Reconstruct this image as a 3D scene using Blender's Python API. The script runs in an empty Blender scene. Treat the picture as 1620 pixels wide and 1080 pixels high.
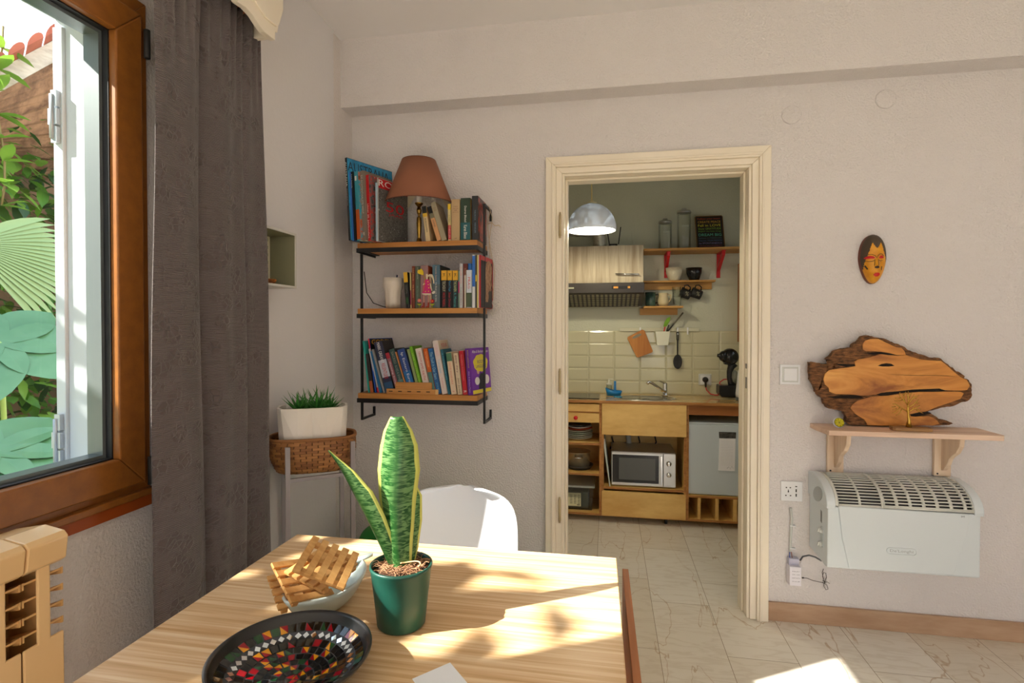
import bpy, math, random
from mathutils import Vector, Matrix, noise
from math import sin, cos, pi, radians, tan, atan2, sqrt
random.seed(7)
SC = bpy.context.scene
COL = SC.collection

# ------------------------------------------------------------------ camera
CAMH = 1.30; FPX = 850.0; YAW = radians(10.1); PIT = radians(0.8); SHY = -11.1/1620
cam_d = bpy.data.cameras.new('camera'); cam = bpy.data.objects.new('camera', cam_d); COL.objects.link(cam)
cam.location = (0, 0, CAMH); cam.rotation_euler = (pi/2 - PIT, 0, YAW)
cam_d.sensor_width = 36; cam_d.lens = FPX/1620*36; cam_d.shift_y = SHY; cam_d.clip_start = 0.02
SC.camera = cam

# ------------------------------------------------------------------ world, sun, exposure
SC.view_settings.view_transform = 'Standard'; SC.view_settings.look = 'None'
SC.view_settings.gamma = 1.0; SC.view_settings.use_curve_mapping = False
SC.view_settings.exposure = 0.77
SC.cycles.max_bounces = 12; SC.cycles.diffuse_bounces = 6; SC.cycles.transparent_max_bounces = 24
SC.cycles.sample_clamp_indirect = 6.0; SC.cycles.use_denoising = True
SC.cycles.caustics_reflective = False; SC.cycles.caustics_refractive = False
w = bpy.data.worlds.new('sky'); SC.world = w; w.use_nodes = True
wn = w.node_tree.nodes; wl = w.node_tree.links
bg = wn['Background']; bg.inputs[1].default_value = 1.7
tc = wn.new('ShaderNodeTexCoord'); sp = wn.new('ShaderNodeSeparateXYZ'); rp = wn.new('ShaderNodeValToRGB')
wl.new(tc.outputs['Generated'], sp.inputs[0]); wl.new(sp.outputs['Z'], rp.inputs[0])
rp.color_ramp.elements[0].position = 0.0; rp.color_ramp.elements[0].color = (0.90, 0.90, 0.95, 1)
rp.color_ramp.elements[1].position = 0.75; rp.color_ramp.elements[1].color = (0.60, 0.76, 1.0, 1)
e = rp.color_ramp.elements.new(0.12); e.color = (0.95, 0.97, 1.0, 1)
wl.new(rp.outputs[0], bg.inputs[0])
SUN = Vector((1.0, 0.53, -0.895)).normalized()
sd = bpy.data.lights.new('sun', 'SUN'); so = bpy.data.objects.new('sun', sd); COL.objects.link(so)
so.rotation_euler = SUN.to_track_quat('-Z', 'Y').to_euler(); so.location = (-3, -2, 5)
sd.energy = 13; sd.angle = radians(0.6); sd.color = (1.0, 0.92, 0.82)

# ------------------------------------------------------------------ measuring: pixel of the photo + a known plane -> metres
_fw = Vector((-sin(YAW)*cos(PIT), cos(YAW)*cos(PIT), -sin(PIT))); _rt = Vector((cos(YAW), sin(YAW), 0)); _up = _rt.cross(_fw)
def P(x, y, X=None, Y=None, Z=None):
    r = _fw + _rt*((x-810)/FPX) + _up*((540+SHY*1620-y)/FPX)
    t = X/r.x if X is not None else Y/r.y if Y is not None else (Z-CAMH)/r.z
    return Vector((0, 0, CAMH)) + r*t

# ------------------------------------------------------------------ helpers
def empty(name, label=None, cat=None, loc=(0, 0, 0), group=None):
    o = bpy.data.objects.new(name, None); COL.objects.link(o); o.location = loc; o.empty_display_size = .05
    return tag(o, label, cat, group)
def tag(o, label=None, cat=None, group=None, kind=None):
    if label: o['label'] = label
    if cat: o['category'] = cat
    if group: o['group'] = group
    if kind: o['kind'] = kind
    return o
def wpos(o):
    v = Vector((0, 0, 0))
    while o: v += o.location; o = o.parent
    return v
def copy_tree(o, parent=None):
    c = o.copy(); COL.objects.link(c); c.parent = parent
    for ch in list(o.children): copy_tree(ch, c)
    return c
CUBE = [(0,3,2,1),(4,5,6,7),(0,1,5,4),(1,2,6,5),(2,3,7,6),(3,0,4,7)]
class MB:
    """collects shapes in world metres; build() links them as ONE mesh object"""
    def __init__(s): s.v = []; s.f = []; s.m = []; s.sm = []; s.uv = []; s.T = None; s.mi = 0
    def add(s, vs, fs, smooth=False, uvs=None):
        n = len(s.v)
        for p in vs:
            p = Vector(p); s.v.append(s.T @ p if s.T else p)
        for i, f in enumerate(fs):
            s.f.append([n+k for k in f]); s.m.append(s.mi); s.sm.append(smooth)
            s.uv.append(uvs[i] if uvs else None)
        return s
    def box(s, x0, x1, y0, y1, z0, z1):
        return s.add([(x0,y0,z0),(x1,y0,z0),(x1,y1,z0),(x0,y1,z0),(x0,y0,z1),(x1,y0,z1),(x1,y1,z1),(x0,y1,z1)], CUBE)
    def cbox(s, c, d, rz=0, rx=0, ry=0):
        M = Matrix.Translation(c) @ Matrix.Rotation(rz,4,'Z') @ Matrix.Rotation(ry,4,'Y') @ Matrix.Rotation(rx,4,'X')
        a, b, h = d[0]/2, d[1]/2, d[2]/2
        return s.add([M @ Vector(q) for q in [(-a,-b,-h),(a,-b,-h),(a,b,-h),(-a,b,-h),(-a,-b,h),(a,-b,h),(a,b,h),(-a,b,h)]], CUBE)
    def bar(s, a, b, w, t=None, up=(0,0,1)):
        a = Vector(a); b = Vector(b); d = (b-a).normalized(); t = t or w
        u = Vector(up); u = Vector((1,0,0)) if abs(d.dot(u)) > .98 else u
        x = d.cross(u).normalized(); y = x.cross(d)
        q = []
        for p in (a, b):
            for i, j in ((-1,-1),(1,-1),(1,1),(-1,1)): q.append(p + x*(i*w/2) + y*(j*t/2))
        return s.add(q, CUBE)
    def tube(s, pts, r, n=10, closed=False, caps=True):
        pts = [Vector(p) for p in pts]; k = len(pts); rs = r if isinstance(r, (list, tuple)) else [r]*k
        vs = []; prev = None
        for i, p in enumerate(pts):
            a = pts[i-1] if (i or closed) else p; b = pts[(i+1) % k] if (i < k-1 or closed) else p
            d = (b-a).normalized() if (b-a).length > 1e-9 else Vector((0,0,1))
            if prev is None:
                u = Vector((0,0,1)) if abs(d.z) < .9 else Vector((1,0,0)); x = d.cross(u).normalized()
            else:
                x = (prev - d*prev.dot(d)); x = x.normalized() if x.length > 1e-6 else d.orthogonal().normalized()
            prev = x; y = d.cross(x)
            for j in range(n):
                t = 2*pi*j/n; vs.append(p + x*(cos(t)*rs[i]) + y*(sin(t)*rs[i]))
        fs = []
        for i in range(k if closed else k-1):
            for j in range(n):
                a = i*n+j; b = i*n+(j+1) % n; c = ((i+1) % k)*n+(j+1) % n; d = ((i+1) % k)*n+j
                fs.append((a,b,c,d))
        s.add(vs, fs, True)
        if caps and not closed: s.f.append([len(s.v)-len(vs)+j for j in range(n)][::-1]); s.m.append(s.mi); s.sm.append(False); s.uv.append(None); s.f.append([len(s.v)-n+j for j in range(n)]); s.m.append(s.mi); s.sm.append(False); s.uv.append(None)
        return s
    def lathe(s, prof, c=(0,0,0), n=40, sx=1, sy=1, rz=0, caps=True, smooth=True, axis=None):
        c = Vector(c); vs = []; R = Matrix.Rotation(rz, 3, 'Z')
        Q = Vector(axis).to_track_quat('Z', 'Y').to_matrix() if axis else Matrix.Identity(3)
        for r, z in prof:
            for j in range(n):
                t = 2*pi*j/n; vs.append(c + Q @ (R @ Vector((cos(t)*r*sx, sin(t)*r*sy, z))))
        fs = [(i*n+j, i*n+(j+1) % n, (i+1)*n+(j+1) % n, (i+1)*n+j) for i in range(len(prof)-1) for j in range(n)]
        if caps:
            if prof[0][0] > 1e-6: fs.append(tuple(range(n))[::-1])
            if prof[-1][0] > 1e-6: fs.append(tuple((len(prof)-1)*n+j for j in range(n)))
        return s.add(vs, fs, smooth)
    def prism(s, poly, vec, smooth=False):
        vec = Vector(vec); n = len(poly); vs = [Vector(p) for p in poly]; vs += [p+vec for p in vs]
        fs = [tuple(range(n))[::-1], tuple(range(n, 2*n))] + [(i, (i+1) % n, n+(i+1) % n, n+i) for i in range(n)]
        return s.add(vs, fs, smooth)
    def grid(s, rows, smooth=True, closed=False):
        nr = len(rows); nc = len(rows[0]); vs = [p for r in rows for p in r]; fs = []; uvs = []
        for i in range(nr-1):
            for j in range(nc if closed else nc-1):
                k = (j+1) % nc; fs.append((i*nc+j, i*nc+k, (i+1)*nc+k, (i+1)*nc+j))
                u0, u1 = j/(nc-1), (j+1)/(nc-1); v0, v1 = i/(nr-1), (i+1)/(nr-1)
                uvs.append([(u0,v0),(u1,v0),(u1,v1),(u0,v1)])
        return s.add(vs, fs, smooth, uvs)
    def build(s, name, mat=None, parent=None, bevel=0, origin=None, solid=0, sub=0, fixn=True, off=-1):
        me = bpy.data.meshes.new(name)
        if parent is not None: o0 = wpos(parent) if origin is None else Vector(origin)
        elif origin is not None: o0 = Vector(origin)
        else:
            o0 = Vector([(min(p[i] for p in s.v)+max(p[i] for p in s.v))/2 for i in range(2)]+[min(p[2] for p in s.v)])
        me.from_pydata([p-o0 for p in s.v], [], s.f)
        mats = mat if isinstance(mat, (list, tuple)) else [mat]
        for m in mats: me.materials.append(m)
        me.polygons.foreach_set('material_index', s.m); me.polygons.foreach_set('use_smooth', s.sm)
        if any(u for u in s.uv):
            ul = me.uv_layers.new(name='uv')
            for p, u in zip(me.polygons, s.uv):
                if u:
                    for li, q in zip(p.loop_indices, u): ul.data[li].uv = q
        me.validate(); 
        if fixn:
            import bmesh
            b = bmesh.new(); b.from_mesh(me); bmesh.ops.recalc_face_normals(b, faces=b.faces); b.to_mesh(me); b.free()
        me.update()
        o = bpy.data.objects.new(name, me); COL.objects.link(o)
        if parent is not None: o.parent = parent; o.location = o0 - wpos(parent)
        else: o.location = o0
        if solid: m = o.modifiers.new('solid', 'SOLIDIFY'); m.thickness = solid; m.offset = off
        if bevel: m = o.modifiers.new('bevel', 'BEVEL'); m.width = bevel; m.segments = 2; m.limit_method = 'ANGLE'; m.angle_limit = radians(40)
        if sub: m = o.modifiers.new('sub', 'SUBSURF'); m.levels = sub; m.render_levels = sub
        return o
def struct(o): o['kind'] = 'structure'; return o
def text(body, mat, parent, M, w=None, h=None, name='lettering', ext=.0002, align='CENTER'):
    """real lettering: local x along the line, y up, laid at matrix M, fitted to w x h"""
    c = bpy.data.curves.new('txt', 'FONT'); c.body = body; c.size = 1; c.extrude = 0; c.resolution_u = 2
    t = bpy.data.objects.new('txt', c); me = bpy.data.meshes.new_from_object(t)
    bpy.data.objects.remove(t); bpy.data.curves.remove(c)
    if not me.vertices: return None
    xs = [v.co.x for v in me.vertices]; ys = [v.co.y for v in me.vertices]
    x0, x1, y0, y1 = min(xs), max(xs), min(ys), max(ys)
    sx = w/(x1-x0) if w else None; sy = h/(y1-y0) if h else None
    sx = sx or sy; sy = sy or sx
    p0 = wpos(parent)
    for v in me.vertices:
        q = M @ Vector(((v.co.x-(x0+x1)/2)*sx, (v.co.y-(y0+y1)/2)*sy, ext)); v.co = q - p0
    me.materials.clear(); me.materials.append(mat)
    o = bpy.data.objects.new(name, me); COL.objects.link(o); o.parent = parent
    return o
def basis(o, x, y):
    x = Vector(x).normalized(); y = Vector(y).normalized(); z = x.cross(y)
    M = Matrix(((x.x,y.x,z.x,o[0]),(x.y,y.y,z.y,o[1]),(x.z,y.z,z.z,o[2]),(0,0,0,1))); return M
def ngon(c, r, n=24, x=(1,0,0), y=(0,0,1), rx=None):
    c = Vector(c); x = Vector(x); y = Vector(y); rx = rx or r
    return [c + x*(cos(2*pi*i/n)*rx) + y*(sin(2*pi*i/n)*r) for i in range(n)]

# ------------------------------------------------------------------ materials
_mc = {}
def mat(name, col, rough=.6, metal=0, spec=.5, sheen=0, bump=None, var=None, coat=0, emit=None, trans=0):
    """bump=(scale, strength, distance[, stretch xyz]); var=(scale, second colour, stretch xyz)"""
    if name in _mc: return _mc[name]
    m = bpy.data.materials.new(name); m.use_nodes = True; n = m.node_tree.nodes; l = m.node_tree.links; b = n['Principled BSDF']
    b.inputs['Base Color'].default_value = (*col, 1); b.inputs['Roughness'].default_value = rough; b.inputs['Metallic'].default_value = metal
    b.inputs['Specular IOR Level'].default_value = spec; b.inputs['Coat Weight'].default_value = coat
    b.inputs['Transmission Weight'].default_value = trans
    if sheen: b.inputs['Sheen Weight'].default_value = sheen
    if emit: b.inputs['Emission Color'].default_value = (*emit[0], 1); b.inputs['Emission Strength'].default_value = emit[1]
    def coords(st):
        t = n.new('ShaderNodeTexCoord'); mp = n.new('ShaderNodeMapping'); mp.inputs['Scale'].default_value = st
        l.new(t.outputs['Object'], mp.inputs[0]); return mp.outputs[0]
    if var:
        nz = n.new('ShaderNodeTexNoise'); nz.inputs['Scale'].default_value = var[0]; nz.inputs['Detail'].default_value = 5; nz.inputs['Roughness'].default_value = .6
        l.new(coords(var[2] if len(var) > 2 else (1,1,1)), nz.inputs['Vector'])
        r = n.new('ShaderNodeValToRGB'); r.color_ramp.elements[0].position = .35; r.color_ramp.elements[1].position = .68
        r.color_ramp.elements[0].color = (*col, 1); r.color_ramp.elements[1].color = (*var[1], 1)
        l.new(nz.outputs['Fac'], r.inputs[0]); l.new(r.outputs[0], b.inputs['Base Color'])
    if bump:
        nz = n.new('ShaderNodeTexNoise'); nz.inputs['Scale'].default_value = bump[0]; nz.inputs['Detail'].default_value = 3
        l.new(coords(bump[3] if len(bump) > 3 else (1,1,1)), nz.inputs['Vector'])
        bp = n.new('ShaderNodeBump'); bp.inputs['Strength'].default_value = bump[1]; bp.inputs['Distance'].default_value = bump[2]
        l.new(nz.outputs['Fac'], bp.inputs['Height']); l.new(bp.outputs[0], b.inputs['Normal'])
    _mc[name] = m; return m
def S(r, g, b):
    f = lambda c: ((c/255+.055)/1.055)**2.4 if c > 10 else c/255/12.92
    return (f(r), f(g), f(b))
def plain(r, g, b, rough=.55): return mat('paint_%d_%d_%d' % (r, g, b), S(r, g, b), rough)
def wood(name, c1, c2, axis='X', scale=6, rough=.5, ring=None, stretch=.06, spec=.4, coat=0):
    if name in _mc: return _mc[name]
    m = bpy.data.materials.new(name); m.use_nodes = True; n = m.node_tree.nodes; l = m.node_tree.links; b = n['Principled BSDF']
    b.inputs['Roughness'].default_value = rough; b.inputs['Specular IOR Level'].default_value = spec; b.inputs['Coat Weight'].default_value = coat
    t = n.new('ShaderNodeTexCoord'); mp = n.new('ShaderNodeMapping'); sc = [1, 1, 1]; sc['XYZ'.index(axis)] = stretch
    mp.inputs['Scale'].default_value = sc; l.new(t.outputs['Object'], mp.inputs[0])
    a = n.new('ShaderNodeTexNoise'); a.inputs['Scale'].default_value = scale*4; a.inputs['Detail'].default_value = 6; a.inputs['Distortion'].default_value = .6
    c = n.new('ShaderNodeTexNoise'); c.inputs['Scale'].default_value = scale*22; c.inputs['Detail'].default_value = 3
    l.new(mp.outputs[0], a.inputs['Vector']); l.new(mp.outputs[0], c.inputs['Vector'])
    mx = n.new('ShaderNodeMath'); mx.operation = 'MULTIPLY_ADD'; mx.inputs[1].default_value = .35; l.new(c.outputs['Fac'], mx.inputs[0]); l.new(a.outputs['Fac'], mx.inputs[2])
    r = n.new('ShaderNodeValToRGB'); r.color_ramp.elements[0].position = .48; r.color_ramp.elements[1].position = .82
    r.color_ramp.elements[0].color = (*c1, 1); r.color_ramp.elements[1].color = (*c2, 1); l.new(mx.outputs[0], r.inputs[0])
    l.new(r.outputs[0], b.inputs['Base Color'])
    bp = n.new('ShaderNodeBump'); bp.inputs['Strength'].default_value = .15; bp.inputs['Distance'].default_value = .002; l.new(mx.outputs[0], bp.inputs['Height']); l.new(bp.outputs[0], b.inputs['Normal'])
    _mc[name] = m; return m
def glassy(name, tint=(1, 1, 1), gloss=.12, rough=.02):
    if name in _mc: return _mc[name]
    m = bpy.data.materials.new(name); m.use_nodes = True; n = m.node_tree.nodes; l = m.node_tree.links
    n.remove(n['Principled BSDF']); o = n['Material Output']
    t = n.new('ShaderNodeBsdfTransparent'); t.inputs[0].default_value = (*tint, 1)
    g = n.new('ShaderNodeBsdfGlossy'); g.inputs['Roughness'].default_value = rough
    fr = n.new('ShaderNodeLayerWeight'); fr.inputs[0].default_value = .25
    mm = n.new('ShaderNodeMath'); mm.operation = 'MULTIPLY_ADD'; mm.inputs[1].default_value = gloss*3; mm.inputs[2].default_value = gloss*.3; mm.use_clamp = True
    l.new(fr.outputs['Fresnel'], mm.inputs[0]); mx = n.new('ShaderNodeMixShader'); l.new(mm.outputs[0], mx.inputs[0]); l.new(t.outputs[0], mx.inputs[1]); l.new(g.outputs[0], mx.inputs[2]); l.new(mx.outputs[0], o.inputs[0])
    _mc[name] = m; return m

PLA = mat('rough_plaster', (.735, .70, .70), .9, spec=.2, bump=(120, .9, .007), var=(1.4, (.76, .725, .725)))
PLA_L = mat('cream_plaster', (.76, .71, .69), .9, spec=.2, bump=(120, .8, .006))
PLA_S = mat('smooth_plaster', (.75, .73, .74), .9, spec=.2, bump=(60, .2, .004))
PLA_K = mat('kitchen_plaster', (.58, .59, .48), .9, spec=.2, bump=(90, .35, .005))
CEIL = mat('ceiling_white', (.82, .80, .81), .9, spec=.2)
CREAM = mat('cream_paint', S(242, 233, 216), .42, bump=(14, .12, .002), var=(2.5, S(239, 228, 208)))
BRN = mat('brown_window_frame', S(150, 92, 36), .38, bump=(400, .1, .0004), var=(30, S(132, 80, 32)))
BRN2 = mat('red_brown_sill', S(158, 72, 18), .5)
GASK = mat('black_gasket', (.012, .012, .015), .5)
ALU = mat('white_aluminium', S(215, 222, 228), .35)
BLKM = mat('black_metal', (.018, .018, .02), .4, metal=.3)
WHT = mat('white_plastic', S(232, 234, 238), .35)
WHT2 = mat('grey_white_plastic', S(205, 208, 206), .4)
CHROME = mat('chrome', (.7, .7, .7), .15, metal=1)
STEEL = mat('brushed_steel', (.55, .55, .54), .32, metal=1, bump=(60, .1, .001, (1, 1, 30)))
BRASS = mat('old_brass', S(165, 125, 50), .3, metal=.9, var=(20, S(110, 78, 30)))
BLK = mat('gloss_black', (.01, .01, .011), .18)
BLKR = mat('matt_black', (.014, .014, .015), .6)
RED = mat('red_paint', S(200, 22, 32), .4)
GLASS = glassy('clear_glass')
# ================================================================== THE SETTING
XL, YW, WT, XR, YR, ZC = -1.272, 2.54, .11, 3.2, -3.0, 2.68
YK = 4.01                                   # kitchen back wall
def marble():
    m = bpy.data.materials.new('marble_tiles'); m.use_nodes = True; n = m.node_tree.nodes; l = m.node_tree.links; b = n['Principled BSDF']
    t = n.new('ShaderNodeTexCoord'); mp = n.new('ShaderNodeMapping'); mp.inputs['Rotation'].default_value = (0, 0, pi/2); mp.inputs['Location'].default_value = (.13, .055, 0); l.new(t.outputs['Object'], mp.inputs[0])
    br = n.new('ShaderNodeTexBrick'); br.inputs['Scale'].default_value = 1; br.inputs['Brick Width'].default_value = .62; br.inputs['Row Height'].default_value = .262
    br.inputs['Mortar Size'].default_value = .0011; br.inputs['Mortar Smooth'].default_value = .1; br.offset = .37; br.inputs['Bias'].default_value = 0
    br.inputs['Color1'].default_value = (*S(232, 227, 218), 1); br.inputs['Color2'].default_value = (*S(220, 211, 196), 1); br.inputs['Mortar'].default_value = (*S(140, 118, 95), 1)
    l.new(mp.outputs[0], br.inputs['Vector'])
    def ridge(scale, w, st, seed):
        q = n.new('ShaderNodeMapping'); q.inputs['Scale'].default_value = st; q.inputs['Location'].default_value = (seed, seed, 0); l.new(t.outputs['Object'], q.inputs[0])
        z = n.new('ShaderNodeTexNoise'); z.inputs['Scale'].default_value = scale; z.inputs['Detail'].default_value = 4; z.inputs['Distortion'].default_value = .4; l.new(q.outputs[0], z.inputs['Vector'])
        a = n.new('ShaderNodeMath'); a.operation = 'SUBTRACT'; a.inputs[1].default_value = .5; l.new(z.outputs['Fac'], a.inputs[0])
        c = n.new('ShaderNodeMath'); c.operation = 'ABSOLUTE'; l.new(a.outputs[0], c.inputs[0])
        r = n.new('ShaderNodeMapRange'); r.inputs['From Min'].default_value = 0; r.inputs['From Max'].default_value = w; r.inputs['To Min'].default_value = 1; r.inputs['To Max'].default_value = 0; l.new(c.outputs[0], r.inputs[0]); return r.outputs[0]
    def mixc(f, k, a, col):
        mm = n.new('ShaderNodeMath'); mm.operation = 'MULTIPLY'; mm.inputs[1].default_value = k; l.new(f, mm.inputs[0])
        x = n.new('ShaderNodeMix'); x.data_type = 'RGBA'; l.new(mm.outputs[0], x.inputs['Factor']); l.new(a, x.inputs[6]); x.inputs[7].default_value = (*col, 1); return x.outputs[2]
    c = mixc(ridge(3.0, .006, (1.6, .5, 1), 3), .75, br.outputs['Color'], S(178, 146, 110))
    c = mixc(ridge(9, .05, (.5, 2.2, 1), 9), .22, c, S(176, 156, 128))
    l.new(c, b.inputs['Base Color']); b.inputs['Roughness'].default_value = .33; b.inputs['Specular IOR Level'].default_value = .45
    return m
MARB = marble()
def bx(name, m, *b, **k): return struct(MB().box(*b).build(name, m, **k))
bx('floor', MARB, XL-.3, XR+.2, YR, YK+.1, -.1, 0, origin=(0, 0, 0))
bx('ceiling', CEIL, XL-.3, XR+.2, YR, YW+WT, ZC, ZC+.1)
# back wall with the doorway
DX0, DX1, DZ = -.200, .613, 2.005
m = MB(); m.box(XL, DX0-.02, YW, YW+WT, 0, ZC); m.box(DX1+.02, XR, YW, YW+WT, 0, ZC); m.box(DX0-.02, DX1+.02, YW, YW+WT, DZ+.02, ZC)
struct(m.build('wall_back', PLA, origin=(0, YW, 0)))
bx('trim_beam', PLA, XL, XR, YW-.116, YW, 2.357, ZC)
# left wall with the window opening and, behind the camera, an opening added for sun bounce
WY0, WY1, WZ0, WZ1, WTH = .12, 1.30, .852, 2.19, .28
m = MB(); m.box(XL-WTH, XL, YR, -2.95, 0, ZC); m.box(XL-WTH, XL, -2.95, -.95, 2.4, ZC); m.box(XL-WTH, XL, -.95, WY0, 0, ZC); m.box(XL-WTH, XL, WY1, YK+.1, 0, ZC); m.box(XL-WTH, XL, WY0, WY1, 0, WZ0); m.box(XL-WTH, XL, WY0, WY1, WZ1, ZC)
struct(m.build('wall_left', PLA_L, origin=(XL, 0, 0)))
bx('trim_plaster_edge', PLA_S, XL, XL+.012, 1.45, 2.335, 0, ZC)      # smoother coat that stops just short of the corner
# right and rear walls; the rear one has a wide opening added to let skylight in
bx('wall_right', PLA, XR, XR+.15, YR, YW+WT, 0, ZC)
m = MB(); m.box(XL, .6, YR-.15, YR, 0, ZC); m.box(2.4, XR, YR-.15, YR, 0, ZC); m.box(.6, 2.4, YR-.15, YR, 2.3, ZC)
struct(m.build('wall_rear', PLA))
# kitchen shell
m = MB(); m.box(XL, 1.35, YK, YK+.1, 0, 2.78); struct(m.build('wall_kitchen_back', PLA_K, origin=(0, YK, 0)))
m = MB(); m.box(1.25, 1.35, YW+WT, 2.75, 0, 2.72); m.box(1.25, 1.35, 3.55, YK, 0, 2.72); m.box(1.25, 1.35, 2.75, 3.55, 0, 1.45); m.box(1.25, 1.35, 2.75, 3.55, 1.95, 2.72)  # unseen opening left in this wall as fill light for the kitchen
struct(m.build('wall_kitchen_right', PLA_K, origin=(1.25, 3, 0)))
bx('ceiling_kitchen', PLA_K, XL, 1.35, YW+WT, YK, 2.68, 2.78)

# door casing: two stepped bands and the lining, mitred at the corners
def casing(ring, name, par):
    o = []
    m = MB()
    for (a, b, y0, y1) in ring:     # a = outer offset, b = inner offset from the opening, y0..y1 depth
        x0a, x1a, za = DX0-a, DX1+a, DZ+a; x0b, x1b, zb = DX0-b, DX1+b, DZ+b
        m.prism([(x0a,y0,0),(x0b,y0,0),(x0b,y0,zb),(x0a,y0,za)], (0, y1-y0, 0)); m.prism([(x1b,y0,0),(x1a,y0,0),(x1a,y0,za),(x1b,y0,zb)], (0, y1-y0, 0))
        m.prism([(x0a,y0,za),(x0b,y0,zb),(x1b,y0,zb),(x1a,y0,za)], (0, y1-y0, 0))
    return m.build(name, CREAM, par, bevel=.003)
door = struct(empty('door_1'))
casing([(.088, .040, YW-.028, YW), (.060, .050, YW-.034, YW-.02)], 'architrave', door)
casing([(.040, .012, YW-.018, YW)], 'inner_band', door)
casing([(.012, 0, YW-.010, YW+WT+.004)], 'door_lining', door)
casing([(.0, -.010, YW+.045, YW+WT+.004)], 'door_stop', door)
for zc in (1.775, 1.045, .44):
    m = MB(); hx = DX0-.020
    m.tube([(hx, YW-.026, zc-.05), (hx, YW-.026, zc+.05)], .0065, 12); m.lathe([(.0001, .012), (.005, .008), (.0045, .0), (.006, 0)], (hx, YW-.026, zc+.05), 12); m.lathe([(.006, 0), (.0045, 0), (.005, -.008), (.0001, -.012)], (hx, YW-.026, zc-.05), 12)
    m.box(hx-.002, hx+.002, YW-.026, YW-.015, zc-.045, zc+.045)
    m.build('hinge', mat('painted_hinge', S(196, 178, 140), .4, metal=.3), door)
for zc, hh in ((1.125, .022), (1.05, .05)):
    m = MB(); m.box(DX1-.0015, DX1+.004, YW+.005, YW+.028, zc-hh/2, zc+hh/2); m.build('strike_plate', mat('dull_steel', (.25, .24, .22), .45, metal=.8), door)

# marble skirting
SKM = mat('marble_skirting', S(196, 165, 138), .35, var=(6, S(172, 138, 110), (.5, 1, 2.5)))
bx('baseboard_back', SKM, DX1+.089, XR, YW-.014, YW, 0, .082, bevel=.002)
bx('baseboard_back_left', SKM, XL, DX0-.089, YW-.014, YW, 0, .082, bevel=.002)

# two painted-over junction box covers on the wall (flush discs)
for i, (cx, cz) in enumerate(((.788, 2.226), (1.160, 2.267))):
    o = MB().lathe([(.040, 0), (.040, .004), (.036, .006), (.0001, .0065)], (cx, YW, cz), 40, axis=(0, -1, 0)).build('wall_cover_disc', PLA, origin=(cx, YW, cz))
    tag(o, ['round painted-over wall cover disc, lower one nearer the door frame', 'round painted-over wall cover disc, higher one farther from the door frame'][i], 'cover')

# tiled splashback: bevelled white metro tiles 200 x 95 mm
TL = mat('glazed_tile', S(202, 198, 168), .12, spec=.5); GR = mat('tile_grout', S(178, 175, 146), .8)
TX0 = P(931.3, 590, Y=YK-.008).x; TW = P(1095.7, 590, Y=YK-.008).x; TW = (TW-TX0)/4
TZ1 = 1.272; TH = (TZ1-.813)/5
m = MB(); m.box(XL+.001, 1.248, YK-.006, YK-.0005, .80, TZ1)
m.mi = 1
k0 = int((XL-TX0)/TW)
for k in range(k0, 12):
    xa = TX0+k*TW; xb = xa+TW
    if xb > 1.24: break
    for r in range(5):
        za = TZ1-(r+1)*TH; zb = za+TH; g = .0011; e = .010; y0, y1 = YK-.006, YK-.0088
        xs = (max(xa+g, XL+.002), max(xa+e, XL+.003), xb-e, xb-g); zs = (za+g, za+e, zb-e, zb-g)
        v = [(xs[0],y0,zs[0]),(xs[3],y0,zs[0]),(xs[3],y0,zs[3]),(xs[0],y0,zs[3]),(xs[1],y1,zs[1]),(xs[2],y1,zs[1]),(xs[2],y1,zs[2]),(xs[1],y1,zs[2])]
        m.add(v, [(0,1,5,4),(1,2,6,5),(2,3,7,6),(3,0,4,7),(4,5,6,7)])
struct(m.build('wall_kitchen_splashback', [GR, TL], fixn=False))

# ------------------------------------------------------------------ window
win = struct(empty('window_1', loc=(XL, .78, WZ0)))
def frame_ring(y0, y1, z0, z1, wd, x0, x1):
    m = MB()
    m.prism([(x0,y0,z0),(x0,y1,z0),(x0,y1-wd,z0+wd),(x0,y0+wd,z0+wd)], (x1-x0,0,0)); m.prism([(x0,y0,z1),(x0,y1,z1),(x0,y1-wd,z1-wd),(x0,y0+wd,z1-wd)], (x1-x0,0,0))
    m.prism([(x0,y1,z0),(x0,y1,z1),(x0,y1-wd,z1-wd),(x0,y1-wd,z0+wd)], (x1-x0,0,0)); m.prism([(x0,y0,z0),(x0,y0,z1),(x0,y0+wd,z1-wd),(x0,y0+wd,z0+wd)], (x1-x0,0,0)); return m
frame_ring(WY0, WY1, WZ0, WZ1, .050, XL-.06, XL+.010).build('window_frame', BRN, win, bevel=.002)
SY0, SY1, SZ0, SZ1 = WY0+.026, WY1-.030, WZ0+.024, WZ1-.045
s = frame_ring(SY0, SY1, SZ0, SZ1, .080, XL-.035, XL+.027).build('sash', BRN, win, bevel=.004)
frame_ring(SY0+.074, SY1-.074, SZ0+.074, SZ1-.074, .010, XL-.05, XL+.006).build('gasket', GASK, s)
frame_ring(SY0+.081, SY1-.081, SZ0+.081, SZ1-.081, .012, XL-.058, XL-.012).build('glazing_bead', mat('grey_bead', S(120, 128, 130), .35, metal=.5), s)
MB().box(XL-.042, XL-.036, SY0+.08, SY1-.08, SZ0+.08, SZ1-.08).build('pane', glassy('window_glass', (.97, .99, .98), .05), s)
for zc in (2.07, .905):
    MB().tube([(XL+.034, SY1+.008, zc-.038), (XL+.034, SY1+.008, zc+.038)], .008, 14).build('window_hinge', BLKR, win)
MB().box(XL, XL+.016, WY0-.05, WY1+.0, WZ0-.048, WZ0).build('sill_board', BRN2, win, bevel=.002)
MB().box(XL, XL+.030, WY0-.05, WY1+.0, WZ0-.014, WZ0+.004).build('sill_lip', BRN, win, bevel=.003)
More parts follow.
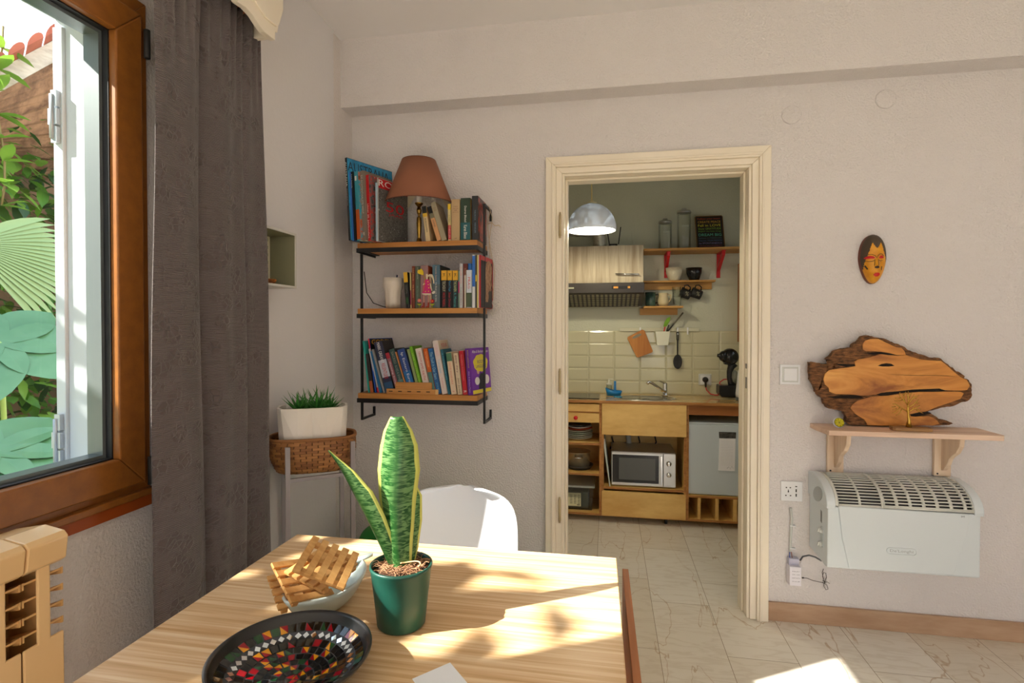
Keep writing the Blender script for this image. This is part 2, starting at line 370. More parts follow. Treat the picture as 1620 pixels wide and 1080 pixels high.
# white outer window behind the brown one: frame and open casement edge with its hinges
ow = frame_ring(WY0+.01, WY1-.008, WZ0+.01, WZ1-.005, .028, XL-WTH+.03, XL-.062).build('outer_frame', ALU, win, bevel=.002)
oc = MB().box(XL-.246, XL-.215, WY1-.046, WY1-.034, WZ0+.03, WZ1-.06).build('outer_casement_edge', ALU, win, bevel=.002)
for zc in (1.88, .985):
    m = MB()
    for dz in (-.05, 0, .05): m.box(XL-.246 + (.006 if dz else -.004), XL-.222, WY1-.058, WY1-.046, zc+dz-.022, zc+dz+.022)
    m.tube([(XL-.236, WY1-.058, zc-.06), (XL-.236, WY1-.058, zc+.06)], .006, 10); m.build('casement_hinge', mat('grey_hinge', S(190, 198, 206), .3, metal=.3), oc)
# ------------------------------------------------------------------ the garden beyond the window
GRD = mat('garden_earth', S(150, 135, 100), .9, var=(3, S(105, 120, 60)))
struct(MB().box(-14, 9, -12, 14, -.3, -.12).build('ground', GRD, origin=(0, 0, 0)))
WXN = -4.2
struct(MB().box(WXN-.2, WXN, .5, 8, -.12, 2.75).build('wall_garden', mat('garden_wall', S(140, 110, 85), .9, bump=(20, .5, .02))))
# plank soffit and clay tile roof of the neighbouring lean-to
LEAFM = []
for i, (a, b) in enumerate(((S(84, 132, 38), S(58, 104, 30)), (S(122, 160, 56), S(88, 134, 40)), (S(40, 84, 28), S(30, 66, 24)))):
    mm = mat('vine_leaf_%s' % ('mid', 'light', 'dark')[i], a, .45, var=(9, b)); LEAFM.append(mm)
    n = mm.node_tree.nodes; l = mm.node_tree.links; b_ = n['Principled BSDF']; tr = n.new('ShaderNodeBsdfTranslucent'); tr.inputs[0].default_value = (*a, 1)
    mx = n.new('ShaderNodeMixShader'); mx.inputs[0].default_value = .35; l.new(b_.outputs[0], mx.inputs[1]); l.new(tr.outputs[0], mx.inputs[2]); l.new(mx.outputs[0], n['Material Output'].inputs[0])
roof = empty('lean_to_roof', 'old lean-to roof with weathered planks and red clay tiles above the vine', 'roof', (WXN, 3.5, 2.6))
PLK = wood('weathered_planks', S(92, 62, 44), S(150, 112, 84), 'X', 3, .8, stretch=.15)
F0, F1 = P(-90, 185, X=-3.6), P(170, 42, X=-3.3); W0, W1 = P(-90, 262, X=-4.16), P(170, 300, X=-4.16)
m = MB()
for k in range(9):
    t0, t1 = k/9, (k+.94)/9; q = [F0.lerp(W0, t0), F1.lerp(W1, t0), F1.lerp(W1, t1), F0.lerp(W0, t1)]; m.prism(q, (0, 0, .022))
m.build('soffit_planks', PLK, roof)
MB().bar(F0+Vector((0,0,.03)), F1+Vector((0,0,.03)), .05, .09).build('fascia_board', wood('grey_fascia', S(150, 140, 125), S(190, 180, 165), 'Y', 3, .8), roof)
m = MB(); dF = (F1-F0); nF = int(dF.length/.125)
for k in range(nF):
    c = F0+dF*((k+.5)/nF)+Vector((0, 0, .10)); o = (F0-W0).normalized()
    for j in range(4):
        b0 = c - o*(.30*j) + Vector((0, 0, .02)) + o*.12; b1 = b0 - o*.36 + Vector((0,0,.0)); ax_ = dF.normalized(); m.prism([b0 + ax_*(.058*cos(q)) + Vector((0, 0, .05*sin(q)-.03)) for q in [pi*i/8 for i in range(9)]], b1-b0-Vector((0,0,.012*(j%2))))
m.build('clay_tiles', mat('clay_tile', S(170, 92, 66), .8, var=(4, S(130, 62, 46))), roof)
def leaf_mesh(m, base, d, up, L, W, droop=.2, n=4, bend=.1):
    d = d.normalized(); side = d.cross(up).normalized(); nn = side.cross(d)
    rows = []
    for i in range(n+1):
        t = i/n; wv = W*sin(pi*min(1, t*.93+.07))**.8 if i < n else .0005
        c = base + d*(L*t) - Vector((0, 0, 1))*(droop*L*t*t)
        rows.append([c - side*wv/2 + nn*(wv*bend), c, c + side*wv/2 + nn*(wv*bend)])
    m.grid(rows, True)
# vine covering the garden wall: its leaves could not be counted
m = MB(); rr = random.Random(11)
for k in range(5200):
    y = rr.uniform(1.6, 5.2); z = rr.uniform(-.1, 2.85)
    if z > 2.3 and rr.random() < (z-2.3)*1.3: continue
    base = Vector((WXN + rr.uniform(.05, .42) , y, z)); d = Vector((rr.uniform(.2, 1), rr.uniform(-.8, .8), rr.uniform(-.9, .5)))
    m.mi = rr.choice((0, 0, 1, 1, 2)); leaf_mesh(m, base, d, Vector((rr.uniform(-.3, .3), rr.uniform(-.3, .3), 1)), rr.uniform(.09, .17), rr.uniform(.045, .075), n=3)
tag(m.build('vine_leaves', LEAFM, fixn=False), 'dense green climbing vine covering the garden wall', 'vine', kind='stuff')
# one stray tendril over the planks
vt = empty('climbing_tendril', 'thin stray tendril with a few leaves climbing over the wooden planks', 'vine', (WXN+.7, 3.0, 2.0))
pts = [(WXN+.75, 2.55+.02*sin(i), 2.0+i*.13) for i in range(9)]
MB().tube(pts, .006, 6).build('stem', mat('vine_stem', S(110, 95, 50), .7), vt)
for k in range(16):
    p = Vector(pts[k//2]); m = MB(); leaf_mesh(m, p, Vector((.3, rr.uniform(-1, 1), rr.uniform(-.2, .5))), Vector((0, 0, 1)), .15, .07, n=4); m.build('leaf', LEAFM[1], vt, fixn=False)
# large-leaved plants close to the window
BIGL = mat('large_leaf', S(78, 122, 84), .35, var=(4, S(58, 104, 66)))
def palmate(name, label, c, R, nl, tilt, rot, cat='plant'):
    e = empty(name, label, cat, (c[0], c[1], -.12))
    base = Vector((c[0]-.25, c[1]+.2, -.12))
    MB().tube([base, Vector((base.x, base.y, c[2]*.6)), Vector(c)], .012, 8).build('stem', mat('green_stem', S(150, 175, 90), .6), e)
    T = Matrix.Rotation(rot, 3, 'Z') @ Matrix.Rotation(tilt, 3, 'Y')
    m = MB()
    for k in range(nl):
        a = -2.5+5.0*k/(nl-1); d = T @ Vector((cos(a), sin(a), .05)); leaf_mesh(m, Vector(c), d, T @ Vector((0, 0, 1)), R*(1-.12*abs(a)/2.5), R*.62, .12, 7, .06)
    m.build('leaf_blade', BIGL, e, fixn=False); return e
palmate('broad_leaved_plant', 'broad lobed leaf plant low outside the window, largest leaf by the lower pane', tuple(P(-10, 715, X=-2.35)), .36, 7, .45, -.6)
palmate('broad_leaved_plant', 'broad lobed leaf of mid height in front of the vine outside the window', tuple(P(0, 540, X=-2.9)), .36, 7, .75, -.7)
pc0 = P(-55, 385, X=-3.35); pe = empty('fan_palm', 'pale green fan palm frond outside the window in front of the vine', 'palm', (pc0.x, pc0.y-.2, -.12))
MB().tube([(pc0.x, pc0.y-.25, -.12), (pc0.x, pc0.y-.2, 1.0), pc0], .014, 8).build('stem', mat('palm_stem', S(100, 100, 60), .7), pe)
m = MB()
for k in range(20):
    a = -1.0+1.75*k/19; leaf_mesh(m, pc0, Vector((.25*cos(a), cos(a)*1.0, sin(a)*.8+.1)), Vector((1, -.3, .3)), .50, .05, .25, 6)
m.build('frond', mat('palm_leaf', S(120, 146, 96), .5), pe, fixn=False)
# bushy tree added out of view, crown shaped to shade the lower window
m = MB(); rr = random.Random(5)
tr = empty('shading_tree', 'leafy tree added outside, out of view, to shade the window', 'tree', (-3.3, -.75, -.12))
MB().tube([(-3.3, -.75, -.12), (-3.28, -.8, 1.2), (-3.3, -.75, 2.2)], [.07, .055, .04], 10).build('trunk', mat('bark', S(96, 74, 55), .9, bump=(30, .6, .01)), tr)
for k in range(3000):
    a = rr.uniform(0, 2*pi); q = rr.random()**.5
    p = Vector((-3.2+.35*q*cos(a), -.78+1.2*q*sin(a), 0)); p.z = rr.uniform(1.0, (3.25 if p.y < -.32 else max(2.9, 3.25-1.0*(p.y+.32)))-.10*rr.random())
    leaf_mesh(m, p, Vector((rr.uniform(-1, 1), rr.uniform(-1, 1), rr.uniform(-.6, .4))), Vector((.1, .1, 1)), .17, .10, n=2)
m.build('crown', LEAFM[0], tr, fixn=False)['kind'] = 'stuff'
# ================================================================== RADIATOR
RADM = mat('cream_enamel_bounce_tint', S(236, 198, 144), .35, coat=.2)  # warm bounce light is put into the enamel colour
RADI = mat('cream_radiator_fins', S(214, 168, 108), .5)
rad = empty('radiator', 'cream aluminium column radiator under the brown window', 'radiator', (-1.16, .5, .30))
RX0, RX1, RT, RB = -1.205, -1.108, .888, .18
for k in range(7):
    y1 = .926-k*.082; y0 = y1-.079
    m = MB()
    # sloping cap
    m.prism([(RX0-.02,y0,RT-.012),(RX0+.055,y0,RT+.002),(RX1+.004,y0,RT-.006),(RX1+.014,y0,RT-.016),(RX1+.008,y0,RT-.062),(RX1-.004,y0,RT-.070),(RX0,y0,RT-.07)], (0,y1-y0,0))
    # front plate with a window through which the fins show
    yc = (y0+y1)/2; wz0, wz1 = RT-.215, RT-.085
    m.box(RX1-.006, RX1, yc-.013, yc+.013, RT-.22, RT-.06)
    m.box(RX1-.006, RX1, y0, y1, RB, RT-.215)
    m.build('section', RADM, rad, bevel=.003)
    m = MB()
    m.box(RX0, RX0+.012, y0, y1, RB, RT-.06); m.box(RX0+.01, RX1-.004, yc-.002, yc+.002, RB+.02, RT-.06)
    for j in range(4):
        z = RT-.085-j*.034
        m.prism([(RX1-.004,y0+.001,z),(RX1-.004,y1-.001,z),(RX0+.012,y1-.001,z-.03),(RX0+.012,y0+.001,z-.03)], (0,0,-.004))
        for yy in (y0, y1): m.prism([(RX1-.002,yy,z+.002),(RX1-.002,yy,z-.012),(RX1-.05,yy,z-.022)], (0,.003 if yy==y0 else -.003,0))
    m.build('fin', RADI, rad)
m = MB()
for y in (.42, .86): m.tube([(-1.155, y, RB+.01), (-1.155, y, .0)], .011, 10)
m.build('pipe', RADM, rad)

# ================================================================== CURTAIN AND PELMET
def curtain_mat():
    m = bpy.data.materials.new('embossed_curtain'); m.use_nodes = True; n = m.node_tree.nodes; l = m.node_tree.links; b = n['Principled BSDF']
    b.inputs['Roughness'].default_value = .75; b.inputs['Sheen Weight'].default_value = .25
    u = n.new('ShaderNodeUVMap'); u.uv_map = 'uv'
    mp = n.new('ShaderNodeMapping'); mp.inputs['Scale'].default_value = (7.5, 34, 1); l.new(u.outputs[0], mp.inputs[0])
    # blossoms: petals around voronoi cells
    v = n.new('ShaderNodeTexVoronoi'); v.inputs['Scale'].default_value = 1.0; l.new(mp.outputs[0], v.inputs['Vector'])
    v2 = n.new('ShaderNodeTexVoronoi'); v2.inputs['Scale'].default_value = 3.4; v2.feature = 'DISTANCE_TO_EDGE'; l.new(mp.outputs[0], v2.inputs['Vector'])
    def ramp(src, a, c):
        r = n.new('ShaderNodeMapRange'); r.inputs[1].default_value = a; r.inputs[2].default_value = c; l.new(src, r.inputs[0]); return r.outputs[0]
    blossom = ramp(v.outputs['Distance'], .42, .34); veins = ramp(v2.outputs['Distance'], .03, .12)
    f = n.new('ShaderNodeMath'); f.operation = 'MULTIPLY'; l.new(blossom, f.inputs[0]); l.new(veins, f.inputs[1])
    nz = n.new('ShaderNodeTexNoise'); nz.inputs['Scale'].default_value = 2.2; nz.inputs['Detail'].default_value = 0; l.new(mp.outputs[0], nz.inputs['Vector'])
    s1 = n.new('ShaderNodeMath'); s1.operation = 'SUBTRACT'; s1.inputs[1].default_value = .5; l.new(nz.outputs['Fac'], s1.inputs[0]); s2 = n.new('ShaderNodeMath'); s2.operation = 'ABSOLUTE'; l.new(s1.outputs[0], s2.inputs[0])
    vine = ramp(s2.outputs[0], .016, .008)
    g = n.new('ShaderNodeMath'); g.operation = 'MAXIMUM'; l.new(f.outputs[0], g.inputs[0]); l.new(vine, g.inputs[1])
    wv = n.new('ShaderNodeTexWave'); wv.bands_direction = 'Y'; wv.inputs['Scale'].default_value = 150; wv.inputs['Distortion'].default_value = 1.5; wv.inputs['Detail'].default_value = 1; wv.inputs['Detail Scale'].default_value = .3; l.new(u.outputs[0], wv.inputs['Vector'])
    h = n.new('ShaderNodeMix'); h.data_type = 'FLOAT'; l.new(g.outputs[0], h.inputs[0]); l.new(wv.outputs['Fac'], h.inputs[2]); h.inputs[3].default_value = 2.6
    bp = n.new('ShaderNodeBump'); bp.inputs['Strength'].default_value = .6; bp.inputs['Distance'].default_value = .003; l.new(h.outputs[0], bp.inputs['Height']); l.new(bp.outputs[0], b.inputs['Normal'])
    mx = n.new('ShaderNodeMix'); mx.data_type = 'RGBA'; l.new(g.outputs[0], mx.inputs['Factor']); mx.inputs[6].default_value = (*S(96, 86, 86), 1); mx.inputs[7].default_value = (*S(84, 73, 72), 1); l.new(mx.outputs[2], b.inputs['Base Color'])
    return m
CUR = curtain_mat()
rows = []; NZ, NU = 60, 150
for i in range(NZ+1):
    t = i/NZ; z = 2.315 - t*2.27; row = []
    for j in range(NU+1):
        u = j/NU
        gat = max(0, 1-t*7)                       # gathered heading
        y = 1.205 + u*(.438 - .0*t) - .035*t*(1-u) + .050*t*t*u
        cr = (-.06, .40 + .03*t, .80 - .02*t, 1.03); bul = 0
        for a_, b_ in zip(cr, cr[1:]):
            if a_ <= u < b_: bul = sin(pi*(u-a_)/(b_-a_))**.7 * (.050 if a_ < .3 else .034 if a_ < .7 else .020); break
        bul *= .62 + .38*min(1, t*1.6)
        x = -1.168 + .030*max(0, u-.5) + bul + .004*sin(u*2*pi*4+3*t) + .003*sin(u*31+7*t) + gat*.010*sin(u*2*pi*12)
        y += .006*sin(3*t*pi+u*4)
        x = max(x, -1.232)
        row.append((x, y, z + gat*.012*sin(u*2*pi*13+1)))
    rows.append(row)
cu = empty('curtain', 'long grey-brown floral embossed curtain hanging beside the brown window', 'curtain', (-1.15, 1.44, .04))
MB().grid(rows).build('curtain_cloth', CUR, cu, fixn=False, solid=.0025, off=0)
m = MB()
for k in range(12):
    y = 1.25+k*.036; m.box(-1.165, -1.135, y, y+.022, 2.312, 2.345)
m.build('heading_tape', mat('orange_tape', S(205, 125, 75), .7), cu)
# pelmet: arched cream fascia with a raised border and an end return
pl = empty('curtain_pelmet', 'cream arched wooden pelmet board above the curtain', 'pelmet', (-1.08, 1.3, 2.22))
XP = -1.10
def ptY(x, y, X=XP): q = P(x, y, X=X); return (q.y, q.z)
low = [ptY(427, 65), ptY(409, 51), ptY(401, 40), ptY(392, 26), ptY(380, 13), ptY(368, 5)]
ye, ze = low[-1]
low += [(ye-.08, ze+.028), (ye-.20, ze+.045), (.70, ze+.055), (.30, ze+.055)]
YE = low[0][0]
poly = [(XP, y, z) for y, z in low] + [(XP, .30, 2.60), (XP, YE+.035, 2.60), (XP, YE+.035, 2.36), (XP, YE+.012, 2.275), (XP, YE, 2.27)]
MB().prism(poly, (.020, 0, 0)).build('fascia', CREAM, pl, bevel=.002)
MB().prism([(XP+.02, y, z+.045) for i, (y, z) in enumerate(low)] + [(XP+.02, .30, 2.60), (XP+.02, YE+.035, 2.60), (XP+.02, YE+.035, 2.36), (XP+.02, YE+.012, 2.30)], (.007, 0, 0)).build('raised_border', CREAM, pl, bevel=.002)
MB().box(XL, XP, YE-.018, YE, low[0][1]+.004, 2.60).build('end_return', CREAM, pl, bevel=.002)
MB().tube([(-1.15, .3, 2.352), (-1.15, YE-.03, 2.352)], .009, 10).build('curtain_rail', BLKR, pl)

# ================================================================== WALL BOX ON THE LEFT WALL
bxm = empty('wall_box_shelf', 'grey-white open box shelf on the left wall behind the curtain', 'shelf', (-1.21, 1.72, 1.44))
NX, NY0, NY1, NZ0, NZ1 = -1.152, 1.655, P(469, 371, X=-1.152).y, P(467, 456, X=-1.152).z, P(469, 370, X=-1.152).z
GB = mat('grey_box_paint', S(205, 203, 198), .5); OLV = mat('olive_box_inside', S(128, 126, 100), .6)
th = .008
m = MB(); m.box(XL+.012, NX, NY0, NY1, NZ1-th, NZ1); m.box(XL+.012, NX, NY0, NY1, NZ0, NZ0+th); m.box(XL+.012, NX, NY0, NY0+th, NZ0+th, NZ1-th); m.box(XL+.012, NX, NY1-th, NY1, NZ0+th, NZ1-th); m.build('box_frame', GB, bxm)
m = MB(); m.box(XL+.014, NX-.003, NY1-th-.0015, NY1-th-.0002, NZ0+th+.001, NZ1-th-.001); m.box(XL+.014, NX-.003, NY0+th, NY1-th-.002, NZ1-th-.0015, NZ1-th-.0002); m.build('inner_lining', OLV, bxm)
m = MB(); m.box(XL+.013, XL+.016, NY0+th, NY1-th, NZ0+th, NZ1-th); m.mi = 1
for a in range(22):
    for b in range(13):
        if (a+b) % 2: continue
        y = NY0+.014+a*.0155; z = NZ0+.014+b*.0140
        if y > NY1-.016 or z > NZ1-.016: continue
        for dy, dz in ((-.0028,-.0028),(.0028,-.0028),(-.0028,.0028),(.0028,.0028)): m.box(XL+.0161, XL+.0168, y+dy-.0022, y+dy+.0022, z+dz-.0022, z+dz+.0022)
m.build('patterned_back', [mat('cream_paper', S(226, 222, 196), .7), mat('sage_print', S(140, 152, 110), .7)], bxm)
an = MB(); c = Vector((-1.215, 1.775, NZ0+th))
for k in range(26):
    a = random.uniform(0, 6.28); r = random.uniform(0, .022); an.lathe([(.0001, -.007), (.006, -.003), (.006, .003), (.0001, .007)], c+Vector((r*cos(a)*.8, r*sin(a)*1.6, .008+random.uniform(0, .012))), 6, axis=(random.uniform(-1,1), random.uniform(-1,1), .3))
tag(an.build('dried_pod', mat('orange_brown_pod', S(205, 120, 45), .7, var=(60, S(130, 70, 30)))), 'small heap of orange-brown dried pods in the wall box', 'ornament')
m = MB().lathe([(.012, 0), (.026, .008), (.034, .04), (.030, .075), (.014, .10), (.012, .105)], (-1.212, 1.700, NZ0+th), 24)
tag(m.build('green_vase', mat('sage_ceramic', S(165, 185, 130), .35)), 'small sage green vase in the wall box', 'vase')

# ================================================================== PLANT STAND, BASKET, PLANTER
SG = mat('grey_painted_steel', S(150, 145, 148), .45, metal=.2)
F_, R_, B_, L_ = (-1.110, 1.720), (-.933, 1.858), (-1.071, 2.035), (-1.240, 1.895)
st = empty('plant_stand', 'grey square-leg metal plant stand holding the wicker basket', 'plant stand', ((F_[0]+B_[0])/2, (F_[1]+B_[1])/2, 0))
for (x, y) in (F_, R_, B_, L_): MB().cbox((x, y, .4375), (.016, .016, .875), rz=.66).build('leg', SG, st)
m = MB()
for z in (.757,):
    for a, b in ((F_, R_), (R_, B_), (B_, L_), (L_, F_)): m.bar((*a, z), (*b, z), .012)
m.build('crossbar', SG, st)
U = Vector((.88, .47, 0)).normalized(); V = Vector((-.47, .88, 0)).normalized(); PC = Vector((-1.100, 1.872, 0))
def rrect(c, a, b, z, r=4, n=40):
    out = []
    for k in range(n):
        t = 2*pi*k/n; ct, st_ = cos(t), sin(t); q = (abs(ct)**r+abs(st_)**r)**(-1/r); out.append(c + U*(a*ct*q) + V*(b*st_*q) + Vector((0,0,z)))
    return out
def wicker():
    m = bpy.data.materials.new('wicker'); m.use_nodes = True; n = m.node_tree.nodes; l = m.node_tree.links; b = n['Principled BSDF']; b.inputs['Roughness'].default_value = .6
    u = n.new('ShaderNodeUVMap'); u.uv_map = 'uv'; br = n.new('ShaderNodeTexBrick'); br.inputs['Scale'].default_value = 1; br.inputs['Brick Width'].default_value = 1/24; br.inputs['Row Height'].default_value = 1/13; br.inputs['Mortar Size'].default_value = .0020; br.inputs['Mortar Smooth'].default_value = 1
    br.inputs['Color1'].default_value = (*S(182, 126, 70), 1); br.inputs['Color2'].default_value = (*S(128, 80, 42), 1); br.inputs['Mortar'].default_value = (*S(58, 34, 18), 1)
    l.new(u.outputs[0], br.inputs['Vector']); l.new(br.outputs['Color'], b.inputs['Base Color'])
    bp = n.new('ShaderNodeBump'); bp.inputs['Strength'].default_value = 1; bp.inputs['Distance'].default_value = .006; bp.invert = True; l.new(br.outputs['Fac'], bp.inputs['Height']); l.new(bp.outputs[0], b.inputs['Normal']); return m
bk = empty('wicker_basket', 'brown woven wicker basket on the grey plant stand', 'basket', (PC.x, PC.y, .764))
rows = []
for i in range(23):
    t = i/22; z = .764+.125*t; bulge = .0035*abs(sin(pi*11*t)); s_ = .80+.20*min(1, t*1.8)**.7
    r = [p + (p-PC-Vector((0,0,z))).normalized()*(bulge + .0015*sin(k*3.1+i)) for k, p in enumerate(rrect(PC, .152*s_, .098*s_, z, 3.2, 72))]; rows.append(r+[r[0]])
MB().grid(rows).build('basket_wall', wicker(), bk, fixn=False, solid=.006)
MB().prism(rrect(PC, .12, .076, .766, 3), (0, 0, .004)).build('basket_base', mat('basket_dark', S(80, 50, 28), .8), bk)
m = MB(); rim = rrect(PC, .152, .098, .889, 3.2, 60); m.tube(rim, .0065, 8, closed=True); m.build('rim', mat('wicker_rim', S(150, 100, 55), .7, bump=(90, 1, .004)), bk)
pt = empty('white_planter', 'white faceted rectangular planter standing in the wicker basket', 'planter', (PC.x, PC.y, .775))
m = MB(); N_ = 16; ra = rrect(PC, .098, .062, .775, 5, N_); rb = []
for k in range(N_): rb.append(rrect(PC, .113, .070, .865, 5, N_)[k])
rc = rrect(PC, .124, .080, 1.002, 5, N_); rd = rrect(PC, .116, .072, 1.002, 5, N_); re_ = rrect(PC, .114, .070, .985, 5, N_)
vs = ra+rb+rc+rd+re_; fs = []
for k in range(N_):
    q = (k+1) % N_
    if k % 2: fs += [(k, q, N_+k), (q, N_+q, N_+k), (N_+k, N_+q, 2*N_+q), (N_+k, 2*N_+q, 2*N_+k)]
    else: fs += [(k, q, N_+q), (k, N_+q, N_+k), (N_+k, N_+q, 2*N_+k), (N_+q, 2*N_+q, 2*N_+k)]
    fs += [(2*N_+k, 2*N_+q, 3*N_+q, 3*N_+k), (3*N_+k, 3*N_+q, 4*N_+q, 4*N_+k)]
fs.append(tuple(range(N_)))
# push alternate mid points outward for the diamond facets
for k in range(N_):
    d = (vs[N_+k]-PC-Vector((0,0,.865))).normalized(); vs[N_+k] = vs[N_+k] + d*(.005 if k % 2 else -.003)
m.add(vs, fs); m.build('planter_shell', mat('satin_white_ceramic', S(236, 230, 222), .3), pt)
MB().prism(rrect(PC, .1135, .0695, .972, 5, 24), (0, 0, .010)).build('soil', mat('dark_soil', S(60, 42, 28), .95, bump=(80, 1, .01)), pt)
ALOE = mat('aloe_green', S(70, 140, 55), .4, var=(30, S(40, 100, 40)))
def rosette(c, n, L, W, par, seed):
    r = random.Random(seed)
    for k in range(n):
        a = k*2.4; el = .35+.95*(k/n); l = L*(.75+.35*r.random()); d = Vector((cos(a)*cos(el), sin(a)*cos(el), sin(el)))
        rows = []; sd_ = d.cross(Vector((0,0,1))).normalized(); up = sd_.cross(d)
        for i in range(7):
            t = i/6; w_ = W*(1-t)**.75*(.8+.5*sin(pi*min(1, t*1.6))) + .0003; p = c + d*(l*t) + Vector((0,0,1))*(.02*t*t*(.5-el*.3))
            rows.append([p + sd_*(w_/2*cos(q)) + up*(w_*.22*sin(q)) for q in [2*pi*s/8 for s in range(8)]])
        m = MB(); m.grid(rows, True, True); m.build('leaf', ALOE, par)
su = empty('aloe_succulent', 'spiky green aloe succulent growing in the white planter', 'plant', (PC.x, PC.y, .982))
cc = PC+Vector((0,0,.984)); rosette(cc-U*.052-V*.01, 15, .085, .015, su, 1); rosette(cc+U*.015-V*.005, 15, .098, .016, su, 2); rosette(cc+U*.062, 12, .070, .013, su, 3); rosette(cc+U*.040+V*.03, 10, .092, .014, su, 4); rosette(cc-U*.02+V*.028, 10, .088, .014, su, 5)

# ================================================================== CHAIRS
def shell_chair(name, label, m_, loc, rz, s=1.0):
    """moulded shell chair: seat and back in one sweep, wooden legs"""
    e = empty(name, label, 'chair', (loc[0], loc[1], 0)); R = Matrix.Translation((loc[0], loc[1], 0)) @ Matrix.Rotation(rz, 4, 'Z')
    prof = [(-.215,.440,.19),(-.20,.452,.205),(-.12,.450,.22),(-.02,.440,.235),(.08,.438,.235),(.15,.455,.235),(.195,.50,.232),(.22,.57,.226),(.238,.65,.228),(.252,.72,.222),(.260,.757,.208),(.266,.780,.185),(.269,.793,.155),(.271,.801,.110),(.272,.804,.05)]
    rows = []
    for (y, z, hw) in prof:
        row = []
        for k in range(25):
            u = -1+2*k/24; x = hw*u; t = max(0, (z-.46)/.35); lift = (.075*(1-t)+.0)*abs(u)**3; wrap = .085*min(1, t*2.0)*(1-.35*t)*abs(u)**2.4
            row.append(R @ Vector((x*s, (y-wrap)*s, z + (lift if z < .6 else lift*(1-t)))))
        rows.append(row)
    MB().grid(rows).build('shell', m_, e, fixn=False, solid=.006, sub=1)
    lg = wood('beech_leg', S(200, 160, 110), S(225, 190, 140), 'Z', 3)
    for sx in (-1, 1):
        for sy in (-1, 1):
            m = MB(); a = R @ Vector((sx*.12, sy*.10, .43)); b = R @ Vector((sx*.22, sy*.21, .0)); m.tube([a, b], [.014, .009], 10); m.build('leg', lg, e)
    m = MB(); m.bar(R @ Vector((-.14,-.12,.425)), R @ Vector((.14,.12,.425)), .012); m.bar(R @ Vector((-.14,.12,.425)), R @ Vector((.14,-.12,.425)), .012); m.build('undercarriage', BLKM, e)
    return e
WCH = mat('white_chair_shell', S(228, 233, 240), .35)
shell_chair('shell_chair', 'white moulded shell chair behind the bamboo table', WCH, (-.448, 1.40, 0), -.04, .82)
shell_chair('shell_chair', 'white chair whose edge shows at the lower right of the table', WCH, (.300, .62, 0), -pi/2-.1)
tag(MB().lathe([(.0001, 0), (.22, 0), (.27, .04), (.295, .12), (.298, .25), (.285, .34), (.25, .41), (.18, .46), (.10, .485), (.04, .495), (.0001, .497)], (-.80, 2.215, .001), 48, caps=False).build('bean_bag', mat('bright_green_fabric', S(14, 128, 40), .7)), 'bright green bean bag low in the corner, mostly hidden behind the table', 'bean bag')
# ================================================================== TABLE
TB = .75
def bamboo():
    m = bpy.data.materials.new('bamboo_top'); m.use_nodes = True; n = m.node_tree.nodes; l = m.node_tree.links; b = n['Principled BSDF']
    b.inputs['Roughness'].default_value = .36; b.inputs['Specular IOR Level'].default_value = .5
    t = n.new('ShaderNodeTexCoord')
    def noise_(sc, st, det):
        mp = n.new('ShaderNodeMapping'); mp.inputs['Scale'].default_value = st; l.new(t.outputs['Object'], mp.inputs[0]); z = n.new('ShaderNodeTexNoise'); z.inputs['Scale'].default_value = sc; z.inputs['Detail'].default_value = det; l.new(mp.outputs[0], z.inputs['Vector']); return z.outputs['Fac']
    a = noise_(100, (.016, 1, 1), 5); c = noise_(230, (.03, 1, 1), 2); d = noise_(3, (1, 1, 1), 2)
    x = n.new('ShaderNodeMath'); x.operation = 'MULTIPLY_ADD'; x.inputs[1].default_value = .4; l.new(c, x.inputs[0]); l.new(a, x.inputs[2])
    y = n.new('ShaderNodeMath'); y.operation = 'MULTIPLY_ADD'; y.inputs[1].default_value = .25; l.new(d, y.inputs[0]); l.new(x.outputs[0], y.inputs[2])
    r = n.new('ShaderNodeValToRGB'); el = r.color_ramp.elements; el[0].position = .58; el[0].color = (*S(198, 152, 100), 1); el[1].position = 1.0; el[1].color = (*S(236, 208, 170), 1); k = el.new(.80); k.color = (*S(220, 182, 136), 1)
    l.new(y.outputs[0], r.inputs[0]); l.new(r.outputs[0], b.inputs['Base Color'])
    bp = n.new('ShaderNodeBump'); bp.inputs['Strength'].default_value = .08; bp.inputs['Distance'].default_value = .001; l.new(x.outputs[0], bp.inputs['Height']); l.new(bp.outputs[0], b.inputs['Normal']); return m
BAM = bamboo(); TW0, TW1, TY0, TY1 = -.815, .036, .20, 1.298
tb = empty('dining_table', 'light bamboo-topped dining table in front of the window', 'table', (-.39, .75, 0))
tp = MB(); tp.prism([(TW0-.004, TY0, TB-.022), (TW1+.006, TY0, TB-.022), (TW1-.014, TY1, TB-.022), (TW0+.004, TY1, TB-.022)], (0, 0, .022)); tp.build('tabletop', BAM, tb, bevel=.002)
DLM = wood('brown_leaf_edge', S(158, 92, 48), S(188, 120, 68), 'Y', 5, .5)
MB().prism([(.052, TY0, TB-.030), (.066, TY0, TB-.030), (.050, TY1+.012, TB-.030), (.036, TY1+.012, TB-.030)][::-1], (0, 0, -.26)).build('drop_leaf', DLM, tb, bevel=.001)
m = MB(); m.box(TW0+.06, TW1-.06, TY1-.09, TY1-.07, TB-.10, TB-.022); m.box(TW0+.06, TW1-.06, TY0+.07, TY0+.09, TB-.10, TB-.022); m.box(TW0+.06, TW0+.08, TY0+.09, TY1-.09, TB-.10, TB-.022); m.box(TW1-.08, TW1-.06, TY0+.09, TY1-.09, TB-.10, TB-.022)
m.build('apron', wood('table_frame', S(196, 148, 92), S(216, 172, 112), 'X', 4), tb)
for x in (TW0+.06, TW1-.105):
    for y in (TY0+.07, TY1-.115): MB().box(x, x+.045, y, y+.045, 0, TB-.022).build('leg', wood('table_frame', (0,)*3, (0,)*3), tb)

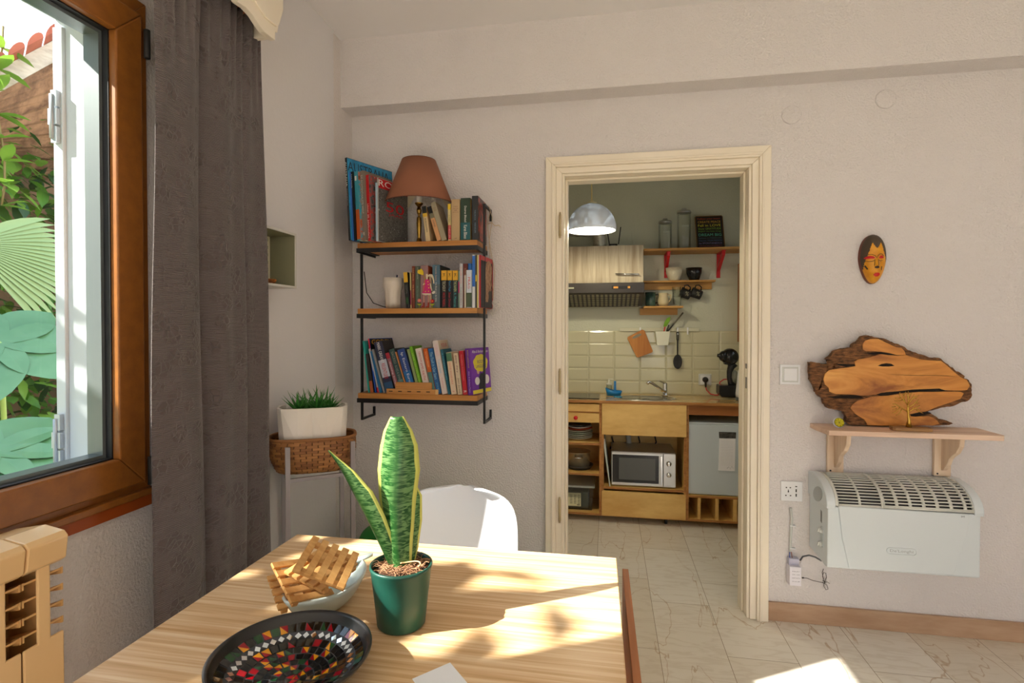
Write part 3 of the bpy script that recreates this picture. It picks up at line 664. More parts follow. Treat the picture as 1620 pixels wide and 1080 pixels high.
# ------------------------------------------------------------------ snake plant
PX, PY = -.3755, .938
sp_ = empty('snake_plant', 'variegated snake plant with yellow-edged leaves in a dark green pot', 'potted plant', (PX, PY, TB))
GP = mat('dark_green_pot', S(22, 72, 62), .38, bump=(160, .12, .0006, (.15, .15, 1)), var=(5, S(30, 84, 70)))
MB().lathe([(.0001, 0), (.040, 0), (.044, .004), (.0495, .055), (.0555, .104), (.0575, .108), (.0572, .112), (.0545, .113), (.0525, .108), (.050, .085)], (PX, PY, TB+.0005), 56, caps=False).build('pot', GP, sp_)
so_ = MB(); rr = random.Random(3); rows = []
for i in range(9):
    r = .0525*i/8+.0001; rows.append([(PX+r*cos(a), PY+r*sin(a), TB+.100+.010*(1-(i/8)**2)+.005*noise.noise(Vector((r*90*cos(a), r*90*sin(a), 1)))) for a in [2*pi*k/40 for k in range(40)]])
so_.grid(rows, True, True).build('soil', mat('coir_soil', S(92, 62, 44), .95, bump=(120, 1, .01), var=(90, S(48, 30, 20))), sp_, fixn=False)
m = MB()
for k in range(420):
    a = rr.uniform(0, 6.28); r = .040*rr.random()**.5; p = Vector((PX+r*cos(a), PY+r*sin(a), TB+.106+rr.uniform(0, .006))); q = rr.uniform(0, 6.28); L = rr.uniform(.010, .022)
    d = Vector((cos(q), sin(q), rr.uniform(-.1, .5)))*L; n_ = Vector((-sin(q), cos(q), 0))*L*rr.uniform(-.5, .5)
    m.mi = 0 if rr.random() < .6 else 1; m.tube([p, p+d*.5+n_*.5+Vector((0,0,.003)), p+d], .00042, 3, caps=False)
m.build('coir_fibre', [mat('coir_light', S(196, 150, 112), .8), mat('coir_dark', S(120, 76, 52), .8)], sp_, fixn=False)['kind'] = 'stuff'
m = MB(); c = Vector((PX+.030, PY-.022, TB+.117)); m.tube([c+Vector((.019*cos(a)-.004, .010*sin(a), .002*sin(2*a)+.006)) for a in [3.0-.27*k for k in range(14)]], .0013, 6); m.build('root_curl', mat('pale_root', S(214, 170, 120), .6), sp_)
def snake_leaf_mat():
    m = bpy.data.materials.new('snake_leaf'); m.use_nodes = True; n = m.node_tree.nodes; l = m.node_tree.links; b = n['Principled BSDF']; b.inputs['Roughness'].default_value = .33
    u = n.new('ShaderNodeUVMap'); u.uv_map = 'uv'; s = n.new('ShaderNodeSeparateXYZ'); l.new(u.outputs[0], s.inputs[0])
    mp = n.new('ShaderNodeMapping'); mp.inputs['Scale'].default_value = (2.5, 48, 1); l.new(u.outputs[0], mp.inputs[0])
    z = n.new('ShaderNodeTexNoise'); z.inputs['Scale'].default_value = 1.4; z.inputs['Detail'].default_value = 4; z.inputs['Distortion'].default_value = 1.0; l.new(mp.outputs[0], z.inputs['Vector'])
    r = n.new('ShaderNodeValToRGB'); e = r.color_ramp.elements; e[0].position = .44; e[0].color = (*S(30, 86, 36), 1); e[1].position = .58; e[1].color = (*S(116, 160, 98), 1); l.new(z.outputs['Fac'], r.inputs[0])
    a = n.new('ShaderNodeMath'); a.operation = 'SUBTRACT'; a.inputs[1].default_value = .5; l.new(s.outputs['X'], a.inputs[0]); c = n.new('ShaderNodeMath'); c.operation = 'ABSOLUTE'; l.new(a.outputs[0], c.inputs[0])
    z2 = n.new('ShaderNodeTexNoise'); z2.inputs['Scale'].default_value = 5; l.new(u.outputs[0], z2.inputs['Vector']); w_ = n.new('ShaderNodeMath'); w_.operation = 'MULTIPLY_ADD'; w_.inputs[1].default_value = .06; l.new(z2.outputs['Fac'], w_.inputs[0]); l.new(c.outputs[0], w_.inputs[2])
    g = n.new('ShaderNodeMapRange'); g.inputs[1].default_value = .425; g.inputs[2].default_value = .445; l.new(w_.outputs[0], g.inputs[0])
    dk = n.new('ShaderNodeMapRange'); dk.inputs[1].default_value = .0; dk.inputs[2].default_value = .22; dk.inputs[3].default_value = .8; dk.inputs[4].default_value = 0; l.new(c.outputs[0], dk.inputs[0])
    xd_ = n.new('ShaderNodeMix'); xd_.data_type = 'RGBA'; l.new(dk.outputs[0], xd_.inputs['Factor']); l.new(r.outputs[0], xd_.inputs[6]); xd_.inputs[7].default_value = (*S(34, 84, 34), 1)
    x = n.new('ShaderNodeMix'); x.data_type = 'RGBA'; l.new(g.outputs[0], x.inputs['Factor']); l.new(xd_.outputs[2], x.inputs[6]); x.inputs[7].default_value = (*S(222, 226, 120), 1); l.new(x.outputs[2], b.inputs['Base Color'])
    tr = n.new('ShaderNodeBsdfTranslucent'); l.new(x.outputs[2], tr.inputs[0]); mm = n.new('ShaderNodeMixShader'); mm.inputs[0].default_value = .25; l.new(b.outputs[0], mm.inputs[1]); l.new(tr.outputs[0], mm.inputs[2]); l.new(mm.outputs[0], n['Material Output'].inputs[0]); return m
SLM = snake_leaf_mat()
def sleaf(cl, wd, cup, yaw0, yaw1):
    """cl: pixel centre line at depth; wd: widths in m"""
    rows = []; n = len(cl)
    for i in range(n*4-3):
        t = i/(n*4-4); f = t*(n-1); k = min(int(f), n-2); a = f-k
        a2 = a*a*(3-2*a)*.3+a*.7; c = cl[k].lerp(cl[k+1], a2); w_ = wd[k]+(wd[k+1]-wd[k])*a; yw = yaw0+(yaw1-yaw0)*t; cp = cup*(1-t*.55)
        dx = Vector((cos(yw), sin(yw), 0)); dy = Vector((-sin(yw), cos(yw), 0))
        rows.append([c + dx*(u*w_/2) - dy*((.5-abs(u)**1.6)*cp*w_) + Vector((0,0,0)) for u in [-1+2*q/12 for q in range(13)]])
    MB().grid(rows).build('leaf', SLM, sp_, fixn=False, solid=.0028, off=0)
def cl(*q): return [P(x, y, Y=Y) for x, y, Y in q]
sleaf(cl((634, 912, .930), (629, 850, .934), (627, 790, .938), (629, 745, .941), (630, 705, .944), (629, 680, .946), (628, 659, .948)), [.032, .052, .068, .078, .068, .050, .022], .42, .10, .25)
sleaf(cl((641, 912, .942), (645, 870, .948), (648, 825, .954), (650, 785, .958), (650, 755, .960)), [.026, .038, .046, .040, .006], .35, .5, .35)
sleaf(cl((626, 908, .936), (609, 862, .930), (588, 815, .924), (567, 775, .918), (546, 742, .912), (533, 727, .908), (520, 712, .905)), [.018, .038, .052, .056, .034, .018, .002], .40, -.30, -.45)

# ------------------------------------------------------------------ mosaic bowl
BC = Vector((-.476, .745, TB))
mo = empty('mosaic_bowl', 'black round bowl with red, yellow, green and mirror glass mosaic', 'bowl', BC)
BLB = mat('satin_black_bowl', S(38, 38, 40), .3, spec=.5)
prof_in = lambda r: .008 + .034*(r/.112)**2.2
MB().lathe([(.0001, .0), (.045, .0), (.05, .003), (.085, .018), (.111, .040), (.1165, .047), (.1195, .0505), (.1195, .0535), (.1165, .0545), (.1125, .050), (.110, prof_in(.110)), (.09, prof_in(.09)), (.06, prof_in(.06)), (.03, prof_in(.03)), (.0001, prof_in(0))], BC+Vector((0,0,.0005)), 72, caps=False).build('bowl_body', [BLB], mo)
mcols = [S(14, 14, 14), S(18, 20, 18), S(150, 12, 26), S(222, 150, 18), S(28, 74, 40), S(225, 232, 236)]
MM = [mat('mosaic_%d' % i, c, .07, spec=.7) for i, c in enumerate(mcols)] + [mat('mosaic_mirror', (.85, .87, .9), .06, metal=1), mat('mosaic_grout', S(66, 68, 74), .7)]
m = MB(); rr = random.Random(9); m.mi = 7
for i in range(16): 
    pass
def bp_(r, a, up=.0): return BC + Vector((r*cos(a), r*sin(a), prof_in(r)+.0005+up))
rows = [[bp_(r, 2*pi*k/72, .0004) for k in range(72)] for r in [.006+.0985*i/12 for i in range(13)]]; m.grid(rows, True, True)
rings = [(.106, .0935, 46, 'sq'), (.0915, .0810, 42, 'dia'), (.0795, .0675, 34, 'sq'), (.066, .0555, 30, 'sq'), (.054, .044, 25, 'sq'), (.0425, .033, 20, 'sq'), (.0315, .0225, 14, 'sq'), (.021, .0125, 9, 'sq'), (.011, .002, 4, 'sq')]
for (r1, r0, n, kind) in rings:
    for k in range(n):
        a0 = 2*pi*k/n + rr.uniform(-.01, .01); a1 = 2*pi*(k+1)/n; g = .0010/max(r0, .008); a0 += g; a1 -= g; j = lambda: rr.uniform(-.0006, .0006)
        if kind == 'dia':
            am = (a0+a1)/2; rm = (r0+r1)/2; m.mi = rr.choice((5, 5, 6, 6, 6)); q = [bp_(r0, am, .0014), bp_(rm, a1, .0014), bp_(r1, am, .0014), bp_(rm, a0, .0014)]; m.add(q, [(0,1,2,3)])
        else:
            q = [bp_(r0+j(), a0, .0014), bp_(r0+j(), a1, .0014), bp_(r1+j(), a1, .0014), bp_(r1+j(), a0, .0014)]
            if rr.random() < .34:
                c1, c2 = rr.choice(((2, 3), (3, 2), (2, 0), (3, 4), (4, 0))); m.mi = c1; m.add([q[0], q[1], q[2]], [(0,1,2)]); m.mi = c2; m.add([q[0], q[2], q[3]], [(0,1,2)])
            else: m.mi = rr.choice((0, 0, 1, 1, 0, 1, 4, 2, 0)); m.add(q, [(0,1,2,3)])
m.build('mosaic', MM, mo)

# ------------------------------------------------------------------ boat-shaped dish and slatted coasters
SB = mat('pale_blue_glaze', S(202, 216, 214), .25)
bo = Vector((-.545, .955, TB)); ax = Vector((.12, .94, 0)).normalized()
A0 = P(455, 964, Z=.795); A1 = P(562, 884, Z=.800); bo = (A0+A1)/2; bo.z = TB; ax = (A1-A0); ax.z = 0; LA = ax.length/2; ax.normalize(); sdv = Vector((ax.y, -ax.x, 0))
dish = empty('boat_dish', 'pale blue boat-shaped ceramic dish with pointed lip and handle', 'dish', bo)
rows = []
for i in range(9):
    t = i/8; s_ = .30+.70*t**.55; z = .0005+.050*t**1.4
    row = []
    for k in range(48):
        a = 2*pi*k/48; ca, sa = cos(a), sin(a); pinch = 1-.45*max(0, -ca)**3; xx = LA*s_*(ca if ca > -.75 else ca - .0); yy = .068*s_*sa*pinch
        row.append(bo + ax*xx + sdv*yy + Vector((0,0,z + .006*t*abs(ca)**4)))
    rows.append(row)
m = MB(); m.grid(rows, True, True); m.add(rows[0], [tuple(range(48))])
m.build('dish_body', SB, dish, fixn=False, solid=.005, off=1)
h0 = bo + ax*(LA*.86) + Vector((0,0,.050)); h1 = P(590, 876, Z=.812)
dv = (h1-h0); sv = Vector((dv.y, -dv.x, 0)).normalized(); rows = []
for i in range(9):
    t = i/8; w_ = .013*(1-.2*t)*(1 if i < 7 else (.75 if i == 7 else .25)); c = h0+dv*t; rows.append([c + sv*(w_*cos(q)) + Vector((0,0,.004*sin(q))) for q in [2*pi*k/12 for k in range(12)]])
m = MB(); m.grid(rows, True, True); m.build('handle', SB, dish)
CO = wood('light_slat_wood', S(192, 138, 76), S(218, 170, 108), 'X', 8, .55, stretch=.15)
def coaster(label, c, rot3, s=.094):
    e = empty('slatted_coaster', label, 'coaster', c, 'slatted wooden coasters in the boat dish'); T = Matrix.Translation(c) @ rot3.to_4x4()
    for k in range(5):
        x = -s/2+s*.08+k*(s*.84/4); m = MB(); m.T = T; m.box(x-s*.068, x+s*.068, -s/2, s/2, .0035, .0085); m.build('slat', CO, e, bevel=.0008)
    for k in range(3):
        y = -s*.38+k*s*.38; m = MB(); m.T = T; m.box(-s/2, s/2, y-s*.06, y+s*.06, -.0035, .0035); m.build('crosspiece', CO, e, bevel=.0008)
def R3(rx, ry, rz): return Matrix.Rotation(rz, 3, 'Z') @ Matrix.Rotation(ry, 3, 'Y') @ Matrix.Rotation(rx, 3, 'X')
coaster('wooden slatted coaster, topmost, tilted over the others in the dish', Vector((-.4934, .8805, .8764))+Vector((.0, .0, .0)), R3(.2542, .4199, .2745))
coaster('wooden slatted coaster lying level in the dish, just under the topmost one', Vector((-.528, .925, .842)), R3(.12, .18, -.25))
coaster('wooden slatted coaster sticking out at the left of the dish, edge raised', Vector((-.566, .918, .822)), R3(-.28, .55, -.55))
coaster('wooden slatted coaster lowest in the dish, jutting out leftmost', Vector((-.580, .930, .800)), R3(-.05, .30, -.75))
# card (its printed square code is left out)
tag(MB().prism([P(652, 1074, Z=TB), P(712, 1048, Z=TB), P(756, 1100, Z=TB), P(690, 1130, Z=TB)], (0, 0, .0006)).build('paper_card', mat('white_card', S(240, 242, 248), .5)), 'blank white paper card lying near the front of the table', 'card')
# ================================================================== WALL BOOKSHELF
SHL = wood('oiled_pine', S(160, 98, 42), S(206, 146, 78), 'X', 4, .45)
sh = empty('wall_bookshelf', 'black metal and oiled wood three-tier bookshelf fixed to the wall in the corner', 'shelf', (-.86, YW, .845))
SX0, SX1, SYF = -1.147, -.575, 2.335
ZA = P(563, 384.5, Y=SYF).z; ZB = P(563, 488, Y=SYF).z; ZCc = P(562, 621.5, Y=SYF).z
for z in (ZA, ZB, ZCc):
    MB().box(SX0, SX1, SYF+.003, YW-.002, z-.030, z).build('shelf_board', SHL, sh, bevel=.002)
    m = MB(); m.box(SX0-.003, SX1+.003, SYF-.001, SYF+.003, z-.044, z-.024); m.box(SX0-.003, SX1+.003, SYF, SYF+.02, z-.034, z-.0302)
    for x in (SX0-.003, SX1-.001): m.box(x, x+.004, SYF+.003, YW-.002, z-.044, z-.024)
    for x0 in (SX0+.001, SX1-.021): m.box(x0, x0+.02, SYF+.02, YW-.002, z-.0345, z-.0305)
    m.build('angle_frame', BLKM, sh)
ZPT = P(767, 322, Y=2.40).z; ZPB = P(763, 670, Y=2.40).z
for x in (-1.1555, -.556):
    m = MB(); m.box(x-.005, x+.005, 2.395, 2.405, ZPB, ZPT); m.box(x-.005, x+.005, 2.405, YW-.001, ZPB, ZPB+.010); m.box(x-.005, x+.005, YW-.011, YW-.001, ZPB+.010, ZPB+.045); m.box(x-.005, x+.005, 2.405, YW-.001, ZPT-.010, ZPT); m.box(x-.005, x+.005, YW-.011, YW-.001, ZPT-.055, ZPT-.01)
    m.build('post', BLKM, sh)
PAGE = mat('paper_pages', S(226, 214, 188), .8, bump=(400, .3, .001, (1, .05, .05)))
def book(label, group, zb, tx, ty, tw, bx_, bw, col, yf=2.350, d=.135, yaw=0, texts=(), bands=(), cover=None, covertexts=(), rough=.4, name='book', by=None):
    yb = {ZA: 380, ZB: 487, ZCc: 618}[zb]
    Xb = P(bx_, yb, Y=yf).x; Xb2 = P(bx_+bw, yb, Y=yf).x; q = P(tx, ty, Y=yf); h0 = q.z-zb; th = atan2(Xb-q.x, h0); h = h0/cos(th); wd = max(.005, (Xb2-Xb)*cos(th) - .0012)
    if yaw: wd *= 1.02
    e = empty(name, label, 'book', (Xb, yf, zb), group)
    M = Matrix.Translation((Xb, yf, zb+.0006)) @ Matrix.Rotation(-yaw, 4, 'Z') @ Matrix.Rotation(-th, 4, 'Y')
    t = .0018 if wd > .009 else .0009; cm = plain(*col, rough=rough)
    m = MB(); m.T = M; m.box(0, t, 0, d, 0, h); m.box(wd-t, wd, 0, d, 0, h); m.box(t, wd-t, 0, t*1.4, 0, h)
    mats = [cm]
    m.build('book_cover', mats, e, bevel=.0006 if wd > .012 else 0)
    m = MB(); m.T = M; m.box(t, wd-t, t*1.4, d-.003, .002, h-.003); m.build('pages', PAGE, e)
    for i, (z0, z1, c) in enumerate(bands):
        m = MB(); m.T = M; m.box(.0002, wd-.0002, -.0003, .0006, h*z0, h*z1); m.build('spine_band', plain(*c), e)
    for (s, zc, ln, c, wf) in texts:
        T = M @ basis((wd*.5, -.0006, h*zc), (0, 0, -1), (1, 0, 0)); text(s, plain(*c), e, T, w=h*ln, h=wd*wf, name='spine_title')
    if cover:
        m = MB(); m.T = M; m.box(wd-.0001, wd+.0005, .002, d-.002, .002, h-.002); m.build('cover_picture', cover, e)
    for (s, yc, zc, ln, hh, c) in covertexts:
        T = M @ basis((wd+.0016, d*yc, h*zc), (0, 1, 0), (0, 0, 1)); text(s, plain(*c), e, T, w=d*ln, h=h*hh, name='cover_title')
    return e
def busy(name, cols, sc, det=6):
    if name in _mc: return _mc[name]
    m = bpy.data.materials.new(name); m.use_nodes = True; n = m.node_tree.nodes; l = m.node_tree.links; b = n['Principled BSDF']; b.inputs['Roughness'].default_value = .35
    t = n.new('ShaderNodeTexCoord'); z = n.new('ShaderNodeTexNoise'); z.inputs['Scale'].default_value = sc; z.inputs['Detail'].default_value = det; z.inputs['Roughness'].default_value = .75; l.new(t.outputs['Object'], z.inputs['Vector'])
    r = n.new('ShaderNodeValToRGB'); el = r.color_ramp.elements; k = len(cols)
    el[0].position = .36; el[0].color = (*S(*cols[0]), 1); el[1].position = .66; el[1].color = (*S(*cols[-1]), 1)
    for i in range(1, k-1): q = el.new(.36+.30*i/(k-1)); q.color = (*S(*cols[i]), 1)
    l.new(z.outputs['Fac'], r.inputs[0]); l.new(r.outputs[0], b.inputs['Base Color']); _mc[name] = m; return m
GA, GB_, GC = 'books on the top shelf', 'books on the middle shelf', 'books on the bottom shelf'
W_, K_, R_1 = (235, 232, 222), (22, 22, 24), (190, 26, 36)
Yw = radians(19)
book('tallest black and blue book with white AUSTRALIA spine, leftmost on the top shelf', GA, ZA, 543, 249, 5, 551.5, 4.5, (24, 26, 30), yf=2.262, d=.275, yaw=radians(24), texts=[('AUSTRALIA', .80, .30, W_, .75), ('PANORAMAS', .52, .2, (170, 170, 170), .4)], cover=busy('blue_sky_cover', ((20, 90, 140), (40, 150, 200), (60, 170, 215)), 3), covertexts=[('AUSTRALIA', .46, .90, .90, .115, (24, 40, 60))])
book('thin blue book pressed against the tall AUSTRALIA book', GA, ZA, 550.2, 272, 2.6, 556.6, 2.6, (60, 110, 190), yf=2.268, d=.22, yaw=Yw)
book('thin black book between the blue and the orange-leaf books', GA, ZA, 552.9, 271.5, 4.8, 559.4, 4.6, K_, yf=2.274, d=.22, yaw=Yw, texts=[('Fotos Australia', .86, .2, W_, .4)])
book('book with autumn-leaf and turquoise picture spine on the top shelf', GA, ZA, 558, 271.5, 9, 564.2, 8.5, (60, 150, 170), yf=2.280, d=.21, yaw=Yw, cover=busy('autumn_cover', ((40, 140, 170), (70, 160, 180), (200, 90, 30), (90, 60, 30)), 30), bands=[(.02, .45, (196, 92, 36))], texts=[('i', .9, .08, W_, .5)])
book('thick grey-brown hardback with pale spine lettering on the top shelf', GA, ZA, 567.5, 270.5, 8.5, 573, 8.3, (128, 118, 106), yf=2.286, d=.19, yaw=Yw, texts=[('DE ACHTENTAALSTE WEST', .66, .55, (205, 200, 190), .42), ('WEST', .1, .05, W_, .4)])
book('red spined book with white Jahrhundert lettering beside the thick grey one', GA, ZA, 577.4, 276.8, 6.2, 581.6, 6, R_1, yf=2.292, d=.19, yaw=Yw, texts=[('Unser 20. Jahrhundert', .30, .52, W_, .62)], cover=busy('photo_cover', ((30, 30, 34), (110, 110, 108), (190, 50, 40), (180, 180, 176)), 26), covertexts=[('Ja', .45, .58, .8, .10, K_)])
book('thin pale blue booklet in front of the photo-covered magazine', GA, ZA, 593.6, 289, 2.2, 594.6, 2.1, (170, 195, 215), yf=2.298, d=.17, yaw=Yw)
book('magazine with red banner and black-and-white crowd photo reading 50', GA, ZA, 596.5, 281, 1.5, 597.2, 1.5, (190, 186, 182), yf=2.304, d=.205, yaw=Yw, cover=busy('crowd_photo', ((20, 20, 20), (120, 118, 114), (50, 50, 50), (210, 208, 202)), 60, 9), covertexts=[('ROOD', .5, .925, .98, .10, (235, 235, 230)), ('50', .55, .58, .62, .16, (196, 30, 40)), ('JAAR', .58, .46, .5, .05, (196, 30, 40))])
# red banner of that magazine
_mg = [o for o in COL.objects if o.get('label', '').startswith('magazine with red banner')][0]
for ch in _mg.children:
    if ch.name.startswith('cover_picture'):
        xs = [v.co for v in ch.data.vertices]; zt = max(v.z for v in xs); a = [v for v in xs if v.x > -9]; c_ = Matrix.Rotation(-Yw, 3, 'Z')
        x1 = max((c_.inverted() @ v).x for v in xs); ys = [(c_.inverted() @ v).y for v in xs]
        m = MB(); m.T = Matrix.Translation(wpos(_mg)) @ c_.to_4x4(); m.box(x1, x1+.0002, min(ys), max(ys), zt*.85, zt); m.build('red_banner', plain(*R_1), _mg)
        break
book('slim cream paperback with yellow and black label, leaning just right of the lamp', GA, ZA, 667, 327, 8, 674, 7.5, (214, 190, 146), texts=[('BOEKENWEEK', .45, .4, (90, 70, 50), .3)], bands=[(.80, 1, K_), (.70, .80, (222, 180, 50))])
book('slim peach paperback with black photo top, leaning beside the cream one', GA, ZA, 675.5, 328, 8.5, 691.5, 7.5, (212, 160, 112), texts=[('roman', .5, .2, (90, 60, 40), .35)], bands=[(.80, 1, K_), (.66, .80, (120, 116, 92))])
book('leaning grey-beige paperback with faded label near its top', GA, ZA, 681, 321.5, 9, 699, 8.5, (166, 156, 130), d=.12, texts=[('OUD', .82, .1, (140, 100, 80), .5)], cover=plain(140, 122, 98))
book('narrow upright yellow, cream and red paperback on the top shelf', GA, ZA, 708.5, 322.5, 5, 708.9, 5, (214, 196, 140), bands=[(.84, 1, (226, 190, 40)), (.04, .42, (196, 50, 62))], texts=[('THRILLER', .24, .34, (236, 200, 190), .5), ('A. ROMAN', .6, .2, K_, .3)])
book('thick tan hardback with small dark title, upright on the top shelf', GA, ZA, 714.2, 315.5, 13.6, 714.2, 13.6, (190, 160, 120), d=.13)
_tb = [o for o in COL.objects if o.get('label', '').startswith('thick tan hardback')][0]
for s, z in (('reis', .83), ('om de', .78), ('en', .735), ('geboren', .69), ('AP', .06)):
    p = wpos(_tb); h = P(714, 315.5, Y=2.35).z-ZA; text(s, plain(96, 66, 44), _tb, basis((p.x+.020, 2.3494, ZA+h*z), (1, 0, 0), (0, 0, 1)), h=.0045, w=.007*len(s)**.7)
book('thick dark green and teal floral paperback with white author name', GA, ZA, 728.8, 313.5, 15.6, 728.8, 15.6, (38, 62, 44), bands=[(.02, .42, (30, 92, 100))], texts=[('Desiree Blixted', .62, .38, W_, .22), ('Karen Blixen', .20, .32, W_, .34)], cover=plain(190, 160, 96))
book('big black hardback at the right end of the top shelf', GA, ZA, 746.5, 310, 10.2, 747.0, 10.2, (34, 36, 40), yf=2.345, d=.165, texts=[('THE ROCK   VERHALEN', .42, .52, (120, 150, 170), .22)], cover=busy('black_red_cover', ((24, 20, 20), (30, 26, 26), (190, 60, 40), (60, 30, 24)), 14), covertexts=[('ART', .4, .8, .6, .12, (190, 70, 50))])

# middle shelf
book('yellow-topped black thriller leaning beside the white cup', GB_, ZB, 638, 431, 8.6, 642.3, 6.6, K_, bands=[(.72, 1, (226, 176, 40))], texts=[('HOSPITAL', .52, .25, (120, 120, 110), .5), ('SEEK', .2, .2, (60, 130, 60), .5)])
book('thin cream and magenta book right of the leaning thriller', GB_, ZB, 648.2, 431, 2.6, 649.4, 2.0, (216, 196, 140), bands=[(.1, .5, (150, 40, 90))])
book('brick-red book with gold spine title on the middle shelf', GB_, ZB, 651.6, 421, 5, 651.6, 5, (124, 52, 32), texts=[('Isabel Allende', .8, .3, (220, 180, 120), .4), ('De Boeken', .4, .3, (220, 180, 120), .4)])
book('grey-green book with handwritten-style spine, left of the rabbit figure', GB_, ZB, 657, 421, 7.8, 657, 7.8, (86, 98, 82), texts=[('Anna Enquist', .83, .28, (200, 200, 190), .28), ('de Verdovers', .34, .38, (120, 160, 150), .3)])
book('thick mauve book behind the pink-dressed rabbit figure', GB_, ZB, 665.2, 420, 12.2, 665.2, 12.2, (156, 122, 124), cover=plain(190, 84, 40))
book('small beige book behind the rabbit ear', GB_, ZB, 678.6, 434, 4.6, 678.6, 4.6, (180, 156, 130))
book('thick slate-blue book with pale cover title right of the rabbit', GB_, ZB, 684, 419, 12.4, 684, 12.4, (84, 116, 136), d=.16, bands=[(0, .55, (88, 104, 112))], texts=[('Vreemde Gasten', .80, .34, (220, 180, 150), .2), ('Het Boek van de Stilte', .37, .45, (220, 220, 215), .2)], cover=plain(60, 62, 62))
for (x, w_, c, t1, c1, t2, c2, lab) in ((698, 9.2, K_, 'TECHGUY', (200, 200, 170), 'NICK FREBELL', (200, 40, 50), 'yellow-topped black paperback with red lower lettering, left of three alike'),
                                 (707.7, 7.8, K_, 'Road Rage', (40, 150, 190), 'Sean Drexel', (200, 40, 60), 'yellow-topped black paperback with cyan and red lettering, middle of three alike'),
                                 (715.9, 9, (28, 48, 52), 'THE RAVEN', (190, 200, 140), 'A. Monroe', (60, 170, 170), 'yellow-topped dark teal paperback, right of three alike')):
    book(lab, GB_, ZB, x, 428, w_, x, w_, c, bands=[(.74, 1, (226, 172, 48))], texts=[(t1, .58, .28, c1, .5), (t2, .22, .38, c2, .42), ('K', .87, .10, K_, .35)])
book('very thin multicoloured paperback between teal and white books', GB_, ZB, 725.1, 428, 1.9, 725.1, 1.9, (120, 150, 130), bands=[(.4, .7, (190, 40, 110))])
book('light grey paperback with orange spine title on the middle shelf', GB_, ZB, 727.2, 417, 4.9, 727.2, 4.9, (196, 196, 200), texts=[('Tu zullst meins', .74, .38, (220, 90, 50), .4), ('Engelhardtiana', .26, .4, (60, 60, 70), .35)])
book('dark brick-red hardback partly hidden by white booklet', GB_, ZB, 732.5, 417, 7.8, 732.5, 7.8, (112, 44, 34), yf=2.362, texts=[('LOON', .8, .18, (200, 170, 130), .35)])
book('thin white booklet standing before the brick-red hardback', GB_, ZB, 734.6, 435.5, 2.6, 734.8, 2.6, (214, 206, 192), yf=2.349, d=.012)
book('bright blue book partly hidden behind the guide with green picture', GB_, ZB, 740.6, 416.8, 6.2, 740.6, 6.2, (20, 100, 180), yf=2.362)
book('white travel guide with red lettering and green landscape spine', GB_, ZB, 737.8, 427.2, 8.8, 737.8, 8.8, (205, 214, 226), yf=2.348, d=.013, bands=[(.02, .40, (78, 92, 66))], texts=[('PRAG', .66, .30, (206, 44, 54), .45)])
book('tall white and blue booklet near the right end of the middle shelf', GB_, ZB, 747.1, 403, 5, 747.1, 5, (222, 224, 228), yf=2.345, bands=[(.4, .98, (50, 110, 200))])
book('tall thin black and yellow booklet on the middle shelf', GB_, ZB, 752.2, 403.5, 2.3, 752.2, 2.3, (30, 30, 30), yf=2.345, bands=[(.5, .62, (222, 190, 40))])
book('tall thin pale yellow booklet on the middle shelf', GB_, ZB, 754.6, 403.5, 2.0, 754.6, 2.0, (222, 204, 110), yf=2.345)
book('tall thin cream booklet left of the statue magazine', GB_, ZB, 756.2, 403, 1.6, 756.2, 1.6, (226, 216, 200), yf=2.345, d=.12)
sb = book('tall red-edged magazine with an ancient stone head on its cover', GB_, ZB, 757.9, 403.2, 3.0, 757.9, 3.0, (176, 28, 34), yf=2.338, d=.188, yaw=radians(4.5), cover=plain(40, 38, 40))
# the carved head on the magazine cover, in low relief
Mb = Matrix.Translation(sb.location) @ Matrix.Rotation(-radians(4.5), 4, 'Z')
hw = P(762.2, 487, Y=2.338).x-P(759.2, 487, Y=2.338).x
m = MB(); m.T = Mb; hs = .235
face = [(.075, .03), (.085, .055), (.082, .075), (.098, .085), (.112, .083), (.126, .084), (.128, .092), (.120, .098), (.126, .106), (.138, .112), (.130, .125), (.126, .142), (.130, .155), (.138, .172), (.134, .196), (.118, .214), (.095, .222), (.07, .220), (.05, .205), (.04, .18), (.036, .15), (.04, .11), (.045, .07), (.03, .03)]
m.prism([(hw+.0001, .188-y*.0-(.150-y) if False else y+.030, z) for y, z in face], (.0009, 0, 0)); m.build('stone_head_picture', mat('stone_print', S(186, 148, 116), .6, var=(60, S(120, 84, 62))), sb)
m = MB(); m.T = Mb; m.box(hw-.0001, hw+.0007, .002, .186, .215, .235); m.box(hw-.0001, hw+.0007, .174, .186, .0, .235); m.build('red_border', plain(176, 28, 34), sb)

# bottom shelf
def bk3(label, tx, ty, tw, bx_, bw, col, **k): return book(label, GC, ZCc, tx, ty, tw, bx_, bw, col, **{**dict(yf=2.352, d=.13), **k})
bk3('thin turquoise booklet, leftmost and leaning on the bottom shelf', 573.5, 539.5, 3.5, 582.5, 3.0, (40, 160, 150))
bk3('thin black and orange booklet second from the left on the bottom shelf', 577.5, 560, 3.8, 586, 5.6, (40, 30, 30), bands=[(0, .3, (170, 90, 50))])
bk3('red-topped blue-spined booklet with yellow cover letters on the bottom shelf', 578.5, 536, 3, 593, 3.2, (30, 84, 190), yaw=radians(22), d=.15, bands=[(.80, 1, (200, 30, 44))], cover=busy('comic_cover', ((20, 20, 24), (30, 26, 30), (60, 80, 60)), 20), covertexts=[('GODEN', .5, .93, .85, .09, (214, 160, 40))])
bk3('thin white and red booklet in the leaning left group of the bottom shelf', 583, 552, 3, 597, 3, (190, 190, 196), yf=2.356, bands=[(0, .12, (200, 30, 60))])
bk3('slim petrol-blue booklet left of the MARK GREANEY thriller', 585.5, 556, 3.4, 601, 4, (20, 104, 160), yf=2.354)
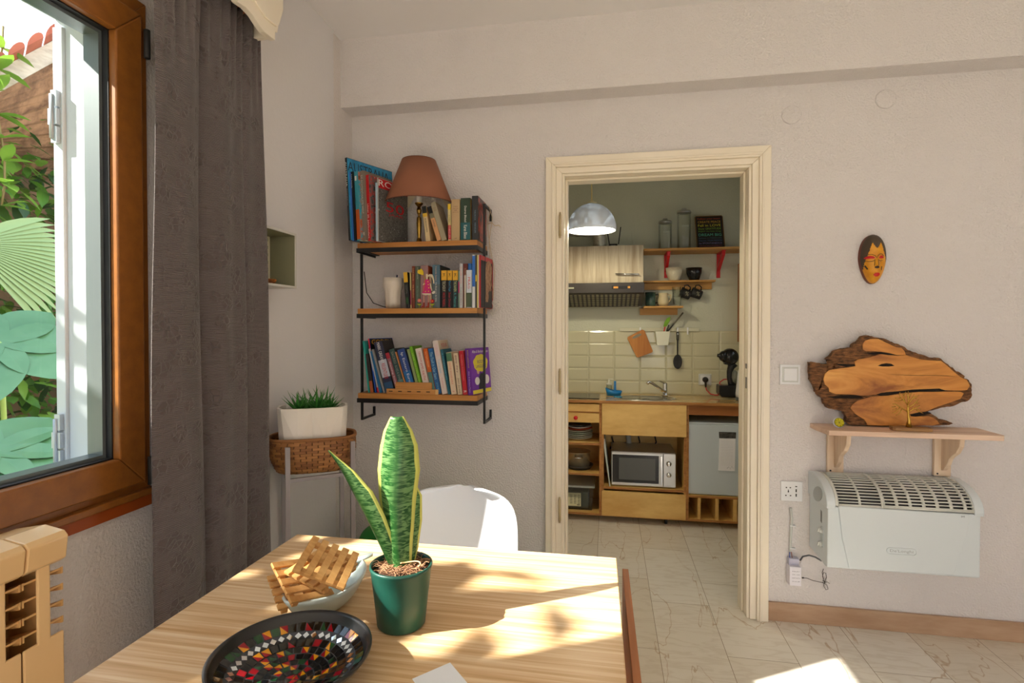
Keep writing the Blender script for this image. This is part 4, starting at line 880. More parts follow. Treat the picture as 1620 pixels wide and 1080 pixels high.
bk3('grey softcover magazine slumped beside the MARK GREANEY thriller', 588, 553, 4, 606.2, 3.6, (140, 140, 142), yf=2.350)
bk3('thick dark blue and white thriller lettered MARK GREANEY RELENTLESS', 591, 542, 11, 611, 14, (40, 44, 72), yf=2.349, bands=[(.30, .64, (190, 196, 212)), (0, .20, (40, 80, 120))], texts=[('MARK GREANEY', .77, .42, (230, 230, 235), .38), ('RELENTLESS', .42, .30, (196, 30, 50), .42)], cover=plain(40, 36, 34))
bk3('mauve-pink paperback right of the MARK GREANEY thriller', 609.5, 559, 6, 627.6, 6.5, (150, 96, 106), texts=[('Gaming Song', .5, .55, (236, 226, 226), .45)], bands=[(.86, 1, (170, 40, 60))])
bk3('dark teal fantasy paperback with grey lettering', 615, 553.5, 9, 634.8, 9.2, (44, 76, 78), texts=[('SACRED', .8, .28, (150, 150, 140), .42), ('ELVES & SHADOW', .40, .45, (150, 156, 150), .42)], bands=[(0, .3, (80, 130, 130))], cover=plain(36, 34, 30))
bk3('very thin orange spined booklet left of the blue Europe guide', 625, 557, 2.2, 644.6, 2.2, (206, 136, 84))
bk3('thick blue travel guide lettered Eastern Europe', 628, 554, 12.6, 647.6, 12.6, (44, 72, 140), texts=[('Eastern Europe', .46, .66, (225, 228, 236), .42), ('lp', .88, .08, W_, .4)], bands=[(0, .5, (26, 104, 170))], cover=plain(40, 54, 84))
bk3('pale green paperback right of the blue travel guide', 643.5, 553, 5, 661, 5, (140, 158, 104), yf=2.356)
bk3('bright lime green paperback on the bottom shelf', 647.2, 548.5, 5.5, 666.8, 5.2, (112, 178, 26), texts=[('KEVER VAN DEN GROENDE', .5, .7, (190, 220, 120), .35)], cover=plain(104, 160, 30))
bk3('white paperback with red TIMOTHY JAMES lettering', 656.8, 552, 9, 672.6, 10, (226, 214, 208), texts=[('TIMOTHY JAMES', .73, .40, (196, 40, 50), .42), ('FAITH', .40, .2, (200, 60, 60), .4), ('X', .18, .1, K_, .5)])
bk3('orange-topped paperback with teal picture spine', 669, 552, 7.4, 683.2, 7.2, (206, 98, 30), texts=[('NO TOMORROW', .76, .34, (240, 190, 130), .4)], bands=[(.0, .48, (84, 130, 128))])
bk3('medium blue paperback with pale handwritten spine title', 677, 551.7, 8.2, 690.8, 8.0, (30, 96, 160), texts=[('The Fault in Our Stars', .62, .6, (170, 214, 226), .6), ('JOHN', .15, .2, (120, 180, 210), .4)])
bk3('tall white paperback with pale pink spine lettering, tallest of the bottom shelf', 684, 539.7, 9, 699.6, 9, (222, 210, 206), d=.15, texts=[('YOUR BODY', .82, .22, (226, 176, 186), .5), ('Trish Le Saint', .52, .26, (150, 196, 220), .4), ('Publisher', .2, .2, (220, 150, 150), .3)], cover=plain(214, 198, 170), covertexts=[('YOUR', .5, .90, .6, .07, (200, 80, 80))])
bk3('slim dark teal paperback right of the tall white one', 696.8, 553, 4.2, 709, 4.2, (16, 92, 116), texts=[('A CAMBRIDGE LIFE', .62, .6, (120, 190, 210), .4)])
bk3('cream paperback with small landscape at the top of its spine', 705.2, 558, 9, 714.0, 9, (222, 200, 172), texts=[('GONE WORKABLE', .50, .52, (206, 120, 80), .3), ('o', .07, .03, (196, 50, 40), .3)], bands=[(.79, .99, (70, 120, 90))])
bk3('cream paperback with dark purple gypsy spine lettering', 717, 559, 7.6, 724.2, 7.6, (218, 198, 168), texts=[('gypsy diary', .74, .42, (110, 40, 60), .5), ('Jean Jarvid', .22, .36, (120, 90, 60), .5)])
bk3('red hardback left of the purple body language book', 725.6, 555.5, 8, 732.8, 7.6, (190, 8, 34), texts=[('Geweldloze Communicatie', .62, .6, (236, 150, 150), .25), ('R', .07, .05, W_, .6)])
pu = bk3('purple BODY LANGUAGE book with a round yellow cover title', 734.8, 551.5, 8.6, 740.6, 9, (112, 50, 160), yf=2.345, d=.170, yaw=radians(17), texts=[('BODY LANGUAGE', .77, .38, (230, 200, 60), .25), ('Allan & Barbara Pease', .28, .46, (225, 200, 235), .28)], cover=plain(116, 52, 166),
         covertexts=[('Allan & Barbara Pease', .5, .92, .84, .06, W_)])
hp = P(734.8, 551.5, Y=2.345).z-ZCc; wp = (P(749.6, 618, Y=2.345).x-P(740.6, 618, Y=2.345).x)*.99
lean = atan2(P(740.6, 618, Y=2.345).x-P(734.8, 551.5, Y=2.345).x, hp)
Mp = Matrix.Translation(wpos(pu)) @ Matrix.Rotation(-radians(17), 4, 'Z') @ Matrix.Rotation(-lean, 4, 'Y')
m = MB(); m.T = Mp; m.prism([(wp+.0002, .085+y, hp*.67+z) for (_, y, z) in [(0, .064*cos(a)*(1+.04*sin(7*a)), .040*sin(a)*(1+.04*cos(9*a))) for a in [2*pi*k/40 for k in range(40)]]], (.0008, 0, 0)); m.build('yellow_roundel', plain(222, 208, 60), pu)
for s, zc, ww in (('BODY', .70, .06), ('LANGUAGE', .60, .095)): text(s, plain(90, 50, 130), pu, Mp @ basis((wp+.0012, .085, hp*zc), (0, 1, 0), (0, 0, 1)), w=ww, h=.015, name='cover_title')
m = MB(); m.T = Mp; m.box(wp-.0001, wp+.0010, .003, .167, .003, .020); m.build('yellow_strip', plain(222, 208, 60), pu)
for yc, zc, r in ((.045, .060, .020), (.13, .062, .024)): m = MB(); m.T = Mp; m.prism([(wp+.0004, yc+r*cos(a), zc+r*.9*sin(a)) for a in [2*pi*k/24 for k in range(24)]], (.0008, 0, 0)); m.build('white_bubble', plain(226, 224, 220), pu)
m = MB(); m.T = Mp; m.prism([(wp+.0003, y, z) for y, z in ((.055, .022), (.120, .022), (.112, .075), (.098, .092), (.080, .094), (.064, .078))], (.0006, 0, 0)); m.build('suit_picture', plain(40, 40, 46), pu)
m = MB(); m.T = Mp; m.prism([(wp+.0003, .058+.012*cos(a), .108+.018*sin(a)) for a in [2*pi*k/20 for k in range(20)]], (.0006, 0, 0)); m.build('portrait_picture', plain(214, 178, 150), pu)

# ------------------------------------------------------------------ things on the shelves
# table lamp
LP = Vector((P(663, 380, Y=2.425).x, 2.425, ZA))
lm = empty('table_lamp', 'brass candlestick table lamp with a brown fabric shade on the top shelf', 'lamp', LP)
MB().lathe([(.0001, .0), (.030, 0), (.030, .004), (.022, .009), (.012, .016), (.0105, .026), (.008, .030)], LP, 32).build('base', BRASS, lm)
MB().lathe([(.007, .028), (.0105, .06), (.0125, .10), (.011, .125), (.006, .132), (.006, .140), (.011, .147), (.013, .160), (.009, .170), (.007, .176), (.012, .182), (.020, .190), (.021, .194), (.012, .196), (.008, .21)], LP, 8, smooth=False).build('stem', BRASS, lm)
MB().lathe([(.012, .196), (.014, .215), (.013, .235), (.022, .25), (.026, .27), (.018, .29), (.0001, .295)], LP, 20).build('bulb', mat('frosted_bulb', (.8, .8, .78), .3), lm)
lz = [P(663, y, Y=2.425).z-ZA for y in (330, 310, 251)]
rr0, rr1 = .156, .078; zl, zh = .192, .392
m = MB(); m.lathe([(rr0, zl), (rr1, zh)], LP, 64, caps=False)
m.build('lamp_shade', mat('brown_lampshade', S(150, 96, 70), .8, bump=(500, .3, .0006)), lm, fixn=True, solid=.0016, off=1)
m = MB(); m.lathe([(rr0-.0022, zl+.001), (rr1-.0022, zh-.001)], LP, 64, caps=False); m.build('shade_lining', mat('shade_lining_white', S(226, 216, 196), .7), lm)
for r_, z_ in ((rr0, zl), (rr1, zh)): MB().tube([LP+Vector((r_*cos(a), r_*sin(a), z_)) for a in [2*pi*k/64 for k in range(64)]], .002, 6, closed=True).build('shade_trim', mat('dark_brown_trim', S(104, 58, 40), .8), lm)
m = MB(); m.tube([LP+Vector((.030*cos(a), .030*sin(a), .245)) for a in [2*pi*k/24 for k in range(24)]], .0012, 6, closed=True)
for a in (0, 2.1, 4.2): m.tube([LP+Vector((.030*cos(a), .030*sin(a), .245)), LP+Vector((.05*cos(a), .05*sin(a), .33)), LP+Vector(((rr1)*cos(a), (rr1)*sin(a), zh-.002))], .0012, 6)
m.build('shade_carrier', BLKM, lm)
# white fluted tumbler with a pen in it
cx = P(622, 487, Y=2.39).x; cp = empty('plastic_tumbler', 'white fluted plastic tumbler standing alone on the middle shelf', 'cup', (cx, 2.39, ZB))
def flut(r, z, k): return r*(1-(.07*(1-abs(cos(4*k)))**1.0 if z < .088 else 0))
rows = [[(cx+flut(r, z, a)*cos(a), 2.39+flut(r, z, a)*sin(a), ZB+z+.0005) for a in [2*pi*k/64 for k in range(64)]] for r, z in ((.0001, .002), (.032, .002), (.034, 0), (.036, .03), (.039, .06), (.041, .083), (.0455, .096), (.0465, .12), (.0475, .143), (.0455, .143), (.043, .10), (.037, .08), (.032, .01), (.0001, .01))]
MB().grid(rows, True, True).build('tumbler_body', mat('milky_plastic', S(218, 208, 196), .3, spec=.5), cp)
tag(MB().tube([(cx+.006, 2.395, ZB+.012), (cx+.012, 2.41, ZB+.160)], .0035, 8).build('pen', plain(24, 50, 90)), 'dark blue pen standing in the white tumbler', 'pen')
tag(MB().tube([(-1.150, 2.415, ZB+.18), (-1.145, 2.43, ZB+.08), (-1.115, 2.44, ZB+.03), (-1.06, 2.43, ZB+.012), (cx-.03, 2.45, ZB+.003), (cx+.05, 2.46, ZB+.0025)], .0022, 8).build('cable', BLKR), 'thin black cable trailing down the left post onto the middle shelf', 'cable')
# rabbit figure: flat painted metal figure with flower and boots
RY = 2.326+.012; rb = empty('rabbit_figurine', 'pink-dressed rabbit figurine holding a yellow tulip on the middle shelf', 'figurine', (P(675, 487, Y=RY).x, RY, ZB))
def pr(name, pts, m_, y0=RY, t=.004): MB().prism([P(x, y, Y=y0) for x, y in pts][::-1], (0, t, 0)).build(name, m_, rb, bevel=.0006)
def u5(pts): return [(600+x/10.8, 400+y/10.8) for x, y in pts]
pr('dress', u5([(770,455),(800,448),(840,450),(862,480),(880,560),(882,690),(735,688),(745,580),(760,500)]), plain(205, 40, 120))
pr('petticoat', u5([(728,686),(884,688),(880,712),(850,722),(820,714),(790,724),(760,714),(735,706)]), plain(226, 214, 190), RY+.001)
pr('head', u5([(795,365),(815,355),(830,370),(832,410),(822,452),(805,452),(798,410)]), plain(222, 206, 176), RY-.001)
pr('ear', u5([(826,385),(860,362),(905,368),(922,400),(938,470),(940,520),(925,525),(918,470),(900,420),(865,395),(832,405)]), plain(222, 206, 176), RY+.002)
pr('arm', u5([(862,510),(880,530),(905,640),(893,650),(870,590)]), plain(222, 206, 176), RY-.002)
pr('arm', u5([(765,510),(745,540),(742,550),(770,540),(785,525)]), plain(222, 206, 176), RY-.002)
for x in (762, 838): pr('leg', u5([(x-7,720),(x+7,720),(x+7,850),(x-7,850)]), plain(216, 160, 140))
for x in (762, 840): pr('boot', u5([(x-14,845),(x+12,845),(x+10,905),(x+8,940),(x-54,940),(x-48,918),(x-16,900)]), plain(150, 44, 28))
pr('tulip', u5([(648,325),(665,285),(690,290),(712,262),(735,290),(752,320),(755,368),(735,378),(700,365),(665,352)]), plain(236, 206, 40))
m = MB(); m.tube([P(*u5([q])[0], Y=RY-.002) for q in ((752,370),(780,440),(770,540),(750,660))], .0012, 6); m.build('tulip_stem', plain(200, 160, 50), rb)
pr('hen', u5([(895,680),(915,655),(945,645),(955,660),(945,690),(910,700)]), plain(220, 214, 200), RY-.002)
for (cx_, cy_, c1) in ((683, 812, (220, 120, 120)), (905, 822, (196, 24, 50))):
    pts = []
    for k in range(24): a = 2*pi*k/24; r = 40 if k % 2 else 24; pts.append((cx_+r*cos(a), cy_+r*sin(a)))
    pr('flower', u5(pts), plain(*c1), RY-.001); pr('flower_centre', u5([(cx_+9*cos(a), cy_+9*sin(a)) for a in [2*pi*k/10 for k in range(10)]]), plain(236, 196, 60), RY-.003)
    pr('flower_leaf', u5([(cx_-38,860),(cx_-20,870),(cx_,868),(cx_+20,870),(cx_+38,860),(cx_+28,888),(cx_+5,892),(cx_+4,938),(cx_-4,938),(cx_-5,892),(cx_-28,888)]), plain(170, 180, 40))
for (x, y) in ((830,490),(838,540),(790,658),(845,595),(842,655)): pr('dress_dot', u5([(x+10*cos(a), y+10*sin(a)) for a in [2*pi*k/10 for k in range(10)]]), plain(232, 200, 70), RY-.0012, .0015)
MB().box(rb.location.x-.04, rb.location.x+.04, RY-.004, RY+.008, ZB+.0003, ZB+.0018).build('base_strip', plain(150, 130, 60), rb)
# wooden blocks on the bottom shelf
BW = wood('game_box_wood', S(176, 112, 54), S(220, 164, 98), 'X', 5, .5)
zq = ZCc
a0 = P(612.5, 622, Y=2.345).x; a1 = P(697.5, 622, Y=2.345).x
gm = empty('wooden_game_box', 'flat wooden box with dark inlays lying in front of the bottom shelf books', 'box', ((a0+a1)/2, 2.34, zq)); 
# front books stop behind it: the box sits on the shelf lip
m = MB(); m.box(a0, a1-.025, 2.3365, 2.3485, zq+.0005, zq+.0235); m.build('box_body', BW, gm, bevel=.001)
m = MB(); m.box(a1-.0245, a1-.012, 2.337, 2.348, zq+.0005, zq+.0235); m.build('box_end', mat('end_grain', S(222, 176, 116), .6), gm)
for k in range(5): MB().box(a0+.012+k*.045, a0+.030+k*.045, 2.3360, 2.3364, zq+.010, zq+.0145).build('inlay', plain(60, 44, 28), gm)
b0 = P(626.5, 606, Y=2.345).x; b1 = P(683.5, 606, Y=2.345).x
tag(MB().box(b0, b1, 2.3368, 2.3482, zq+.0242, zq+.0242+.030).build('wooden_block', BW, bevel=.001), 'plain wooden block lying on the inlaid wooden game box', 'block')
# twig heart on a cord
hx, hy = P(778, 488, Y=2.515).x, 2.515
ht = empty('heart_ornament', 'white woven twig heart hanging on a cream cord beside the bookshelf', 'ornament', (hx, hy, P(778, 505, Y=2.515).z))
m = MB(); rr = random.Random(2); cz = P(779, 485, Y=2.515).z; cxh = P(779, 485, Y=2.515).x
hp_ = lambda t: Vector((cxh + .0024*(16*sin(t)**3), hy, cz + .0026*(13*cos(t)-5*cos(2*t)-2*cos(3*t)-cos(4*t))))
m.tube([hp_(2*pi*k/40)+Vector((0, rr.uniform(-.002, .002), 0)) for k in range(40)], .0014, 6, closed=True)
for k in range(34): a, b = rr.uniform(0, 6.28), rr.uniform(0, 6.28); m.tube([hp_(a), (hp_(a)+hp_(b))/2+Vector((0, rr.uniform(-.010, .010), 0)), hp_(b)], .0012, 5)
m.build('twig_heart', mat('white_twig', S(226, 222, 216), .7), ht)
m = MB(); tp_ = (776.5, 329); q = lambda x, y, yy=2.515: P(x, y, Y=yy)
m.tube([q(772, 325, 2.47), q(776, 332), q(771, 356), q(777, 400), q(783, 430), q(780, 470)], .0016, 6); m.tube([q(774, 327, 2.47), q(779, 345), q(774, 380), q(776, 430), q(780, 472)], .0016, 6)
m.tube([q(772, 354), q(778, 352), q(783, 357), q(789, 356), q(792, 359)], .0022, 6); m.tube([q(780, 472), q(775, 462), q(779, 450), q(781, 462), q(780, 474)], .0016, 6)
m.build('cord', mat('cream_cord', S(206, 186, 158), .8), ht)
# ================================================================== RIGHT SIDE OF THE BACK WALL
# carved mask
mk = empty('wall_mask', 'small carved wooden face mask painted yellow with red eyelids and lips', 'mask', (P(1379, 410, Y=YW).x, YW, P(1379, 445, Y=YW).z))
mc = P(1379, 410, Y=YW-.02); W2, H2 = .0495, .104
YEL = mat('yellow_mask_paint', S(226, 158, 24), .4, var=(40, S(208, 134, 18)), bump=(60, .3, .001)); HAIR = mat('dark_hair_wood', S(72, 58, 44), .6, bump=(80, .5, .001)); MBR = mat('reddish_wood', S(110, 54, 36), .6)
def msurf(u, v, k=1.0):      # u -1..1 across, v -1..1 up
    wv = W2*(sqrt(max(0, 1-abs(v)**2.3)))*(1-.26*max(0, -v)); x = u*wv
    d = .046*(max(0, 1-u*u)**.5)*(max(0, 1-v**4)**.5)*(.92)
    nose = .012*math.exp(-(x/.007)**2)*math.exp(-((v+.18)/.22)**2) if v < .3 else 0
    d += nose + .004*math.exp(-((abs(x)-.022)/.012)**2-((v-.06)/.07)**2) + .006*math.exp(-(x/.016)**2-((v+.62)/.09)**2) 
    return Vector((mc.x+x+.004, YW-.018-d*k, mc.z+v*H2))
def hairline(u): return .50-.9*max(0, abs(u)-.42)**1.1*1.9 + (-.10*max(0, 1-abs(u)/.25) + .12*max(0, 1-abs(abs(u)-.38)/.2))
m = MB(); n_ = 48; rows = [[msurf(-1+2*j/n_, -1+2*i/n_) for j in range(n_+1)] for i in range(n_+1)]
m.grid(rows); 
for k in range(len(m.f)):
    i, j = k//n_, k % n_; u, v = -1+2*(j+.5)/n_, -1+2*(i+.5)/n_; m.m[k] = 1 if v > hairline(u) else 0
m.build('mask_face', [YEL, HAIR], mk)
m = MB(); out = [msurf(0, sin(t))*0 + Vector((mc.x+.004+cos(t)*0 + (W2*sqrt(max(0, 1-abs(sin(t))**2.3))*(1-.26*max(0, -sin(t))))*(1 if cos(t) >= 0 else -1), YW-.021, mc.z+sin(t)*H2)) for t in [2*pi*(k+.5)/64 for k in range(64)]]
m.prism([Vector((p.x, YW-.0005, p.z)) for p in out], (0, -.021, 0)); m.build('mask_rim', MBR, mk)
def on(pts, name, m_, lift=.003):
    a = []
    for x, y in pts:
        q = P(1330+x/10.8, 360+y/10.8, Y=YW-.055); u = max(-.97, min(.97, (q.x-mc.x-.004)/max(1e-4, W2*(sqrt(max(.02, 1-abs((q.z-mc.z)/H2)**2.3)))))); v = max(-.97, min(.97, (q.z-mc.z)/H2)); s = msurf(u, v); a.append(Vector((s.x, s.y-lift, s.z)))
    c = sum(a, Vector())/len(a); mb = MB(); mb.add([c+Vector((0,-.001,0))]+a, [(0, k+1, (k+1) % len(a)+1) for k in range(len(a))]); mb.build(name, m_, mk, solid=.001, off=0, fixn=False)
on([(420,515),(450,492),(500,482),(545,495),(572,520),(560,530),(490,532),(425,530)], 'eyelid', RED); on([(632,515),(655,490),(690,475),(715,500),(722,520),(690,530),(640,530)], 'eyelid', RED)
on([(535,803),(570,775),(600,772),(640,772),(662,790),(660,812),(630,835),(580,835)], 'lips', mat('mask_lips', S(196, 24, 26), .35))
on([(560,670),(600,655),(640,665),(640,690),(600,700),(565,690)], 'nostrils', plain(60, 34, 14)); on([(415,648),(432,640),(465,705),(450,715)], 'scar_mark', plain(50, 34, 20)); on([(690,665),(705,660),(702,725),(692,728)], 'scar_mark', plain(50, 34, 20))
def online(pts, name='carved_line', r=.0011):
    a = []
    for x, y in pts:
        q = P(1330+x/10.8, 360+y/10.8, Y=YW-.055); v = max(-.97, min(.97, (q.z-mc.z)/H2)); u = max(-.97, min(.97, (q.x-mc.x-.004)/(W2*sqrt(max(.02, 1-abs(v)**2.3))))); s = msurf(u, v); a.append(Vector((s.x, s.y-.001, s.z)))
    MB().tube(a, r, 6).build(name, plain(60, 40, 18), mk)
online([(400,525),(430,480),(480,458),(530,458),(575,480),(600,520),(620,480),(660,450),(700,450),(722,485)]); online([(430,560),(480,580),(540,575),(560,560)]); online([(630,560),(670,572),(710,555)]); online([(570,545),(568,600),(562,650)]); online([(612,545),(612,600),(625,655)])

# light switch
def plate(name, label, cat, px, py, w_, h_):
    c = P(px, py, Y=YW); e = empty(name, label, cat, (c.x, YW, c.z))
    MB().box(c.x-w_/2, c.x+w_/2, YW-.009, YW-.0003, c.z-h_/2, c.z+h_/2).build('face_plate', WHT, e, bevel=.0015); return e, c
e, c = plate('light_switch', 'white square light switch between the doorway and the wood slab', 'switch', 1249, 592, .083, .086)
m = MB(); m.box(c.x-.033, c.x+.033, YW-.0105, YW-.009, c.z-.034, c.z+.034); m.build('inner_frame', WHT2, e, bevel=.001)
MB().prism([(c.x-.027, YW-.0105, c.z-.027), (c.x+.027, YW-.0105, c.z-.027), (c.x+.027, YW-.0105, c.z+.027), (c.x-.027, YW-.0105, c.z+.027)][::-1], (0, -.004, 0)).build('rocker', WHT, e, bevel=.001)
# socket with usb ports
e, c = plate('wall_socket', 'white universal wall socket with usb ports left of the heater', 'socket', 1251.5, 776, .088, .086)
m = MB()
for dx, dz in ((-.022,.016),(-.006,.016),(-.014,-.002),(-.024,-.019),(-.005,-.019)): m.cbox((c.x+dx, YW-.0092, c.z+dz), (.0055, .0012, .0045)); 
m.cbox((c.x-.014, YW-.0092, c.z+.001), (.003, .0012, .012)); m.cbox((c.x+.018, YW-.0092, c.z+.004), (.005, .0012, .013)); m.cbox((c.x+.018, YW-.0092, c.z-.016), (.005, .0012, .013)); m.cbox((c.x+.018, YW-.0092, c.z+.022), (.008, .0008, .004)); m.build('socket_holes', BLKR, e)
# conduit with clips
def wp(x, y, off=.008): return P(x, y, Y=YW-off)
cd = empty('cable_conduit', 'white cable clipped down the wall between socket and thermostat box', 'cable', wp(1252, 870, 0))
MB().tube([wp(1251, 803), wp(1252.5, 820), wp(1251, 845), wp(1250, 872)], .0055, 10).build('conduit', WHT2, cd)
for y in (830, 865.5): m = MB(); q = wp(1252, y, .0); m.box(q.x-.009, q.x+.014, YW-.015, YW-.0005, q.z-.0025, q.z+.0025); m.build('clip', WHT, cd, bevel=.001)
for dx, c_ in ((-.5, (30, 80, 190)), (1.5, (150, 60, 30))): MB().tube([wp(1250+dx, 871), wp(1250+dx*2.4, 884, .02)], .0014, 6).build('wire', plain(*c_), cd)
# thermostat / relay box
tbx = empty('thermostat_box', 'small white relay box with printed label left of the heater', 'control box', wp(1256, 930, 0))
z0, z1 = wp(1256, 926, .045).z, wp(1256, 886, .045).z; x0, x1 = wp(1249, 900, .045).x, wp(1267.5, 900, .045).x
MB().box(x0, x1, YW-.048, YW-.001, z0, z1-.028).build('box_body', mat('lilac_white_plastic', S(232, 230, 240), .4), tbx, bevel=.002)
m = MB(); m.box(x0+.003, x1-.003, YW-.030, YW-.001, z1-.028, z1); m.build('terminal_cover', mat('lilac_grey_plastic', S(190, 190, 212), .4), tbx, bevel=.001)
for s, zc, w_ in (('RELAY', .77, .030), ('ON  OFF', .60, .030), ('SMART SWITCH', .42, .034), ('Sonoff', .24, .030)):
    text(s, plain(90, 90, 110), tbx, basis(((x0+x1)/2+.002, YW-.0484, z0+(z1-.028-z0)*zc), (1,0,0), (0,0,1)), w=w_, h=.004)
tag(MB().tube([P(1266, 886, Y=YW-.02), P(1270, 880, Y=YW-.04), P(1280, 878, Y=YW-.05), P(1290, 881, Y=YW-.05), P(1300, 887, Y=YW-.06)], .0035, 10).build('power_cable', mat('grey_cable', S(92, 94, 100), .5)), 'grey power cable curving from the relay box to the heater', 'cable')
ac = empty('antenna_cable', 'thin dark cable tied in a bow below the heater', 'cable', P(1302, 915, Y=YW-.02))
u8 = lambda x, y, yy=YW-.02: P(1220+x/5.14, 740+y/5.14, Y=yy)
m = MB(); m.tube([u8(250,893), u8(290,895), u8(340,915), u8(420,932)], .0014, 6); m.tube([u8(250,893), u8(266,893)], .003, 8)
m.tube([u8(425,820), u8(415,850), u8(425,900), u8(432,930), u8(450,890), u8(445,855), u8(425,850), u8(418,880), u8(432,930)], .0013, 6)
m.tube([u8(432,930), u8(428,960), u8(445,990), u8(463,985), u8(455,955), u8(432,935)], .0013, 6); m.tube([u8(432,930), u8(455,925), u8(475,940)], .0011, 5); m.tube([u8(420,915), u8(440,925), u8(430,940), u8(418,928)], .002, 6); m.build('cable_loop', plain(60, 48, 42), ac)

# shelf with two brackets
PIN = wood('pale_pine', S(206, 172, 148), S(236, 208, 186), 'X', 3, .6)
PINZ = wood('pale_pine_upright', S(212, 184, 156), S(240, 218, 192), 'Z', 3, .6)
ws = empty('wall_shelf', 'pale pine wall shelf with two shaped brackets above the heater', 'shelf', P(1430, 680, Y=YW))
zs = P(1445, 688, Y=2.37).z; zs = .880
l0, l1 = P(1281, 672, Y=YW).x, P(1583, 688, Y=2.40).x
MB().prism([(l0, YW-.001, zs-.020), (l0, 2.47, zs-.020), (P(1312, 683, Y=2.36).x, 2.365, zs-.020), (l1-.01, 2.365, zs-.020), (l1, 2.38, zs-.020), (l1, YW-.001, zs-.020)][::-1], (0, 0, .020)).build('shelf_board', PIN, ws, bevel=.002)
for (xl, xr, zb_) in ((1309, 1336, 750), (1478, 1506, 755)):
    a, b = P(xl, 720, Y=YW-.018).x, P(xr-1, 720, Y=YW-.018).x; zb = P(xl, zb_-2, Y=YW-.018).z
    MB().prism([(a, YW-.001, zb), (b, YW-.001, zb), (b, YW-.001, zs-.0205), (a, YW-.001, zs-.0205)], (0, -.018, 0)).build('back_plate', PINZ, ws, bevel=.004)
    c = (a+b)/2; pr_ = [(YW-.0185, zb+.025), (YW-.030, zb+.030), (YW-.055, zb+.058), (YW-.068, zb+.085), (YW-.085, zb+.100), (YW-.112, zb+.118), (YW-.135, zb+.150), (YW-.140, zs-.0205), (YW-.0185, zs-.0205)]
    m = MB(); m.prism([(c-.006, y, z) for y, z in pr_], (.018, 0, 0)); m.build('bracket', PINZ, ws, bevel=.002)
    m = MB()
    for zz in (zb+.012, zs-.042): m.lathe([(.0001, .0005), (.0035, .0005)], (a+.012, YW-.019, zz), 12, axis=(0,-1,0), caps=False); m.lathe([(.0035, 0), (.0035, .0012), (.0001, .0012)], (a+.012, YW-.0191, zz), 12, axis=(0,-1,0))
    m.build('screw', BLKR, ws)
# live-edge slab: bark rim, pale face, dark cracks
sl = empty('wood_slab', 'large live-edge wood slab with dark bark and cracks leaning on the pine shelf', 'wood slab', P(1400, 672, Y=2.49))
YS = 2.485
def s7(x, y, yy=YS): return P(1270+x/5.786, 520+y/5.786, Y=yy)
OUT = [(64,305),(110,306),(165,314),(170,325),(240,322),(300,318),(330,322),(270,305),(215,280),(240,262),(270,232),(290,205),(350,186),(400,178),(455,172),(462,145),(500,122),(530,98),(545,72),(580,60),(630,66),(670,78),(720,84),(790,108),(830,128),(880,142),(925,162),(965,195),(1010,212),(1080,232),(1160,262),(1230,266),(1270,276),(1330,325),(1390,375),(1440,400),(1485,435),(1480,455),(1520,470),(1545,505),(1548,560),(1546,620),(1510,660),(1450,672),(1380,706),(1290,718),(1200,742),(1140,758),(1190,785),(1240,820),(1275,835),(1330,845),(1375,868),(1340,880),(1200,886),(1000,888),(700,886),(580,882),(440,876),(395,850),(400,800),(380,762),(320,740),(240,730),(200,690),(190,640),(150,612),(122,580),(105,520),(70,465),(66,400)]
rr = random.Random(6)
def jag(pts, a, sub=3):
    o = []
    for i in range(len(pts)):
        p, q = pts[i], pts[(i+1) % len(pts)]
        for k in range(sub): t = k/sub; o.append((p[0]+(q[0]-p[0])*t+(rr.uniform(-a, a) if k else 0), p[1]+(q[1]-p[1])*t+(rr.uniform(-a, a) if k else 0)))
    return o
def clampz(p): p.z = max(p.z, zs+.0012); return p
BARK = mat('rough_bark', S(150, 102, 62), .9, bump=(55, 1, .012, (1, 1, 3)), var=(38, S(66, 42, 26), (1, 1, 3)))
def slabface():
    m = bpy.data.materials.new('slab_face'); m.use_nodes = True; n = m.node_tree.nodes; l = m.node_tree.links; b = n['Principled BSDF']; b.inputs['Roughness'].default_value = .45
    t = n.new('ShaderNodeTexCoord'); mp = n.new('ShaderNodeMapping'); mp.inputs['Scale'].default_value = (.35, 1, 1); l.new(t.outputs['Object'], mp.inputs[0])
    z = n.new('ShaderNodeTexNoise'); z.inputs['Scale'].default_value = 9; z.inputs['Detail'].default_value = 7; z.inputs['Roughness'].default_value = .6; z.inputs['Distortion'].default_value = .8; l.new(mp.outputs[0], z.inputs['Vector'])
    r = n.new('ShaderNodeValToRGB'); e = r.color_ramp.elements; e[0].position = .34; e[0].color = (*S(146, 82, 26), 1); e[1].position = .66; e[1].color = (*S(232, 170, 86), 1); k = e.new(.5); k.color = (*S(206, 136, 56), 1); l.new(z.outputs['Fac'], r.inputs[0]); l.new(r.outputs[0], b.inputs['Base Color']); return m
m = MB(); pts = [clampz(s7(x, y)) for x, y in jag(OUT, 5)]
bc = sum(pts, Vector())/len(pts)
ipts = [p + Vector((0, -.006, 0)) + (bc-p).normalized()*.012 for p in pts]
n_ = len(pts); vb = [p+Vector((0, .030, 0)) for p in pts]
m.add(vb+pts, [tuple(range(n_))] + [(i, (i+1) % n_, n_+(i+1) % n_, n_+i) for i in range(n_)] + [tuple(range(n_, 2*n_))[::-1]])
m.build('bark_body', BARK, sl, solid=0)
